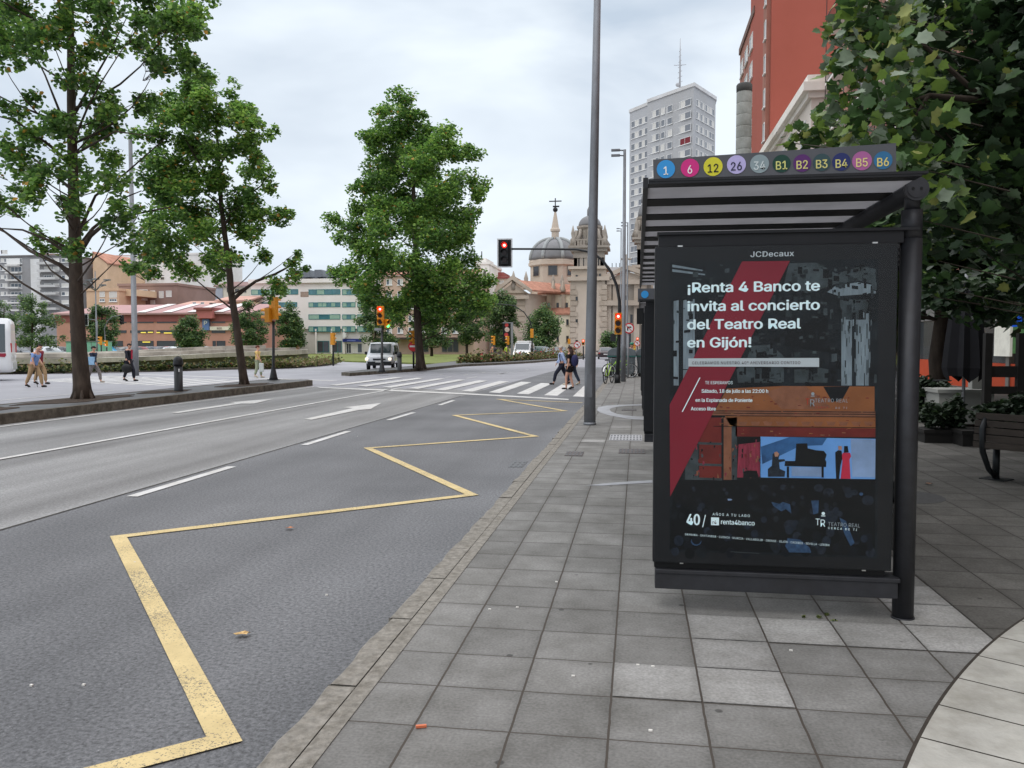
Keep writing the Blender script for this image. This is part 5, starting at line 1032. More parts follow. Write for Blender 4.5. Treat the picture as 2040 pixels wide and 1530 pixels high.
q = MB(); q.ext([(fX0+.5,YC-1,zf0+.3),(fm,YC-1,zfa+.6),(fm,YC+20,zfa+.6),(fX0+.5,YC+20,zf0+.3)], (0,0,.3)); ch.part(q, 'roof', M_roofred)
bell_tower(xY(1262,YC+1), xY(1300,YC+1), YC+1, 563, True)
ch.end()
b = Bld('apartment_building', 'low pale grey building with roof aerials between church tower and tower block', loc=(xY(1215,170),170,0))
b.box('wall', wallm('pale_grey', (178,182,184)), xY(1210,170), 170, -.1, xY(1300,170), 180, zY(534,170)); 
for x_ in (1218,1226,1233,1240): q = MB(); q.tube([(xY(x_,170),172,zY(535,170)),(xY(x_,170),172,zY(524,170))], .07, 4); b.part(q, 'aerial', M_ironb)
# ---- white office block with green glazed bands
M_off = wallm('office', (208,203,198), .03, .2, .08); M_slate = wallm('slate_roof', (72,74,82), .12, .6); M_teal = mat('teal_frame', srgb(44,120,122), .4, .1, 2); M_blind = mat('green_blind', srgb(146,178,160), .5, .12, 1.4); M_tglass = mat('teal_glass', srgb(70,120,128), .15, .3, 1, spec=.7)
YW = 138.0; b = Bld('office_block', 'white office block with long green window bands and a slate attic', loc=(xY(620,YW),YW,0))
a_, c_ = atY(500,565,YW), atY(800,565,YW); b.box('wall', M_off, a_.x, YW, 4.4, c_.x, YW+16, a_.z)
b.box('ground_floor', wallm('stone_pale', (188,184,176)), a_.x+6, YW+.3, -.1, c_.x-.2, YW+16, 4.39); b.box('cornice', M_off, a_.x-.3, YW-.5, a_.z+.001, c_.x+.3, YW+16, a_.z+.7)
q = MB(); z0, z1 = a_.z+.7, zY(541,YW); q.ext([(a_.x+.5,YW+.3,z0),(a_.x+7,YW+4,z1),(c_.x,YW+4,z1),(c_.x,YW+.3,z0)], (0,1.5,0)); b.part(q, 'roof', M_slate)
for x_ in (590,612,636,660,740): p0, p1 = xY(x_-8,YW), xY(x_+6,YW); b.part(MB().box(p0,YW-.0,z0+.3,p1,YW+2.5,z0+1.6), 'skylight', mat('skylight', srgb(96,100,108), .2, .2, 1, spec=.8))
q = MB(); 
for x_ in (663,700,595): p0 = xY(x_,YW); q.box(p0-.25,YW+2.6,z1-2,p0+.25,YW+3.2,z1+1.4)
b.part(q, 'chimney', M_slate)
BW = (7, 'teal_frame', ('green_blind','teal_glass','green_blind','green_blind','teal_glass'), False); BS = (3, 'teal_frame', ('green_blind','teal_glass','green_blind'), False); BD = (4, 'teal_frame', ('teal_glass','green_blind','teal_glass','teal_glass'), False)
for r_, (ya, yb) in enumerate(((576,587.5),(602,612),(626,636.5),(650,661))):
    for i, (xa_, xb_) in enumerate(((521,592) if r_ else (501,594), (615,678), (682,708), (712,748), (752,796))): b.pwin(YW, xa_, ya, xb_, yb, (BW, BD, BW, BS)[(r_+i) % 4] if xb_-xa_ > 40 else BS)
b.part(MB().box(xY(600,YW),YW-.03,zY(587,YW),xY(616,YW),YW-.001,zY(576,YW)), 'brick_panel', wallm('patch', (150,128,112), .3, 1.5))
for i, (xa_, xb_) in enumerate(((632,656),(664,681))): b.pwin(YW+.3, xa_, 679, xb_, 702, (2,'teal_frame',('shop_glass','window_glass'),False), 'shop_window')
for xa_ in (628,659,684): b.part(MB().box(xY(xa_,YW),YW-.05,-.1,xY(xa_+3,YW),YW+.29,4.39), 'pillar', M_off)
q = MB(); q.box(xY(684,YW),YW-.4,zY(681,YW),xY(722,YW),YW-.06,zY(674.5,YW)); b.part(q, 'shop_fascia', mat('blue_fascia', srgb(30,48,120), .5, .15, 2)); 
b.part(MB().box(xY(693,YW),YW-.43,zY(679,YW),xY(710,YW),YW-.401,zY(677.5,YW)), 'fascia_strip', mat('fascia_pale', srgb(120,136,190), .5, .3, 6))
b.pwin(YW+.3, 690, 684, 700, 704, (2,'window_frame_white',('window_dark',),False), 'door'); b.pwin(YW+.3, 703, 684, 722, 703, (2,'window_frame_white',('window_shutter','window_glass'),False), 'shop_window')
b.box('ground_floor', wallm('glazed_dark', (40,48,52), .2, 1), a_.x+1, YW+1.0, -.1, a_.x+5.9, YW+14, 4.38)
b.part(MB().box(xY(686,YW),YW-.8,zY(672,YW),xY(692,YW),YW-.3,zY(662,YW)), 'projecting_sign', M_wfr); b.end()
# ---- buildings behind the dense tree and beside the church
def simple(label, x0, x1, yt, Y, col, wins, style=W1, roof=None, nm='apartment_building', depth=14, roofm=None, gx=None):
    b = Bld(nm, label, loc=(xY((x0+x1)/2,Y),Y,0)); a = atY(x0, yt, Y); c_ = atY(x1, yt, Y); m_ = wallm('r%d_%d_%d' % col, col)
    wz = a.z if roof != 'gable' else atY(x0, yt+5, Y).z
    b.box('wall', m_, a.x, Y, -.1, c_.x, Y+depth, wz)
    if roof == 'gable':
        q = MB(); zr_ = atY(x0, yt-3, Y+5).z; q.ext([(a.x-.4,Y-.4,wz),(c_.x+.4,Y-.4,wz),(c_.x+.4,Y+5,zr_),(a.x-.4,Y+5,zr_)], (0,0,.25)); b.part(q, 'roof', roofm or M_roofred)
    elif roof == 'gable_end':
        xm_ = (a.x+c_.x)/2 if gx is None else xY(gx,Y); q = MB(); q.ext([(a.x,Y+.001,a.z),(c_.x,Y+.001,a.z),(xm_,Y+.001,a.z+2.4)], (0,depth,0)); b.part(q, 'gable', m_)
        q = MB(); q.ext([(a.x-.3,Y-.2,a.z+.0),(xm_,Y-.2,a.z+2.5),(xm_,Y-.2,a.z+2.75),(a.x-.3,Y-.2,a.z+.25)], (0,depth,0)); q.ext([(xm_,Y-.2,a.z+2.5),(c_.x+.3,Y-.2,a.z+.0),(c_.x+.3,Y-.2,a.z+.25),(xm_,Y-.2,a.z+2.75)], (0,depth,0)); b.part(q, 'roof', roofm or M_roofred)
    else: b.box('roof', roofm or m_, a.x-.15, Y-.15, a.z+.001, c_.x+.15, Y+depth, a.z+.45)
    for w_ in wins: b.pwin(Y, w_[0], w_[1], w_[2], w_[3], w_[4] if len(w_) > 4 else style)
    return b
SH = (1,'window_frame_white',('window_shutter',),False); DK = (2,'church_frame',('window_dark',),False)
grid = lambda xs, ys, w_, h_, st=None: [(x, y, x+w_, y+h_)+((st,) if st else ()) for x in xs for y in ys]
b = simple('tan building with many flats hidden behind the dense median tree', 740, 945, 545, 134, (182,150,128), grid(range(748,935,22), (556,580,604,628,652), 11, 12)+grid((760,820,880), (676,), 34, 26, (3,'church_frame',('window_dark',),False)), roof='gable')
b.part(MB().box(xY(742,134),132.2,zY(676,134),xY(940,134),133.99,zY(672,134)), 'awning', mat('awning_dark', srgb(62,52,48), .8, .2, 2)); b.end()
b = simple('white stepped block with a red roof edge right of the dense median tree', 946, 974, 527, 150, (214,212,208), [(948,532,958,540,DK),(963,540,968,551,DK),(948,549,958,556,DK),(948,566,958,575,DK),(962,566,969,575,DK)]); b.box('penthouse', wallm('pent', (206,202,196)), xY(946,150), 152, atY(946,527,150).z, xY(965,150), 160, zY(510,150)); q = MB(); q.tube([(xY(950,150),155,zY(511,150)),(xY(950,150),155,zY(492,150))], .1, 4); b.part(q, 'aerial', M_ironb); b.end()
b = simple('beige flats with a red penthouse left of the church pediment', 974, 1024, 556, 158, (188,168,148), [(979,570,989,583,DK),(979,586,989,596,DK),(994,559,1004,566,SH),(994,574,1004,581,SH),(994,590,1004,597,SH)]); b.box('penthouse', wallm('redpent', (150,70,66)), xY(974,158), 160, atY(974,556,158).z, xY(1000,158), 168, zY(539,158)); b.box('roof_edge', wallm('redpent', (150,70,66)), xY(974,158), 157.8, zY(554,158), xY(1024,158), 159.9, zY(550,158)); b.end()
# ---- left: brick car park with red metal roof
M_bk = wallm('carpark_brick', (176,120,100), .08, .5, .10); M_rr = mat('carpark_roof', srgb(168,132,130), .7, .10, .3); M_rdk = wallm('carpark_band', (138,70,66), .08, .4)
YP = 118.0; b = Bld('car_park_building', 'long brick multi-storey car park with a red metal roof', loc=(xY(300,YP),YP,0))
a_ = atY(112,622,YP); c_ = atY(500,622,YP); q = MB(); zE = zY(622,YP)
b.box('wall', M_bk, a_.x, YP, -.1, c_.x, YP+18, zE-1.1); b.box('eaves_band', M_rdk, a_.x-.2, YP-.15, zE-1.099, c_.x+.2, YP+18, zE)
q = MB(); q.ext([(a_.x-.5,YP-.6,zE+.02),(c_.x+.5,YP-.6,zE+.02),(c_.x+.5,YP+8,zY(604,YP+8)),(a_.x+4,YP+8,zY(604,YP+8))], (0,0,.25)); b.part(q, 'roof', M_rr)
for x_ in (275,326,375,428): p = xY(x_,YP); q = MB(); q.ext([(p+.3,YP-.65,zE+.33),(p+1.8,YP-.65,zE+.33),(p+1.8,YP+8,zY(604,YP+8)+.3),(p+.3,YP+8,zY(604,YP+8)+.3)], (0,0,.06)); b.part(q, 'rooflight', wallm('rooflight', (196,192,192)))
PS = (1,'window_dark',('window_dark',),False)
for ya in (638,658): 
    for xa_, xb_ in ((140,160),(200,252),(260,306),(313,352),(422,449)): b.pwin(YP, xa_, ya, xb_, ya+5.5, PS, 'opening')
for xa_, xb_, y_ in ((282,292,658.5),(296,306,658),(313,320,658.5),(328,345,659.5),(285,300,679)): b.part(MB().box(xY(xa_,YP),YP-.13,zY(y_+3,YP),xY(xb_,YP),YP-.08,zY(y_+1,YP)), 'strip_light', mat('carpark_light', (.8,.62,.1), .5, 0, emit=(1,.8,.12), estr=.6))
for xa_, xb_ in ((225,245),(262,306),(313,352),(424,430),(432,449)): b.pwin(YP, xa_, 679, xb_, 690, PS, 'opening')
b.box('stair_tower', wallm('stair_red', (172,88,82)), xY(400,YP), YP-1.2, zY(631,YP), xY(432,YP), YP+3, zY(613,YP)); b.box('stair_tower_roof', M_rdk, xY(397,YP), YP-1.5, zY(613,YP)+.001, xY(433,YP), YP+3.1, zY(611,YP)+.2)
q = MB(); q.box(xY(407,YP),YP-.5,zY(656,YP),xY(420,YP),YP-.1,zY(633,YP)); sgn = b.part(q, 'parking_sign', mat('sign_blue', srgb(96,122,170), .5, .1, 2)); q = MB(); text_mb(q, 'P', Matrix.Translation((xY(413.5,YP),YP-.52,zY(645,YP))) @ UPRIGHT, 1.25, 0, 'CENTER', .06, 1.1); q.build('sign_lettering', M_wfr, sgn, off=b.o)
q = MB(); q.box(xY(421,YP),YP-.4,zY(656,YP),xY(462,YP),YP-.1,zY(648,YP)); sgn = b.part(q, 'wall_sign', mat('sign_cream', srgb(226,218,200), .6, .04)); q = MB(); text_mb(q, 'REE', Matrix.Translation((xY(435,YP),YP-.42,zY(654.5,YP))) @ UPRIGHT, .62, 0, 'LEFT', .03, 1.1); q.build('sign_lettering', mat('ink_maroon', srgb(96,60,60), .6), sgn, off=b.o); b.end()
# ---- left skyline
z1_ = lambda x, y: (x/3.825, 450+y/3.825)
gb = Bld('apartment_building', 'grey eight storey block with white glazed balconies at the far left', loc=(xY(60,160),160,0)); M_gb = wallm('grey_render', (132,132,134), .05, .2); YG = 160.0
gb.box('wall', M_gb, xY(-60,YG), YG, -.1, xY(141,YG), YG+14, zY(492,YG)); gb.box('roof', wallm('roof_dk', (108,104,104)), xY(-60,YG), YG-.3, zY(492,YG)+.001, xY(142,YG), YG+14, zY(489,YG)); gb.box('roof_house', wallm('roof_house', (158,104,92)), xY(55,YG), YG+3, zY(489,YG)+.001, xY(84,YG), YG+8, zY(480,YG))
for i in range(7):
    y_ = 498+i*16.6; 
    if i: gb.pwin(YG, 22, y_, 44, y_+11, W4)
    else: gb.part(MB().box(xY(20,YG),YG-.3,zY(514,YG),xY(46,YG),YG-.002,zY(496,YG)), 'balcony', M_wfr)
    gb.part(MB().box(xY(20.5,YG),YG-1.0,zY(y_+15,YG),xY(46,YG),YG-.003,zY(y_+11.5,YG)), 'balcony', wallm('balc', (186,184,180)))
    for xa_, xb_ in ((-20,-8),(2,8),(9,15)): gb.pwin(YG, xa_, y_, xb_, y_+8, W5 if (i+xa_) % 2 else W1)
    gb.pwin(YG, 68, y_+7, 82, y_+12, W4)
    gb.part(MB().box(xY(85,YG),YG-1.2,zY(y_+13,YG),xY(121,YG),YG-.003,zY(y_+8,YG)), 'balcony', wallm('balc2', (170,170,168))); gb.pwin(YG, 88, y_, 103, y_+7, W4 if i % 2 else W5); gb.pwin(YG, 106, y_, 118, y_+7, W5)
    gb.pwin(YG, 123, y_, 137, y_+8, W1 if i % 2 else W5)
gb.box('wall', wallm('lightgrey', (190,190,188)), xY(66,YG), YG-.15, -.1, xY(84,YG), YG-.001, zY(498,YG)); gb.end()
b = simple('white block with a glazed attic just right of the nearest trunk', 160, 187, 530, 168, (196,194,190), [(164,524+1,184,531,W4),(168,545,180,553,W5),(168,562,180,570,W1)], roof='gable'); b.end()
b = simple('ochre windowless gable building right of the nearest trunk', 185, 213, 526, 165, (200,164,126), [], roof='gable_end', gx=190); b.end()
b = simple('pale block with two window columns behind the ochre gable', 200, 240, 514, 185, (204,204,202), grid((226,), (519,534,550), 7, 8)+grid((208,), (515,), 6, 7, DK), roofm=wallm('browntop', (128,100,96)), roof='gable'); b.end()
b = simple('large plain white building right of the tall grey lamp post', 240, 368, 514, 182, (208,204,200), grid((276,), (530,545,562), 12, 7)+grid((319,), (568,), 6, 4, DK)+grid((331,), (568,), 3, 4, DK)+grid((320,), (552,), 7, 5, DK)); b.end()
b = simple('tall pale grey block with a recessed window column behind the leaning tree', 360, 425, 508, 178, (196,194,190), grid((372,), (524,540,556,572), 7, 6, DK)+grid((383,), (524,556), 5, 5, DK)); b.end()
b = simple('yellow ochre house with two dark shutters above the car park roof', 172, 236, 580, 132, (196,160,124), [(199,581,209,592,SH),(218,581,233,593,SH),(199,595,209,601,W4),(218,595,233,601,W4)], nm='house'); b.box('upper_storey', wallm('ochre2', (204,174,134)), xY(224,132), 134, zY(580,132), xY(262,132), 142, zY(566,132)); b.end()
b = simple('brown brick flats with a white balcony above the car park roof', 236, 352, 570, 140, (136,108,98), [(264,577,294,590,W4),(300,579,309,591,W1),(317,580,326,594,SH),(331,579,342,592,SH),(300,598,309,606,SH)]); b.part(MB().box(xY(262,140),138.6,zY(592,140),xY(296,140),139.99,zY(587,140)), 'balcony', M_wfr); b.end()
b = simple('long salmon house with roof windows above the car park', 355, 434, 606, 130, (190,132,114), [(384,602,391,606,W4),(400,602,407,606,W4),(417,603,431,607,(2,'church_frame',('window_dark','window_shutter'),False))], roof='gable', nm='house', roofm=wallm('salmonroof', (184,138,122))); b.end()
b = simple('cream and salmon houses behind the leaning trunk', 434, 494, 596, 133, (220,196,150), [(440,602,446,607,W1),(454,599,462,607,DK)], roof='gable', nm='house', roofm=wallm('salmonroof', (184,138,122))); b.end()
b = simple('blue grey and cream block behind the leaning trunk', 430, 496, 567, 172, (190,182,162), [(434,573,441,580,DK),(452,573,458,582,DK),(468,575,477,583,DK),(485,575,491,583,DK)], roof='gable', roofm=wallm('browntop', (128,100,96))); b.box('grey_bay', wallm('bluegrey', (140,146,156)), xY(430,172), 171.8, -.1, xY(446,172), 171.99, zY(567,172)); b.end()
# ================================================================ STREET FURNITURE
M_pole = mat('pole_grey', srgb(124,127,132), .55, .2, 3, metal=.3, spec=.5, dirt=.3, stretch=(1,1,.4)); M_polel = mat('pole_light', srgb(140,142,145), .5, .1, 3, metal=.2)
M_sy = mat('signal_yellow', srgb(214,142,30), .45, .1, 6, spec=.5); M_lensd = mat('lens_dark', srgb(40,22,22), .25, .1)
M_red = mat('lamp_red', (.9,.05,.02), .4, 0, emit=(1,.012,.006), estr=3); M_redh = mat('lamp_red_core', (1,.6,.4), .4, 0, emit=(1,.70,.62), estr=2.2); M_green = mat('lamp_green', (.1,.8,.2), .4, 0, emit=(.1,1,.25), estr=3)
def head(parent, off, c, rz, s=1.0, n=3, lit=None, body=None, board=False, name='signal_head', litm=None):
    """signal head facing local -y, c = centre (world)"""
    M = Matrix.Translation(c) @ Matrix.Rotation(rz, 4, 'Z'); h = .31*s
    def mk(q, nm, m, par): q.v = [tuple(M @ Vector(v)) for v in q.v]; return q.build(nm, m, par, off=off)
    q = MB(); q.box(-.155*s,-.09*s,-h*n/2,.155*s,.12*s,h*n/2)
    for i in range(n):                        # visors
        zc = h*(n/2-.5-i); pts = [(.13*s*math.cos(t), .13*s*math.sin(t)+zc) for t in [math.pi*(.0+k/8) for k in range(9)]]
        for a, b_ in zip(pts, pts[1:]): q.add([(a[0],-.09*s,a[1]),(b_[0],-.09*s,b_[1]),(b_[0]*.97,-.29*s,b_[1]+.01),(a[0]*.97,-.29*s,a[1]+.01)], [(0,1,2,3)]); q.add([(a[0]*1.06,-.09*s,a[1]+.008),(a[0]*1.03,-.29*s,a[1]+.018),(b_[0]*1.03,-.29*s,b_[1]+.018),(b_[0]*1.06,-.09*s,b_[1]+.008)], [(0,1,2,3)])
    hd = mk(q, name, body or M_sy, parent)
    if board: 
        q = MB(); q.box(-.27*s,.0,-h*n/2-.09*s,.27*s,.03,h*n/2+.09*s,0); q.box(-.325*s,.005,-h*n/2-.14*s,.325*s,.025,h*n/2+.14*s,1); mk(q, 'backing_board', [M_blk, mat('board_rim', srgb(206,208,210), .5, .03)], hd)
    for i in range(n):
        q = MB(); q.disc((0,-.092*s,h*(n/2-.5-i)), .105*s, 'y', 20, .012*s); on = lit == i; mk(q, 'lens', (litm or M_red) if on else M_lensd, hd)
        if on and not litm: q = MB(); q.disc((0,-.106*s,h*(n/2-.5-i)), .055*s, 'y', 16, .006*s); mk(q, 'lamp_core', M_redh, hd)
    return hd
def face_cam(p): return math.atan2(-p.x, p.y)*-1.0*-1.0 if False else math.atan2(p.x, p.y)*-1
# near lamp column
bp_ = at(1175,846); lp = thing('street_lamp', 'thick grey lamp column rising out of the picture beside the kerb', 'street lamp', bp_)
q = MB(); q.tube([bp_+Vector((0,0,-.02)), bp_+Vector((0,0,.9)), bp_+Vector((.06,0,5)), bp_+Vector((.14,0,10.5))], [.116,.108,.086,.055], 24); q.tube([bp_, bp_+Vector((0,0,.05))], [.13,.122], 24); lp_p = q.build('column', M_pole, lp, off=bp_)
q = MB(); q.box(bp_.x-.05,bp_.y-.112,.55,bp_.x+.05,bp_.y-.1,1.0); q.build('access_door', M_pole, lp_p, off=bp_)
q = MB(); q.tube([bp_+Vector((.14,0,10.4)), bp_+Vector((-.6,0,10.5))], .03, 8); q.box(bp_.x-1.1,bp_.y-.12,10.46,bp_.x-.5,bp_.y+.12,10.54); q.build('lamp_arm', M_pole, lp, off=bp_)
def lamp_col(px, Y, ytop, label, xarm, r=.09, twin=True, ztb=0.0, base=None):
    b = base or atY(px, 687, Y); b = Vector((b.x, b.y, ztb)); H = atY(px, ytop, b.y).z; k_ = b.y/FP; t = thing('street_lamp', label, 'street lamp', b, 0, 'grey street lamps up the road')
    q = MB(); q.tube([b, b+Vector((0,0,1.6)), b+Vector((0,0,1.62)), b+Vector((0,0,H))], [r*1.2, r*1.15, r, r*.65], 12); q.build('column', M_pole, t, off=b)
    q = MB(); w_ = xarm*k_
    for dz in (0, .22) if twin else (0,): q.box(b.x+w_,b.y-.1,H-.05-dz,b.x+w_*.35,b.y+.1,H+.02-dz); q.tube([(b.x+w_*.4,b.y,H-.02-dz),(b.x,b.y,H-.04-dz)], .03, 6)
    q.build('lantern', M_pole, t, off=b); return t
lamp_col(1242, 35.5, 298, 'grey lamp post with twin flat lanterns just left of the bus shelter roof', -26)
lamp_col(1249, 60, 443, 'thinner grey lamp post with twin lanterns behind the first one', -13, r=.07); lamp_col(1236, 78, 455, 'distant grey lamp post standing in front of the church entrance', -9, r=.07)
l2 = at(270,748,RZ); lamp_col(270, l2.y, 262, 'very tall light grey lamp post behind the suited man', 10, r=.155, ztb=-.12, base=l2)
l3 = atY(193,690,84); t = lamp_col(193, 84, 540, 'slim distant lamp post with a crown of four small arms', 0.5, r=.09, ztb=-.1, base=l3, twin=False); q = MB()
H = atY(193,540,84).z
for k_ in range(5): a = k_*1.26+.3; q.tube([(l3.x,84,H-2.2),(l3.x+.8*math.cos(a),84+.8*math.sin(a),H-1.2-.5*(k_%2)),(l3.x+1.5*math.cos(a),84+1.5*math.sin(a),H-1.0-.5*(k_%2))], .05, 5); q.box(l3.x+1.2*math.cos(a)-.3,84+1.2*math.sin(a)-.15,H-1.05-.5*(k_%2),l3.x+1.2*math.cos(a)+.4,84+1.2*math.sin(a)+.15,H-.9-.5*(k_%2))
q.build('lantern', M_pole, t, off=(l3.x,84,-.1))
# mast arm signal at the crossing
def mast(px, pyb, label, arm, board_at, zt=0.0, m=None, r=.075, lit=0, side=None, Y=None, base=None):
    b = base or at(px, pyb, zt); b = Vector(b); t = thing('traffic_light', label, 'traffic light', b); q = MB(); pts = [b]+[atY(x, y, b.y) for x, y in arm]
    n_ = len(pts); q.tube(pts, [r*1.25]+[r*(1-.5*i/n_) for i in range(1, n_)], 12); q.tube([b, b+Vector((0,0,.35))], [r*1.7, r*1.6], 12); q.build('mast', m or M_blackp, t, off=b)
    if board_at: c_ = atY(*board_at, b.y); head(t, b, c_+Vector((0,-.0,0)), 0, 1.0, 3, lit, M_blackp, True)
    return t, b
mt, mb0 = mast(1230,763,'traffic light on a curved black mast arm reaching over the zebra crossing', [(1232,700),(1234,640),(1234,600),(1229,570),(1218,543),(1200,518),(1180,503),(1150,497),(1100,496),(1019,496)], (1005.5,504))
p = atY(1231,645,mb0.y); head(mt, mb0, p+Vector((.02,-.2,0)), 0, .95, 3, 0)
q = MB(); p2_ = atY(1222,668,mb0.y); q.box(p2_.x-.12,mb0.y-.12,p2_.z-.25,p2_.x+.1,mb0.y+.02,p2_.z+.06); q.build('push_button_box', M_blackp, mt, off=mb0)
# yellow signal at the tip of the near median (seen from behind)
b = at(545,757,.1); t = thing('traffic_light', 'yellow traffic light turned away on a black post at the near median tip', 'traffic light', b); q = MB(); q.tube([b,b+Vector((0,0,.12)),b+Vector((0,0,.5)),b+Vector((0,0,.55)),atY(545,640,b.y)], [.2,.16,.085,.062,.058], 14); q.tube([b,b+Vector((0,0,.03))], .26, 16); q.build('post', M_blackp, t, off=b)
head(t, b, atY(545.5,614,b.y)+Vector((0,.02,0)), math.pi-.25, 1.02, 3, None); head(t, b, atY(537,628,b.y)+Vector((0,-.12,0)), -math.pi/2-.1, .95, 2, None)
# red signal on the far median
b = at(761,741.5,.05); t = thing('traffic_light', 'yellow traffic light showing red before the dense median tree', 'traffic light', b); q = MB(); q.tube([b,b+Vector((0,0,.12)),b+Vector((0,0,.5)),b+Vector((0,0,.55)),atY(761,652,b.y)], [.22,.17,.09,.07,.065], 14); q.tube([b,b+Vector((0,0,.03))], .3, 16); q.build('post', M_blackp, t, off=b)
head(t, b, atY(759.5,629,b.y)+Vector((0,-.12,0)), .05, 1.14, 3, 0); head(t, b, atY(767.5,645,b.y)+Vector((.1,.05,0)), .9, .8, 2, 1, litm=M_green)
q = MB(); p = atY(754,655,b.y); q.box(p.x-.2,b.y-.1,p.z-.1,p.x+.2,b.y+.02,p.z+.04); q.build('bracket', M_polel, t, off=b)
def small_signal(px, yb, y0, label, n=3, Y=None, lit=None, rz=0.0, zt=-.1, post=True):
    b = at(px, yb, zt) if Y is None else Vector(atY(px, yb, Y)); b.z = zt; t = thing('traffic_light', label, 'traffic light', b); k_ = b.y/FP; c_ = atY(px, y0, b.y); s_ = .95
    q = MB(); q.tube([b, Vector((b.x,b.y,c_.z-.4))], .07, 8); q.build('post', M_blackp, t, off=b); head(t, b, c_+Vector((0,-.1,0)), rz, s_, n, lit); return t, b
small_signal(664,729,675,'small yellow signal turned away at the roundabout tip', zt=.02, rz=math.pi-.2)
t, b = small_signal(824,735,672,'yellow signal above a no entry sign left of the dense tree trunk', zt=.0, rz=-1.1); c_ = atY(824,690,b.y)
q = MB(); q.disc((c_.x,b.y-.1,c_.z), .33, 'y', 28, .02, 0); q.box(c_.x-.23,b.y-.128,c_.z-.055,c_.x+.23,b.y-.121,c_.z+.055,1); q.build('no_entry_sign', [mat('sign_red', srgb(196,32,40), .4, .04), M_wfr], t, off=b)
small_signal(984,722,678,'yellow side-on signal on the lawn edge left of the banner', Y=80, rz=-1.2); small_signal(1012,722,678,'yellow side-on signal under the hanging banner', Y=83, rz=-1.2)
small_signal(1162,722,682,'far traffic light showing red before the church tower', Y=84, lit=0, n=2, zt=.05)
small_signal(1134,722,680,'small dark yellow signal far away left of the church tower', Y=92, n=2, rz=math.pi)
small_signal(1264,707,690,'far yellow signal by the church door beside the shelter', Y=110, n=2, rz=-1.0, zt=0); t, b = small_signal(1270,707,677,'far traffic light lit red nearest to the shelter edge', Y=108, n=2, lit=0, zt=0)
small_signal(202,706,679,'yellow signal by the green kiosk behind the concrete wall', Y=80, rz=-1.2); small_signal(213,706,684,'yellow signal with a green lamp behind the concrete wall', Y=79, n=2, lit=1, rz=-.6)
t, b = mast(1060,716,'thin mast arm signal arching left before the church trees', [(1060,690),(1060,655),(1055,638),(1044,622),(1025,609),(1000,606),(985,606)], None, base=atY(1060,716,84)); head(t, b, atY(1060,664,84)+Vector((0,-.1,0)), math.pi, 1.0, 3)
t, b = mast(210,706,'arched grey mast signal behind the concrete wall', [(210,680),(208,655),(214,640),(224,631),(243,628)], None, base=atY(210,706,86), m=M_pole); head(t, b, atY(243,637,86), 0, 1.1, 3, None, M_blackp)
t, b = mast(194,706,'grey signal arm with a dark box just right of the nearest trunk', [(194,690),(194,640),(188,637),(172,635)], None, base=atY(194,706,83), m=M_pole, r=.05); head(t, b, atY(170,637,83), 0, 1.1, 3, None, M_blackp, True)
def round_sign(px, py, Y, yb, label, r_, kind, mpole=M_polel, cat='road sign'):
    b = atY(px-2, yb, Y); b.z = 0; t = thing('road_sign', label, cat, b); c_ = atY(px, py, Y); q = MB(); q.tube([b, (b.x,b.y,c_.z)], .04, 8); q.build('post', mpole, t, off=b)
    q = MB(); q.disc((c_.x,Y-.06,c_.z), r_, 'y', 32, .01, 0); q.disc((c_.x,Y-.071,c_.z), r_*.78, 'y', 32, .004, 1)
    s_ = r_/.3
    if kind: 
        X, Z = c_.x, c_.z; f = -1 if kind == 'left' else 1
        q.ext([(X-f*.10*s_,Y-.079,Z-.14*s_),(X-f*.04*s_,Y-.079,Z-.14*s_),(X-f*.04*s_,Y-.079,Z+.03*s_),(X+f*.07*s_,Y-.079,Z+.03*s_),(X+f*.07*s_,Y-.079,Z+.0*s_),(X+f*.15*s_,Y-.079,Z+.06*s_),(X+f*.07*s_,Y-.079,Z+.12*s_),(X+f*.07*s_,Y-.079,Z+.09*s_),(X-f*.10*s_,Y-.079,Z+.09*s_)], (0,.003,0), 2)
        q.ext([(X-.17*s_,Y-.083,Z+.14*s_),(X-.14*s_,Y-.083,Z+.17*s_),(X+.17*s_,Y-.083,Z-.14*s_),(X+.14*s_,Y-.083,Z-.17*s_)], (0,.003,0), 0)
    q.build('sign_plate', [MATS['sign_red'], M_wfr, M_blk], t, off=b)
round_sign(1253,654,39,745,'red and white no right turn sign on a thin grey post', .25, 'right'); round_sign(1269.5,684,95,707,'small far round prohibition sign beside the shelter', .33, 'left'); round_sign(1150,687,86,712,'small round red and white no turn sign before the church', .36, 'left')
# bollards
def bollard(px, py, label, zt, h=1.12, Y=None):
    b = at(px, py, zt) if Y is None else atY(px, py, Y); b.z = zt; t = thing('bollard', label, 'bollard', b, 0, 'black domed bollards'); q = MB(); q.lathe([(.15,0),(.15,.03),(.132,.06),(.132,h-.30)], b, 24); q.build('post', M_blackp, t, off=b)
    q = MB(); q.lathe([(.15,h-.30),(.155,h-.24),(.15,h-.22),(.15,h-.19),(.14,h-.12),(.11,h-.05),(.05,h-.005),(.01,h)], b, 24); q.build('cap', M_blackp, t, off=b)
    return t, b
t, b = bollard(356,779,'black domed bollard with a small sticker between the two near plane trees', .1); q = MB(); q.box(b.x+.075,b.y-.128,.72,b.x+.11,b.y-.1,.82); q.build('sticker', M_wfr, t, off=b)
bollard(796,738.5,'black domed bollard next to the white van on the far median', .05); bollard(987,719,'distant black bollard on the lawn near the banner', .0, 1.3, Y=80)
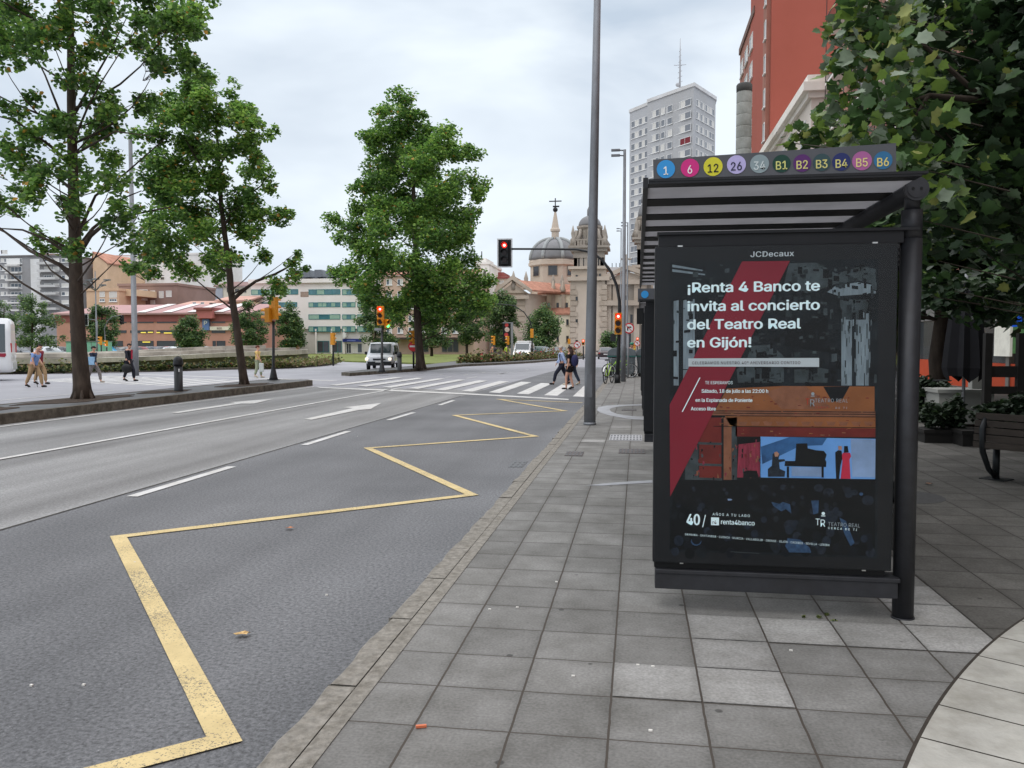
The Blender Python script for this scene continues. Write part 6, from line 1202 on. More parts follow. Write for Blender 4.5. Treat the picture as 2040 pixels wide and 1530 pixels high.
# banner
b = atY(1020,712,84); b.z = 0; t = thing('banner_stand', 'grey frame with a tall dark advertising banner below the church', 'banner', b); q = MB(); z0, z1 = atY(1020,680,84).z, atY(1020,642,84).z; q.box(b.x-.12,84,0,b.x+.1,84.15,z1); q.box(b.x-1.0,84.02,z1-.1,b.x-.13,84.12,z1); q.build('frame', M_polel, t, off=b)
q = MB(); q.box(b.x-.98,84.05,z0,b.x-.15,84.1,z1-.11,0); 
for i, (x_, y_, r_) in enumerate(((.5,.85,.2),(.55,.62,.26),(.45,.35,.22),(.6,.15,.2))): q.disc((b.x-.98+.83*x_,84.045,z0+(z1-z0)*y_), r_, 'y', 10, .01, 1+i % 2)
q.build('banner', [M_blk, mat('banner_red', srgb(180,60,60), .6, .3, 4), mat('banner_pale', srgb(200,180,170), .6, .3, 4)], t, off=b)
# kiosks behind the wall
for px0, px1, lb in ((132,166,'pale green kiosk hidden partly by the nearest trunk, left one'),(174,201,'pale green kiosk just right of the nearest trunk')):
    a_, c_ = atY(px0,703,84), atY(px1,703,84); zt_ = atY(px0,680.5,84).z; t = thing('kiosk', lb, 'kiosk', ((a_.x+c_.x)/2,84,-.1)); o_ = t.location.copy(); MG = mat('kiosk_green', srgb(134,190,168), .6, .08, 1, dirt=.1)
    MB().box(a_.x,84,-.1,c_.x,86,zt_).build('body', MG, t, off=o_); MB().box(a_.x-.05,83.9,zt_+.001,c_.x+.05,86.1,zt_+.07).build('roof', M_polel, t, off=o_); MB().box(a_.x+(c_.x-a_.x)*.30,83.98,-.05,a_.x+(c_.x-a_.x)*.33,83.999,zt_).build('door_edge', M_polel, t, off=o_)
# ---- concrete fountain wall in tiers
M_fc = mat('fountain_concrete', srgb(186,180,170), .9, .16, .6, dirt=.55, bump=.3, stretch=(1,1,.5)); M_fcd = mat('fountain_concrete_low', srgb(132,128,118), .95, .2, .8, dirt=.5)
wp = [(-160,742),(-60,740.5),(60,739),(160,738),(260,736.5),(360,734),(450,731),(530,728.5),(590,726),(614,724)]
def wrow(name, ytop, ybot, back, m, thick, over=0.0, clip=99):
    q = MB(); P = []
    for (x_, yb), yt, ybt in zip(wp[:clip], ytop, ybot):
        g_ = at(x_, yb, -.1); d = Vector((g_.x, g_.y, 0)).normalized(); c_ = Vector((g_.x, g_.y, 0))+d*(back-over); P.append((c_, d, atY(x_, yt, c_.y).z, atY(x_, ybt, c_.y).z if ybt else -.12))
    for (c0, d0, t0, b0), (c1, d1, t1, b1_) in zip(P, P[1:]):
        gap = (c1-c0)*.004; c0g = c0+gap
        q.add([(c0g.x,c0g.y,b0),(c1.x,c1.y,b1_),(c1.x,c1.y,t1),(c0g.x,c0g.y,t0),((c0g+d0*thick).x,(c0g+d0*thick).y,b0),((c1+d1*thick).x,(c1+d1*thick).y,b1_),((c1+d1*thick).x,(c1+d1*thick).y,t1),((c0g+d0*thick).x,(c0g+d0*thick).y,t0)],
              [(0,1,2,3),(3,2,6,7),(0,4,5,1),(4,7,6,5),(1,5,6,2),(0,3,7,4)])
    return q.build(name, m, fw, off=fwo)
fwo = at(260,736.5,-.1); fw = thing('fountain_wall', 'long weathered concrete fountain wall in three stepped tiers', 'wall', fwo)
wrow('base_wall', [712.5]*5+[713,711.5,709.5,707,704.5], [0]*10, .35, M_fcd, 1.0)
wrow('lower_ledge', [714.8,714.8,714.5,714,711.5,707.5,702.5,699.5,697,696.5], [725.5,725.5,725,723.5,720,715.5,711,708.5,706.3,704.5], 0, M_fc, 3.2, .45)
wrow('middle_ledge', [704.5,704.5,704.5,704,702.5,699.5,695.8,693.5,692.8], [713.6,713.6,713.2,712.4,710,706,702,699,696.6], 2.4, M_fc, 3.0, .1, 9)
wrow('upper_ledge', [703.5,703.5,703.3,702.5,698.5,693.2,689,687.8], [705.2,705.2,705,704.6,702.9,699.9,696,693.4], 5, M_fc, 3.0, .1, 8)
# plants at the foot of the wall and on the islands
def bushes(name, label, pts, r_, n, ls, mats, wts, seed, h=.5, kind=None, cat='plants'):
    R = np.random.default_rng(seed); P = []
    for i in range(n):
        j = R.integers(0, len(pts)-1); f = R.random(); a, b_ = Vector(pts[j]), Vector(pts[j+1]); c_ = a.lerp(b_, f); e_ = .45+.55*math.sin(c_.x*2.3+c_.y*1.7+seed)*math.sin(c_.x*.9+1); rr_ = r_*R.uniform(-1, 1)
        P.append((c_.x+rr_*.5, c_.y+rr_, c_.z+.02+abs(R.normal(0,.5))*h*max(.12, e_)))
    o = leafcloud(name, np.array(P), ls, T_SIMPLE, mats, wts, None, (0,0,0), -.4, seed, .9); o.location = (0,0,0); tag(o, kind='stuff'); return o
M_dry = leafm('leaf_dry', (138,120,88)); M_rosy = leafm('leaf_rose', (170,60,70)); M_olive = leafm('leaf_olive', (112,120,66)); M_dkg = leafm('leaf_hedge', (52,70,40))
w2 = [at(x, y+1.5, 0) for x, y in wp]; bushes('border_plants', '', w2[1:], .7, 6000, .16, [M_olive, M_dkg, M_dry, M_rosy], (4,6,1.2,.08), 3, .62)
w3 = [at(x, y, 0) for x, y in ((500,733),(560,731),(620,727),(660,723))]; bushes('border_plants', '', w3, 1.2, 4500, .17, [M_olive, M_dry, M_dkg], (5,4,1.5), 4, .8)
w4 = [at(x, y, .1) for x, y in ((930,722),(990,719.5),(1060,715.5),(1110,712),(1150,709.5))]; bushes('border_plants', '', w4, 1.4, 7000, .22, [M_olive, M_dry, M_dkg, M_rosy], (5,4,2,.5), 5, .85)
w5 = [at(x, y, 0) for x, y in ((1600,1231),(1632,1232),(1648,1226),(1660,1238))]
Rm = np.random.default_rng(8); Pm = np.array([[w5[i].x+Rm.normal(0,.006), w5[i].y+Rm.normal(0,.006), .006+abs(Rm.normal(0,.004))] for i in Rm.choice(4, 160, p=[.2,.3,.35,.15])]); o = leafcloud('moss', Pm, .011, T_SIMPLE, [M_olive, M_dkg], (3,2), None, (0,0,0), 0, 8, .8); tag(o, kind='stuff')
# ---- waste containers
M_bin = mat('bin_grey', srgb(98,106,110), .5, .1, 2, spec=.4); M_bint = mat('bin_teal', srgb(50,110,102), .5, .1)
def container(px0, px1, yb, Y, label):
    a, c_ = atY(px0, yb, Y), atY(px1, yb, Y); t = thing('waste_container', label, 'container', ((a.x+c_.x)/2, Y, 0)); o_ = t.location.copy(); x0, x1 = a.x, c_.x; H1, H2 = 1.0, 1.42
    q = MB(); q.add([(x0+.08,Y+.06,.12),(x1-.08,Y+.06,.12),(x1-.08,Y+.95,.12),(x0+.08,Y+.95,.12),(x0,Y,H1),(x1,Y,H1),(x1,Y+1,H1),(x0,Y+1,H1)], [(0,3,2,1),(4,5,6,7),(0,1,5,4),(1,2,6,5),(2,3,7,6),(3,0,4,7)])
    for i in range(5): xx = x0+(x1-x0)*(.1+.2*i); q.box(xx-.02,Y-.02,.2,xx+.02,Y+.03,H1-.05)
    q.build('bin_body', M_bin, t, off=o_, bevel=.03)
    pts = [(x0-.03,H1+.04)]+[(x0-.03+(x1-x0+.06)*(.5-.5*math.cos(math.pi*i/12)), H1+.04+(H2-H1)*math.sin(math.pi*i/12)**.5) for i in range(1,12)]+[(x1+.03,H1+.04)]
    q = MB(); q.ext([(x_,Y-.03,z_) for x_, z_ in pts], (0,1.06,0)); q.build('lid', M_bin, t, off=o_, bevel=.02); MB().box(x0-.04,Y-.045,H1-.0,x1+.04,Y+1.04,H1+.038).build('rim', M_bint, t, off=o_)
    for xx in (x0+.15, x1-.15): q = MB(); q.disc((xx,Y+.05,.09), .09, 'y', 14, .05); q.build('wheel', M_blk, t, off=o_)
container(1211,1266,752,40.5,'domed grey waste container with a teal rim beside the bicycles'); container(1268,1312,752,41.2,'grey waste container half hidden behind the shelter edge')
# ---- bicycles
def bicycle(loc, rz, label, cf, cw, seed=0):
    t = thing('bicycle', label, 'bicycle', loc, rz, 'bicycles parked by the containers'); R_ = .33; M_t = mat('tyre', srgb(34,34,36), .8, .1); fm_ = mat('bike_%d_%d_%d' % cf, srgb(*cf), .35, .06, spec=.6)
    for xx, nm in ((-.53,'rear'),(.53,'front')):
        q = MB(); q.tube([(xx+R_*math.cos(a), 0, R_+.0+R_*math.sin(a)) for a in [2*math.pi*i/24 for i in range(25)]], .02, 6, 0, cap=False)
        q.tube([(xx+(R_-.03)*math.cos(a), 0, R_+(R_-.03)*math.sin(a)) for a in [2*math.pi*i/24 for i in range(25)]], .012, 5, 1, cap=False)
        for i in range(10): a = 2*math.pi*i/10; q.tube([(xx,0,R_),(xx+(R_-.03)*math.cos(a),0,R_+(R_-.03)*math.sin(a))], .0035, 3, 1, cap=False)
        q.build('wheel', [M_t, mat('bike_rim_%d' % cw[0], srgb(*cw), .4, .05)], t)
    q = MB(); bb_, st, hd, fk = (-.08,0,.30), (-.22,0,.78), (.38,0,.80), (.53,0,.33)
    for a, b_ in ((bb_,st),(bb_,(.40,0,.70)),(st,(.38,0,.80)),((-.53,0,.33),bb_),((-.53,0,.33),(-.21,0,.74))): q.tube([a,b_], .018, 8)
    q.build('frame', fm_, t); q = MB(); q.tube([hd,(.44,0,.62),fk], .018, 8); q.tube([hd,(.36,0,.98)], .014, 6); q.tube([(.40,-.28,1.0),(.36,-.1,1.0),(.36,.1,1.0),(.40,.28,1.0)], .013, 6); q.build('handlebar', M_polel, t)
    q = MB(); q.tube([st,(-.25,0,.92)], .014, 6); q.ext([(-.38,-.07,.93),(-.38,.07,.93),(-.12,.02,.93),(-.12,-.02,.93)], (0,0,.05)); q.build('saddle', M_blk, t, bevel=.01)
    q = MB(); q.disc((-.08,.03,.30), .09, 'y', 14, .01); q.tube([(-.08,.08,.30),(-.08,.1,.15)], .01, 5); q.tube([(-.08,-.08,.30),(-.08,-.1,.45)], .01, 5); q.box(-.13,.08,.13,-.03,.16,.15); q.box(-.13,-.16,.45,-.03,-.08,.47); q.build('crank', M_blk, t)
    q = MB(); 
    for xx in (-.53,.53): 
        pts = [(xx+.365*math.cos(a),R_+.365*math.sin(a)) for a in [math.pi*(.1+.75*i/8) for i in range(9)]]
        for a, b_ in zip(pts, pts[1:]): q.add([(a[0],-.03,a[1]),(b_[0],-.03,b_[1]),(b_[0],.03,b_[1]),(a[0],.03,a[1])], [(0,1,2,3)])
    q.build('mudguard', mat('guard_pale', srgb(206,208,206), .4, .05), t); return t
ba_ = at(1235,752); bicycle((ba_.x,ba_.y,0), .1, 'bicycle with lime green frame behind the black signal mast', (150,200,50), (200,204,204))
bb2 = at(1268,747); bicycle((bb2.x,bb2.y,0), 3.3, 'silver bicycle with white mudguards against the second container', (190,190,190), (206,206,204))
bb3 = at(1211,764); bicycle((bb3.x+.02,bb3.y+.3,0), 1.35, 'bicycle seen end-on with a lime fork at the kerb edge', (168,210,40), (60,60,60))
# ================================================================ TERRACE ON THE RIGHT
M_wood = mat('dark_wood', srgb(62,54,48), .7, .25, 5, stretch=(1,8,8)); M_wooda = mat('black_wood', srgb(32,30,28), .7, .25, 5)
bp_ = at(1998,960); bx, by = bp_.x, bp_.y
t = thing('park_bench', 'slatted wooden bench seen from behind with curved black iron ends', 'bench', (bx+.74,by-.72,0), -.80); 
for ex in (-1.15, 1.0):
    q = MB(); q.tube([(ex,-.20,.78),(ex,-.30,.62),(ex,-.28,.36),(ex,-.12,.14),(ex,.08,.02)], [.03,.035,.035,.03,.03], 8); q.tube([(ex,-.25,.40),(ex,.05,.40),(ex,.32,.42)], .028, 8); q.tube([(ex,.06,0),(ex,.06,.40)], .04, 8); q.box(ex-.14,-.05,0,ex+.14,.2,.015); q.build('leg', M_blackp, t)
for i in range(5): z_ = .40+.082*i; q = MB(); q.box(-1.25,-.30+(.012*i),z_,1.1,-.265+(.012*i),z_+.07); q.build('back_slat', M_wood, t)
for i in range(4): q = MB(); q.box(-1.25,-.22+.13*i,.43,1.1,-.11+.13*i,.46); q.build('seat_slat', M_wood, t)
TY = 15.5
def tx(x, Y=TY): return atY(x, 687, Y).x
def tz(y, Y=TY): return atY(1900, y, Y).z
t = thing('terrace_fence', 'dark wooden post and board fence along the cafe terrace', 'fence', (tx(1968),TY,0)); o_ = t.location.copy()
for px_ in (1968, 2034, 2110): MB().box(tx(px_)-.06,TY-.06,0,tx(px_)+.06,TY+.06,tz(664)).build('post', M_wooda, t, off=o_)
for ya, yb in ((729,751),(769,784)): MB().box(tx(1975),TY-.03,tz(yb),tx(2200),TY+.02,tz(ya)).build('board', M_wooda, t, off=o_)
for px_ in (1856, 1878): MB().box(tx(px_)-.05,TY+4-.06,0,tx(px_)+.05,TY+4+.06,1.7).build('post', M_wooda, t, off=o_)
for za, zb_ in ((.95,1.15),(.45,.85)): MB().box(tx(1832),TY+3.95,za,tx(1890),TY+4.0,zb_).build('board', M_wooda, t, off=o_)
t = thing('counter', 'white rectangular counter standing behind the dark shrubs', 'counter', (tx(1920,17),17,0)); o_ = t.location.copy(); x0, x1 = tx(1866,17), tx(1975,17); M_cnt = mat('counter_white', srgb(150,150,144), .7, .06, 2)
MB().box(x0,16.8,.06,x1,17.6,tz(782,17)).build('body', M_cnt, t, off=o_); MB().box(x0-.04,16.75,tz(782,17)+.001,x1+.04,17.65,tz(777,17)+.02).build('top', M_cnt, t, off=o_); MB().box(x0+.7,17.1,tz(776,17),x0+.95,17.3,tz(740,17)).build('upright', M_cnt, t, off=o_)
t = thing('parasol', 'closed black parasol hanging over the white counter', 'parasol', (tx(1922,16.4),16.4,0)); o_ = t.location.copy(); q = MB(); q.tube([(o_.x,16.4,0),(o_.x,16.4,2.9)], .03, 10); q.build('pole', M_polel, t, off=o_)
q = MB(); n_ = 16; vs = []
for z_, r_ in ((2.75,.05),(2.5,.16),(2.1,.28),(1.6,.34),(1.15,.38),(1.0,.34)):
    for k_ in range(n_): rr_ = r_*(1 if k_ % 2 else .72); a = 2*math.pi*k_/n_; vs.append((o_.x+rr_*math.cos(a), 16.4+rr_*math.sin(a), z_-(.12 if z_ < 1.1 and k_ % 4 == 0 else 0)))
q.add(vs, [(i*n_+k_, i*n_+(k_+1)%n_, (i+1)*n_+(k_+1)%n_, (i+1)*n_+k_) for i in range(5) for k_ in range(n_)]); q.build('canopy', mat('parasol_black', srgb(22,22,26), .9, .15, 4), t, off=o_)
M_shr = mat('leaf_shrub_dark', srgb(40,54,36), .6, .3, 8, trans=.1)
def shrub(loc, r_, h, n, ls, label, seed, mats=None, wts=(5,3,1), name='shrub'):
    t = thing(name, label, 'shrub', loc); R = np.random.default_rng(seed); d = R.normal(0,1,(n,3)); d /= np.linalg.norm(d, axis=1)[:,None]; d *= (R.random(n)**.4)[:,None]; P = np.array([loc[0],loc[1],loc[2]+h*.55])+d*np.array([r_,r_,h*.5])*(1+.25*np.sin(d[:,0:1]*7+seed)); leafcloud('foliage', P, ls, T_SIMPLE, mats or [M_shr, M_shr, M_dkg], wts, t, loc, 0, seed)
    q = MB()
    for k_ in range(5): a = k_*1.3; q.tube([(0,0,0),(r_*.3*math.cos(a),r_*.3*math.sin(a),h*.7)], [.02,.008], 5)
    q.build('stem', M_twig, t)
def planter(x, y, w_, d_, h, label):
    t = thing('planter', label, 'planter', (x,y,0)); MB().box(-w_/2,-d_/2,0,w_/2,d_/2,h-.06).build('trough', M_wooda, t); MB().box(-w_/2-.02,-d_/2-.02,h-.059,w_/2+.02,d_/2+.02,h).build('rim', M_wooda, t); return t
planter(tx(1885,14.2), 14.2, .75, .5, .22, 'low dark planter box below the round shrub by the counter'); planter(tx(2020,13.8), 13.8, 1.6, .5, .25, 'long dark planter box behind the slatted bench')
shrub((tx(1882,14.2),14.2,.2), .34, .42, 900, .09, 'round dark shrub in the low planter left of the bench', 5); shrub((tx(1910,14.3),14.3,.2), .10, .55, 300, .08, 'thin upright shrub before the white counter', 6)
shrub((tx(1995,13.8),13.8,.25), .33, .42, 800, .10, 'leafy shrub behind the left end of the bench', 7); shrub((tx(2032,13.8),13.8,.25), .36, .5, 900, .10, 'leafy shrub behind the bench at the picture edge', 8)
# dark hedge screen that closes the terrace on the left
shrub((tx(1842,18),18,0), .5, .85, 2200, .12, 'dark hedge plant just right of the shelter post', 9)
for k_, (x_, y_) in enumerate(((1846,20.5),(1866,20.8))): 
    t = thing('cafe_table', ('round black cafe table nearest to the shelter post','round black cafe table beside the hedge')[k_], 'table', (tx(x_,y_),y_,0)); q = MB(); q.tube([(0,0,.02),(0,0,.72)], .03, 10); q.tube([(0,0,0),(0,0,.02)], .22, 18); q.build('pedestal', M_blackp, t); MB().tube([(0,0,.721),(0,0,.745)], .34, 24).build('tabletop', M_blackp, t)
bl = at(1835,990); q = MB(); q.prism([(bl.x+.42*math.cos(2*math.pi*i/24)-.2, bl.y+.42*math.sin(2*math.pi*i/24)) for i in range(24)], .001, .006); o = q.build('manhole_cover', mat('cover_dark', srgb(70,70,70), .8, .2, 20)); tag(o, 'round dark cover in the shaded paving right of the shelter post', 'manhole cover')
ds_ = atY(2020,637,19.5); t = thing('blue_sign', 'small round blue hanging sign under the leaves at the right edge', 'sign', (ds_.x,19.5,ds_.z)); q = MB(); q.disc((0,0,0), .16, 'y', 24, .02); q.build('sign_disc', mat('neon_blue', srgb(30,80,200), .5, .1, emit=srgb(40,100,230), estr=.5), t); q = MB(); q.tube([(0,.01,.16),(0,.01,2.6)], .01, 5); q.build('hanger', M_blk, t)
rl = atY(1863,671,26); t = thing('signal_lamp', 'small glowing red lamp on a short post beyond the terrace', 'lamp', (rl.x,26,0)); MB().tube([(0,0,0),(0,0,rl.z-.1)], .04, 8).build('post', M_polel, t); q = MB(); q.ball((0,0,rl.z), .09, 10); q.build('lamp', M_red, t)
# ================================================================ VEHICLES
M_tyre = mat('tyre_rubber', srgb(30,30,32), .85, .1); M_hub = mat('hub_grey', srgb(150,150,154), .4, .1, metal=.5); M_cglass = mat('car_glass', srgb(58,68,74), .08, .15, .8, spec=.9); M_cdark = mat('car_plastic', srgb(38,40,43), .6, .1)
M_head = mat('headlight_lit', (1,.92,.78), .3, 0, emit=(1,.86,.66), estr=1.6); M_hl = mat('headlight_glass', srgb(200,204,206), .15, .1, spec=.8); M_tail = mat('tail_light', (.35,.02,.02), .3, 0, emit=(.5,.03,.03), estr=.15)
def paint(c): return mat('paint_%d_%d_%d' % c, srgb(*c), .3, .04, 1, spec=.5, coat=.5)
def vehicle(name, label, cat, loc, ang, L_, W_, H_, col, kind='car', lights=False, group=None, plate=None, lower=None, tails=False):
    """x forward; ang = heading. stations (x, bottom, bonnet/belt z, roof z, belt halfwidth, roof halfwidth)"""
    t = thing(name, label, cat, loc, ang, group); w = W_/2; P = paint(col)
    if kind == 'van': st = [(-.5,.30,.50,.97,.95,.86),(-.485,.2,.50,.99,1,.88),(-.1,.2,.50,1.0,1,.88),(.22,.2,.50,.99,1,.87),(.265,.2,.505,.96,1,.84),(.375,.2,.515,.60,1,.80),(.39,.2,.51,.54,1,.78),(.47,.2,.47,.49,.96,.72),(.495,.22,.40,.42,.88,.62),(.5,.24,.34,.35,.84,.6)]
    elif kind == 'bus': st = [(-.5,.16,.42,.90,.93,.84),(-.492,.13,.42,.955,.98,.88),(-.475,.13,.42,.99,1,.9),(0,.13,.42,1,1,.9),(.33,.13,.42,.99,1,.88),(.43,.13,.45,.55,1,.8),(.49,.13,.40,.44,.95,.7),(.5,.15,.3,.32,.9,.7)]
    else: st = [(-.5,.30,.48,.52,.88,.72),(-.485,.22,.56,.60,.96,.76),(-.44,.18,.60,.66,1,.78),(-.33,.18,.62,.93,1,.74),(-.12,.18,.61,1.0,1,.74),(.04,.18,.60,.98,1,.73),(.20,.18,.59,.63,1,.76),(.23,.18,.58,.60,1,.78),(.40,.18,.53,.56,.98,.74),(.48,.22,.46,.50,.9,.66),(.5,.26,.36,.40,.84,.62)]
    q = MB(); ring = []
    for x, zb, zt_, zr, wb, wr in st:
        X = x*L_; b0, b1_, b2_ = zb*H_, zt_*H_, zr*H_; a, c = wb*w, wr*w
        half = [(a*.90,b0),(a*.985,b0+.05*H_),(a,(b0+b1_)/2),(a*.985,b1_),(c+(a-c)*.25,b1_+(b2_-b1_)*.62 if b2_-b1_ > .12*H_ else b1_+(b2_-b1_)*.5),(c*.93,b2_-.012*H_),(c*.6,b2_)]
        ring.append([(X,y,z) for y, z in half]+[(X,-y,z) for y, z in half[::-1]])
    n_ = len(ring[0]); vs = [v for r_ in ring for v in r_]; fs = []
    for i in range(len(ring)-1):
        for k_ in range(n_): fs.append((i*n_+k_, i*n_+(k_+1)%n_, (i+1)*n_+(k_+1)%n_, (i+1)*n_+k_))
    q.add(vs, fs, 0, True); q.add([ring[0][k_] for k_ in range(n_)], [tuple(range(n_))[::-1]]); q.add([ring[-1][k_] for k_ in range(n_)], [tuple(range(n_))]); q.build('body', P, t)
    # glass: quads between the belt and the roof line
    def gq(i0, i1, f0=.06, f1=.92, sgn=1, name='side_window', e0=.06, e1=.94, m=M_cglass):
        def pt(i, f):
            r_ = ring[i]; a = Vector(r_[3]); m_ = Vector(r_[4]); b_ = Vector(r_[5]); p = a.lerp(m_, f/.62) if f < .62 else m_.lerp(b_, (f-.62)/.38); return p
        A = [pt(i0, f0), pt(i1, f0), pt(i1, f1), pt(i0, f1)]; c0, c1, c2, c3 = A; P4 = [c0.lerp(c1,e0), c0.lerp(c1,e1), c3.lerp(c2,e1), c3.lerp(c2,e0)]
        mid0, mid1 = pt(i0,.6).lerp(pt(i1,.6),e0), pt(i0,.6).lerp(pt(i1,.6),e1); poly = [P4[0],P4[1],mid1,P4[2],P4[3],mid0]
        qq = MB(); vs_ = [(p.x, sgn*(p.y+.012), p.z) for p in poly]; qq.add(vs_, [(0,1,2,5),(5,2,3,4)] if sgn < 0 else [(5,2,1,0),(4,3,2,5)]); qq.build(name, m, t)
    def cross(i0, i1, name, f0=.08, f1=.92, m=M_cglass, k0=5, k1=5, wf=.9):
        a, b_ = Vector(ring[i0][5]), Vector(ring[i1][5]); p0, p1 = a.lerp(b_, f0), a.lerp(b_, f1); d = (b_-a).normalized(); nn = Vector((-d.z,0,d.x)); nn = nn if nn.z > 0 else -nn
        qq = MB(); v = [(p0.x,p0.y*wf,p0.z+.02),(p0.x,-p0.y*wf,p0.z+.02),(p1.x,-p1.y*wf,p1.z+.02),(p1.x,p1.y*wf,p1.z+.02)]; v = [tuple(Vector(p_)+nn*.012) for p_ in v]; qq.add(v, [(0,1,2,3)]); qq.build(name, m, t)
    if kind == 'van':
        cross(4, 5, 'windscreen', .04, .98, wf=.98)
        for s_ in (1,-1): gq(3, 5, .12, .8, s_, e0=.1, e1=.62); gq(2, 3, .12, .8, s_, e0=.1, e1=.92); gq(1, 2, .12, .8, s_, e0=.3, e1=.95)
    elif kind == 'bus':
        cross(4, 5, 'windscreen', .1, .95); 
        for s_ in (1,-1): gq(3, 4, .05, .85, s_, e0=.0, e1=.96); gq(2, 3, .05, .85, s_, e0=.42, e1=.97); gq(2, 3, .05, .85, s_, e0=.02, e1=.40)
    else:
        cross(5, 6, 'windscreen', .06, .96); cross(2, 3, 'rear_window', .1, .96)
        for s_ in (1,-1): gq(4, 6, .12, .88, s_, e0=.02, e1=.60); gq(3, 4, .12, .88, s_, e0=.12, e1=.94)
    wr_ = .33 if kind != 'bus' else .38
    for fx in (-.31,.33):
        for s_ in (1,-1):
            qq = MB(); X = fx*L_; qq.tube([(X,s_*(w-.20),wr_),(X,s_*(w-.005),wr_)], wr_, 20, 0); qq.disc((X,s_*(w-.004)+(.012 if s_ > 0 else 0),wr_), wr_*.6, 'y', 16, .012, 1); qq.build('wheel', [M_tyre, M_hub], t)
    lw_ = lower or M_cdark
    qq = MB(); qq.box(L_*.49,-w*.84,.22*H_-.12,L_*.508,w*.84,(.36 if kind != 'van' else .30)*H_ if lower else .27*H_); qq.build('bumper', lw_, t); qq = MB(); qq.box(-L_*.508,-w*.86,.2*H_-.08,-L_*.49,w*.86,.30*H_); qq.build('bumper', lw_ if lower else P, t)
    qq = MB(); qq.box(L_*.49,-w*.45,.36*H_,L_*.509,w*.45,.41*H_); qq.build('grille', M_cdark, t)
    for s_ in (1,-1):
        zl = .385*H_; qq = MB(); qq.box(L_*.475,s_*w*.84-.16,zl-.07,L_*.507,s_*w*.84+.02,zl+.10); qq.build('headlight', M_head if lights else M_hl, t, bevel=.02)
        qq = MB(); hz = (.50 if kind == 'car' else .52)*H_; qq.box(-L_*.505,s_*w*.86-.12,hz-(.08 if kind == 'car' else .22),-L_*.485,s_*w*.86+.05,hz+(.06 if kind == 'car' else .22)); qq.build('tail_light', M_tail, t, bevel=.01)
        qq = MB(); qq.box(L_*(.26 if kind != 'car' else .17),s_*(w+.1)-.09,.55*H_,L_*(.26 if kind != 'car' else .17)+.08,s_*(w+.1)+.09,.55*H_+.2); qq.build('wing_mirror', M_cdark if kind != 'car' else P, t, bevel=.02)
    qq = MB(); qq.box(L_*.509,-.26,.27*H_,L_*.514,.26,.27*H_+.12,0)
    if plate: text_mb(qq, plate, Matrix.Translation((L_*.516,0,.27*H_+.02)) @ Matrix.Rotation(math.pi/2,4,'Z') @ UPRIGHT, .11, 1, 'CENTER', .02)
    qq.build('number_plate', [M_wfr, M_blk], t); qq = MB(); qq.box(-L_*.514,-.26,.36*H_,-L_*.509,.26,.36*H_+.12); qq.build('number_plate', M_wfr, t)
    return t
v = at(758,737,RZ); vehicle('white_van', 'white passenger van with lit headlights and black bumper behind the red signal', 'van', (v.x-.55,v.y+2.4,RZ), math.atan2(-.975,.19), 4.9, 1.88, 1.88, (206,210,214), 'van', True, lower=M_cdark)
v = at(1034,719,RZ); tv = vehicle('white_van', 'white van with a roof rack and grille coming past the church trees', 'van', (v.x+.2,v.y+2.4,RZ), math.atan2(-.995,.02), 5.0, 1.95, 1.95, (214,216,218), 'van', True)
q = MB(); q.box(-1.6,-.7,1.96,.9,.7,2.12); q.build('roof_rack', M_wfr, tv, bevel=.05)
v = at(26,758,RZ); tb = vehicle('white_minibus', 'rear end of a tall white minibus leaving the picture at the left edge', 'minibus', (v.x-3.25,v.y-1.0,RZ), math.radians(-146), 6.4, 2.1, 3.0, (224,226,228), 'bus')
q = MB(); q.ext([(-3.0,1.055,1.30),(-2.55,1.055,1.30),(-2.7,1.055,1.14),(-2.95,1.055,1.12),(-3.0,1.055,1.2)], (0,.01,0)); q.build('red_emblem', mat('emblem_red', srgb(150,40,60), .5), tb)
v = atY(1082,716,97); vehicle('green_car', 'dark green car turning behind the white van near the church', 'car', (v.x,97,RZ), -.55, 4.3, 1.8, 1.55, (44,74,66))
v = atY(1113,712,103); vehicle('black_car', 'black car mostly hidden behind the green car', 'car', (v.x,105,RZ), -1.3, 4.3, 1.8, 1.45, (40,42,46))
v = at(1205,715.5,RZ); vehicle('dark_car', 'dark car with red tail lights driving off between lamp column and containers', 'car', (v.x,v.y+2,RZ), math.pi/2+.05, 4.4, 1.85, 1.45, (52,40,44), tails=True)
for px, Y, ang, c, lb in ((40,92,.1,(70,78,88),'dark blue car parked left behind the concrete wall'),(-2,94,.1,(190,192,190),'pale car parked at the left edge behind the minibus'),(103,90,1.3,(196,200,206),'white car parked nose on left of the green kiosk'),(124,93,1.4,(44,46,50),'black car parked next to the green kiosk'),
    (226,88,.15,(76,170,214),'bright light blue car parked behind the suited man'),(262,96,.2,(96,96,98),'grey car parked behind the tall lamp post'),(282,97,1.2,(128,48,56),'dark red car parked right of the tall lamp post'),(303,99,1.3,(50,60,84),'navy car parked between two red cars'),(322,100,1.35,(66,70,82),'slate blue car parked below the car park front'),(338,101,1.2,(140,42,58),'small red car parked below the car park front'),
    (352,99,.2,(200,206,208),'silver car parked under the small round tree'),(385,97,.2,(190,196,196),'pale silver car just above the concrete wall top'),(414,103,1.2,(150,166,176),'light blue grey van-like car left of the parking sign'),(470,101,.2,(206,206,204),'white car parked right of the leaning plane trunk')):
    v = atY(px, 705, Y); vehicle('parked_car', lb, 'car', (v.x,Y,-.12), ang, 4.2, 1.8, 1.5, c, group='cars parked beyond the concrete wall')
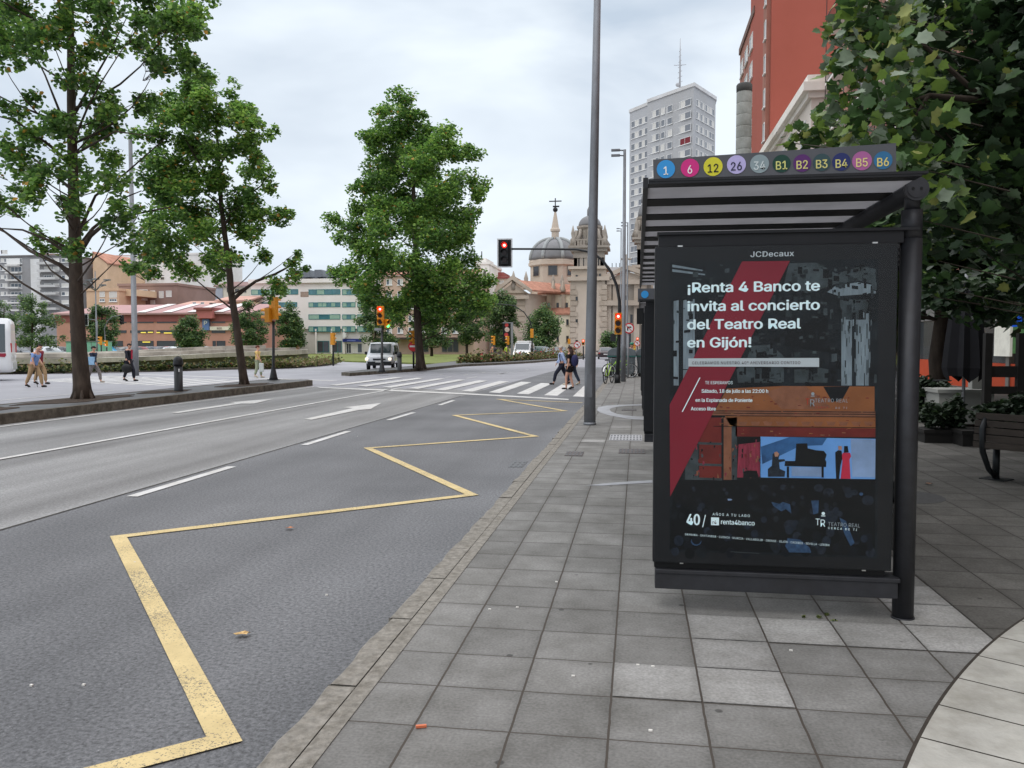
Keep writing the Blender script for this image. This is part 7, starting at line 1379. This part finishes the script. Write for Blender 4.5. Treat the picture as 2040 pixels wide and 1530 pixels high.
# ================================================================ PEOPLE
M_skin = mat('skin', srgb(196,150,128), .6, .06, 12); 
def skinobj(name, nodes, edges, m, parent, sub=1, rootk=0):
    me = bpy.data.meshes.new(name); bm = bmesh.new(); ly = bm.verts.layers.skin.verify(); V = []
    for p, r_ in nodes:
        v_ = bm.verts.new(p); v_[ly].radius = (r_, r_) if not hasattr(r_, '__len__') else r_; V.append(v_)
    V[rootk][ly].use_root = True
    for a, b_ in edges: bm.edges.new((V[a], V[b_]))
    bm.to_mesh(me); bm.free(); me.materials.append(m); o = bpy.data.objects.new(name, me); COL.objects.link(o); o.parent = parent
    s = o.modifiers.new('skin', 'SKIN'); s.use_smooth_shade = True; sb_ = o.modifiers.new('sub', 'SUBSURF'); sb_.levels = sb_.render_levels = sub; return o
def cloth(n, c): return mat('cloth_'+n, srgb(*c), .9, .12, 7)
def person(label, loc, ang, h, top, bottom, hair, stride=.26, lean=0.0, sleeves='long', legs='long', hairlen='short', swing=.22, bulk=1.0, shoes=(40,36,34), group=None, skirt=False, bald=False, headup=0.0, elbow=0.0):
    t = thing('person', label, 'person', loc, ang, group); k_ = h/1.72; S3 = lambda x, y, z: (x*k_, y*k_, z*k_); sl_ = math.sin(lean)
    def up(x, y, z): return S3(x+(z-.93)*sl_, y, .93+(z-.93)*math.cos(lean))
    hipz, hw = .91, .095; f, b_ = stride, -stride
    nodes = [(S3(0,0,.93),(.115*k_*bulk,.12*k_*bulk)), (up(0,0,1.10),(.105*k_*bulk,.125*k_*bulk)), (up(0,0,1.30),(.12*k_*bulk,.15*k_*bulk)), (up(0,0,1.43),(.075*k_,.11*k_)), (up(.01,0,1.505),.052*k_), (up(.03+headup,0,1.57),.075*k_), (up(.03+headup,0,1.64),(.098*k_,.082*k_)), (up(.02+headup,0,1.70),.06*k_)]
    E = [(i, i+1) for i in range(7)]; lt = len(nodes)
    legn = []
    for s_, fx in ((1,f),(-1,b_)):
        kx = fx*.62+(.07 if fx < 0 else .05); az = .085 if fx > 0 else .13
        o0 = len(nodes); nodes += [(S3(0,s_*hw,.86),.088*k_*bulk), (S3(kx,s_*hw,.50),.058*k_), (S3(fx,s_*hw*.9,az),.038*k_), (S3(fx+.05,s_*hw*.95,az-.045),.035*k_), (S3(fx+.15,s_*hw,.035 if fx > 0 else .03),.028*k_)]; E += [(0,o0),(o0,o0+1),(o0+1,o0+2),(o0+2,o0+3),(o0+3,o0+4)]; legn.append(o0)
    armn = []
    for s_, fx in ((1,-swing),(-1,swing)):
        o0 = len(nodes); nodes += [(up(0,s_*.175,1.42),.052*k_), (up(fx*.5-.02,s_*.225,1.16),.040*k_), (up(fx+.03+elbow,s_*.225,.94+abs(elbow)*.4),.028*k_), (up(fx+.06+elbow,s_*.22,.88+abs(elbow)*.4),(.02*k_,.034*k_)), (up(fx+.08+elbow,s_*.215,.81+abs(elbow)*.4),(.012*k_,.026*k_))]; E += [(3,o0),(o0,o0+1),(o0+1,o0+2),(o0+2,o0+3),(o0+3,o0+4)]; armn.append(o0)
    body = skinobj('body', nodes, E, M_skin, t, 2)
    g_ = lambda i: nodes[i][0]; R = lambda i, m_=1.12, a_=.012: tuple(c*m_+a_ for c in nodes[i][1]) if hasattr(nodes[i][1],'__len__') else nodes[i][1]*m_+a_
    tn = [(g_(0),R(0)),(g_(1),R(1)),(g_(2),R(2)),(g_(3),R(3,1.08,.008)),(tuple(Vector(g_(3)).lerp(Vector(g_(4)),.35)),.062*k_)]; te = [(0,1),(1,2),(2,3),(3,4)]
    for a in armn:
        if sleeves == 'none': continue
        o0 = len(tn); e_ = 1.0 if sleeves == 'long' else .0; tn += [(g_(a),R(a,1.1,.014)), (g_(a+1) if sleeves == 'long' else tuple(Vector(g_(a)).lerp(Vector(g_(a+1)),.75)),R(a+1,1.1,.012))]; te += [(3,o0),(o0,o0+1)]
        if sleeves == 'long': tn.append((g_(a+2),R(a+2,1.15,.01))); te.append((o0+1,o0+2))
    skinobj('shirt' if not skirt else 'dress', tn, te, top, t, 2, 1)
    bn = [(g_(0),R(0,1.08,.004))]; be = []
    for l_ in legn:
        o0 = len(bn); bn += [(g_(l_),R(l_,1.12,.012))]; be.append((0,o0))
        if legs == 'long': bn += [(g_(l_+1),R(l_+1,1.25,.014)), (tuple(Vector(g_(l_+1)).lerp(Vector(g_(l_+2)),.93)),R(l_+2,1.2,.02))]; be += [(o0,o0+1),(o0+1,o0+2)]
        else: bn += [(tuple(Vector(g_(l_)).lerp(Vector(g_(l_+1)),.55)),R(l_+1,1.5,.03))]; be += [(o0,o0+1)]
    skinobj('trousers' if legs == 'long' else 'shorts', bn, be, bottom, t, 2)
    hd_ = Vector(g_(6)); q = MB()
    if hairlen == 'short': q.ball(hd_+Vector((-.022*k_,0,.028*k_)), (.098*k_,.088*k_,.088*k_), 14)
    elif hairlen == 'long': q.ball(hd_+Vector((-.02*k_,0,.026*k_)), (.103*k_,.094*k_,.094*k_), 14); q.tube([hd_+Vector((-.06*k_,0,.0)), hd_+Vector((-.085*k_,0,-.16*k_)), hd_+Vector((-.10*k_,0,-.32*k_)), hd_+Vector((-.10*k_,0,-.42*k_))], [.08*k_,.095*k_,.08*k_,.03*k_], 10)
    elif hairlen == 'bun': q.ball(hd_+Vector((-.02*k_,0,.026*k_)), (.10*k_,.09*k_,.09*k_), 14); q.ball(hd_+Vector((-.12*k_,0,.02*k_)), .045*k_, 10)
    elif hairlen == 'fringe': q.tube([hd_+Vector((-.02*k_, s_*.075*k_, -.01*k_)) if False else hd_+Vector((-.055*k_,.075*k_*s_,.0)) for s_ in (-1,0,1)], .035*k_, 8)
    q.build('hair', hair, t)
    q = MB(); q.ball(hd_+Vector((.098*k_,0,-.008*k_)), (.02*k_,.013*k_,.02*k_), 8)
    for s_ in (1,-1): q.ball(hd_+Vector((.0,s_*.083*k_,-.005*k_)), (.02*k_,.01*k_,.028*k_), 8)
    q.build('face', M_skin, t)
    q = MB()
    for s_ in (1,-1): q.ball(hd_+Vector((.085*k_,s_*.03*k_,.018*k_)), .009*k_, 6)
    q.build('eyes', M_blk, t)
    for l_ in legn: 
        a = Vector(g_(l_+3)); b2_ = Vector(g_(l_+4)); q = MB(); q.tube([a+Vector((-.07*k_,0,-.01)), a+Vector((0,0,-.002)), b2_, b2_+Vector((.05*k_,0,-.005))], [.035*k_,.048*k_,.042*k_,.02*k_], 10); q.build('shoe', cloth('shoe%d' % shoes[0], shoes), t)
    return t, g_, armn
def G(px, py): p = at(px, py, RZ); return (p.x, p.y, RZ+.0)
HR = {n: mat('hair_'+n, srgb(*c), .8, .2, 30) for n, c in dict(white=(178,168,158), brown=(54,38,32), black=(30,26,26), red=(92,44,32), blond=(120,92,64)).items()}
WR = -YAW*0
gk = 'people on the zebra crossings'
t, g_, a_ = person('bald old man in a pale blue shirt and tan trousers leaning on a cane', G(68,771), .05, 1.66, cloth('paleblue', (128,156,206)), cloth('tan', (166,138,104)), HR['white'], .30, .30, 'short', hairlen='fringe', bulk=1.12, swing=.16, group=gk)
hn = Vector(g_(a_[1]+3)); q = MB(); q.tube([hn+Vector((.02,0,.04)), hn+Vector((.05,0,.05)), (hn.x+.10,hn.y,.01)], .011, 6); q.build('walking_cane', M_twig, t)
person('man in a dark red shirt walking just behind the old man with the cane', G(80,765), .05, 1.72, cloth('darkred', (124,40,52)), cloth('tan', (166,138,104)), HR['black'], .2, .02, 'short', group=gk)
t, g_, a_ = person('woman in a dark top and patterned grey trousers carrying a light blue bag', G(187,762), .05, 1.62, cloth('navytop', (38,48,66)), mat('cloth_pattern', srgb(120,114,112), .9, .5, 22), HR['black'], .30, .03, 'long', hairlen='bun', shoes=(150,140,130), group=gk)
q = MB(); s_ = Vector(g_(2)); q.box(s_.x-.10,s_.y-.27,s_.z-.42,s_.x+.20,s_.y-.19,s_.z-.06); q.tube([s_+Vector((.05,-.2,-.06)), s_+Vector((0,-.12,.15))], .012, 6); q.build('shoulder_bag', cloth('bagblue', (140,176,206)), t, bevel=.03)
t, g_, a_ = person('man in a dark suit and red tie carrying a black bag', G(257,759), .05, 1.74, cloth('suit', (34,36,46)), cloth('suit', (34,36,46)), HR['brown'], .20, .05, 'long', bulk=1.1, swing=.12, group=gk)
q = MB(); hn = Vector(g_(a_[1]+4)); q.ball((hn.x-.14,hn.y-.03,hn.z-.22), (.27,.12,.22), 12); q.tube([hn+Vector((-.1,0,-.05)), hn+Vector((0,0,.02)), hn+Vector((.08,0,-.08))], .012, 6); q.build('bag', M_blk, t); q = MB(); ch_ = Vector(g_(2)); q.ext([(ch_.x+.135,ch_.y-.05,ch_.z-.28),(ch_.x+.155,ch_.y+.05,ch_.z-.28),(ch_.x+.17,ch_.y+.05,ch_.z+.16),(ch_.x+.15,ch_.y-.05,ch_.z+.16)], (.012,-.03,0)); q.build('tie', cloth('tie', (170,44,66)), t)
t, g_, a_ = person('woman in a yellow top and pale green trousers behind the leaning trunk', G(514,752), .05, 1.64, cloth('yellow', (216,184,116)), cloth('palegreen', (150,158,132)), HR['red'], .14, .0, 'short', hairlen='bun', shoes=(190,180,160), group=gk)
q = MB(); hn = Vector(g_(a_[1]+4)); q.box(hn.x-.13,hn.y-.05,hn.z-.48,hn.x+.13,hn.y+.03,hn.z-.02); q.build('carrier_bag', cloth('bagwhite', (186,192,190)), t, bevel=.04)
t, g_, a_ = person('grey haired man in a pale blue shirt striding onto the zebra crossing', G(1119,766), math.pi+.12, 1.64, cloth('shirt2', (166,182,216)), cloth('navy', (36,38,52)), HR['white'], .36, .04, 'long', swing=.2, bulk=1.05, shoes=(30,28,28), group=gk)
q = MB(); 
for s_ in (-1,): c0 = Vector(g_(3)); q.tube([c0+Vector((.02,.16,.04)), c0+Vector((.10,.15,-.1)), c0+Vector((.04,.16,-.4))], .02, 6)
q.build('bag_strap', cloth('navy', (36,38,52)), t)
t, g_, a_ = person('young woman with long dark hair, black shorts and a navy backpack', G(1135,776), math.pi-.35, 1.62, cloth('blacktop', (24,22,26)), cloth('blacktop', (24,22,26)), HR['brown'], .11, -.02, 'short', 'short', 'long', swing=.05, shoes=(30,30,32), group=gk)
q = MB(); c0 = Vector(g_(2)); q.ball((c0.x-.2,c0.y,c0.z-.12), (.14,.17,.23), 12); q.build('backpack', cloth('backpack', (46,48,84)), t)
person('third walker in wide dark jeans half hidden behind the young woman', G(1142,767), math.pi+.1, 1.58, cloth('olive', (120,124,80)), cloth('jeans', (50,60,76)), HR['blond'], .30, 0, 'long', hairlen='bun', shoes=(190,190,190), group=gk)
v = atY(983,715,82); person('distant walker in an orange top left of the banner', (v.x,82,-.1), 1.0, 1.7, cloth('orange', (206,140,110)), cloth('jeans', (50,60,76)), HR['brown'], .2, group='distant people'); v = atY(1010,716,86); person('distant walker in a yellow vest beside the banner pole', (v.x,86,-.1), 1.0, 1.7, cloth('hivis', (170,190,60)), cloth('navy', (36,38,52)), HR['black'], .2, group='distant people')
v = atY(1258,750,44.5); t, g_, a_ = person('cyclist in a yellow top with a green helmet behind the containers', (v.x,44.5,0), -1.2, 1.66, cloth('yellow2', (220,190,60)), cloth('navy', (36,38,52)), HR['black'], .12, group='distant people'); q = MB(); q.ball(Vector(g_(6))+Vector((0,0,.05)), (.13,.11,.09), 12); q.build('helmet', mat('helmet_green', srgb(20,120,90), .4, .05), t)
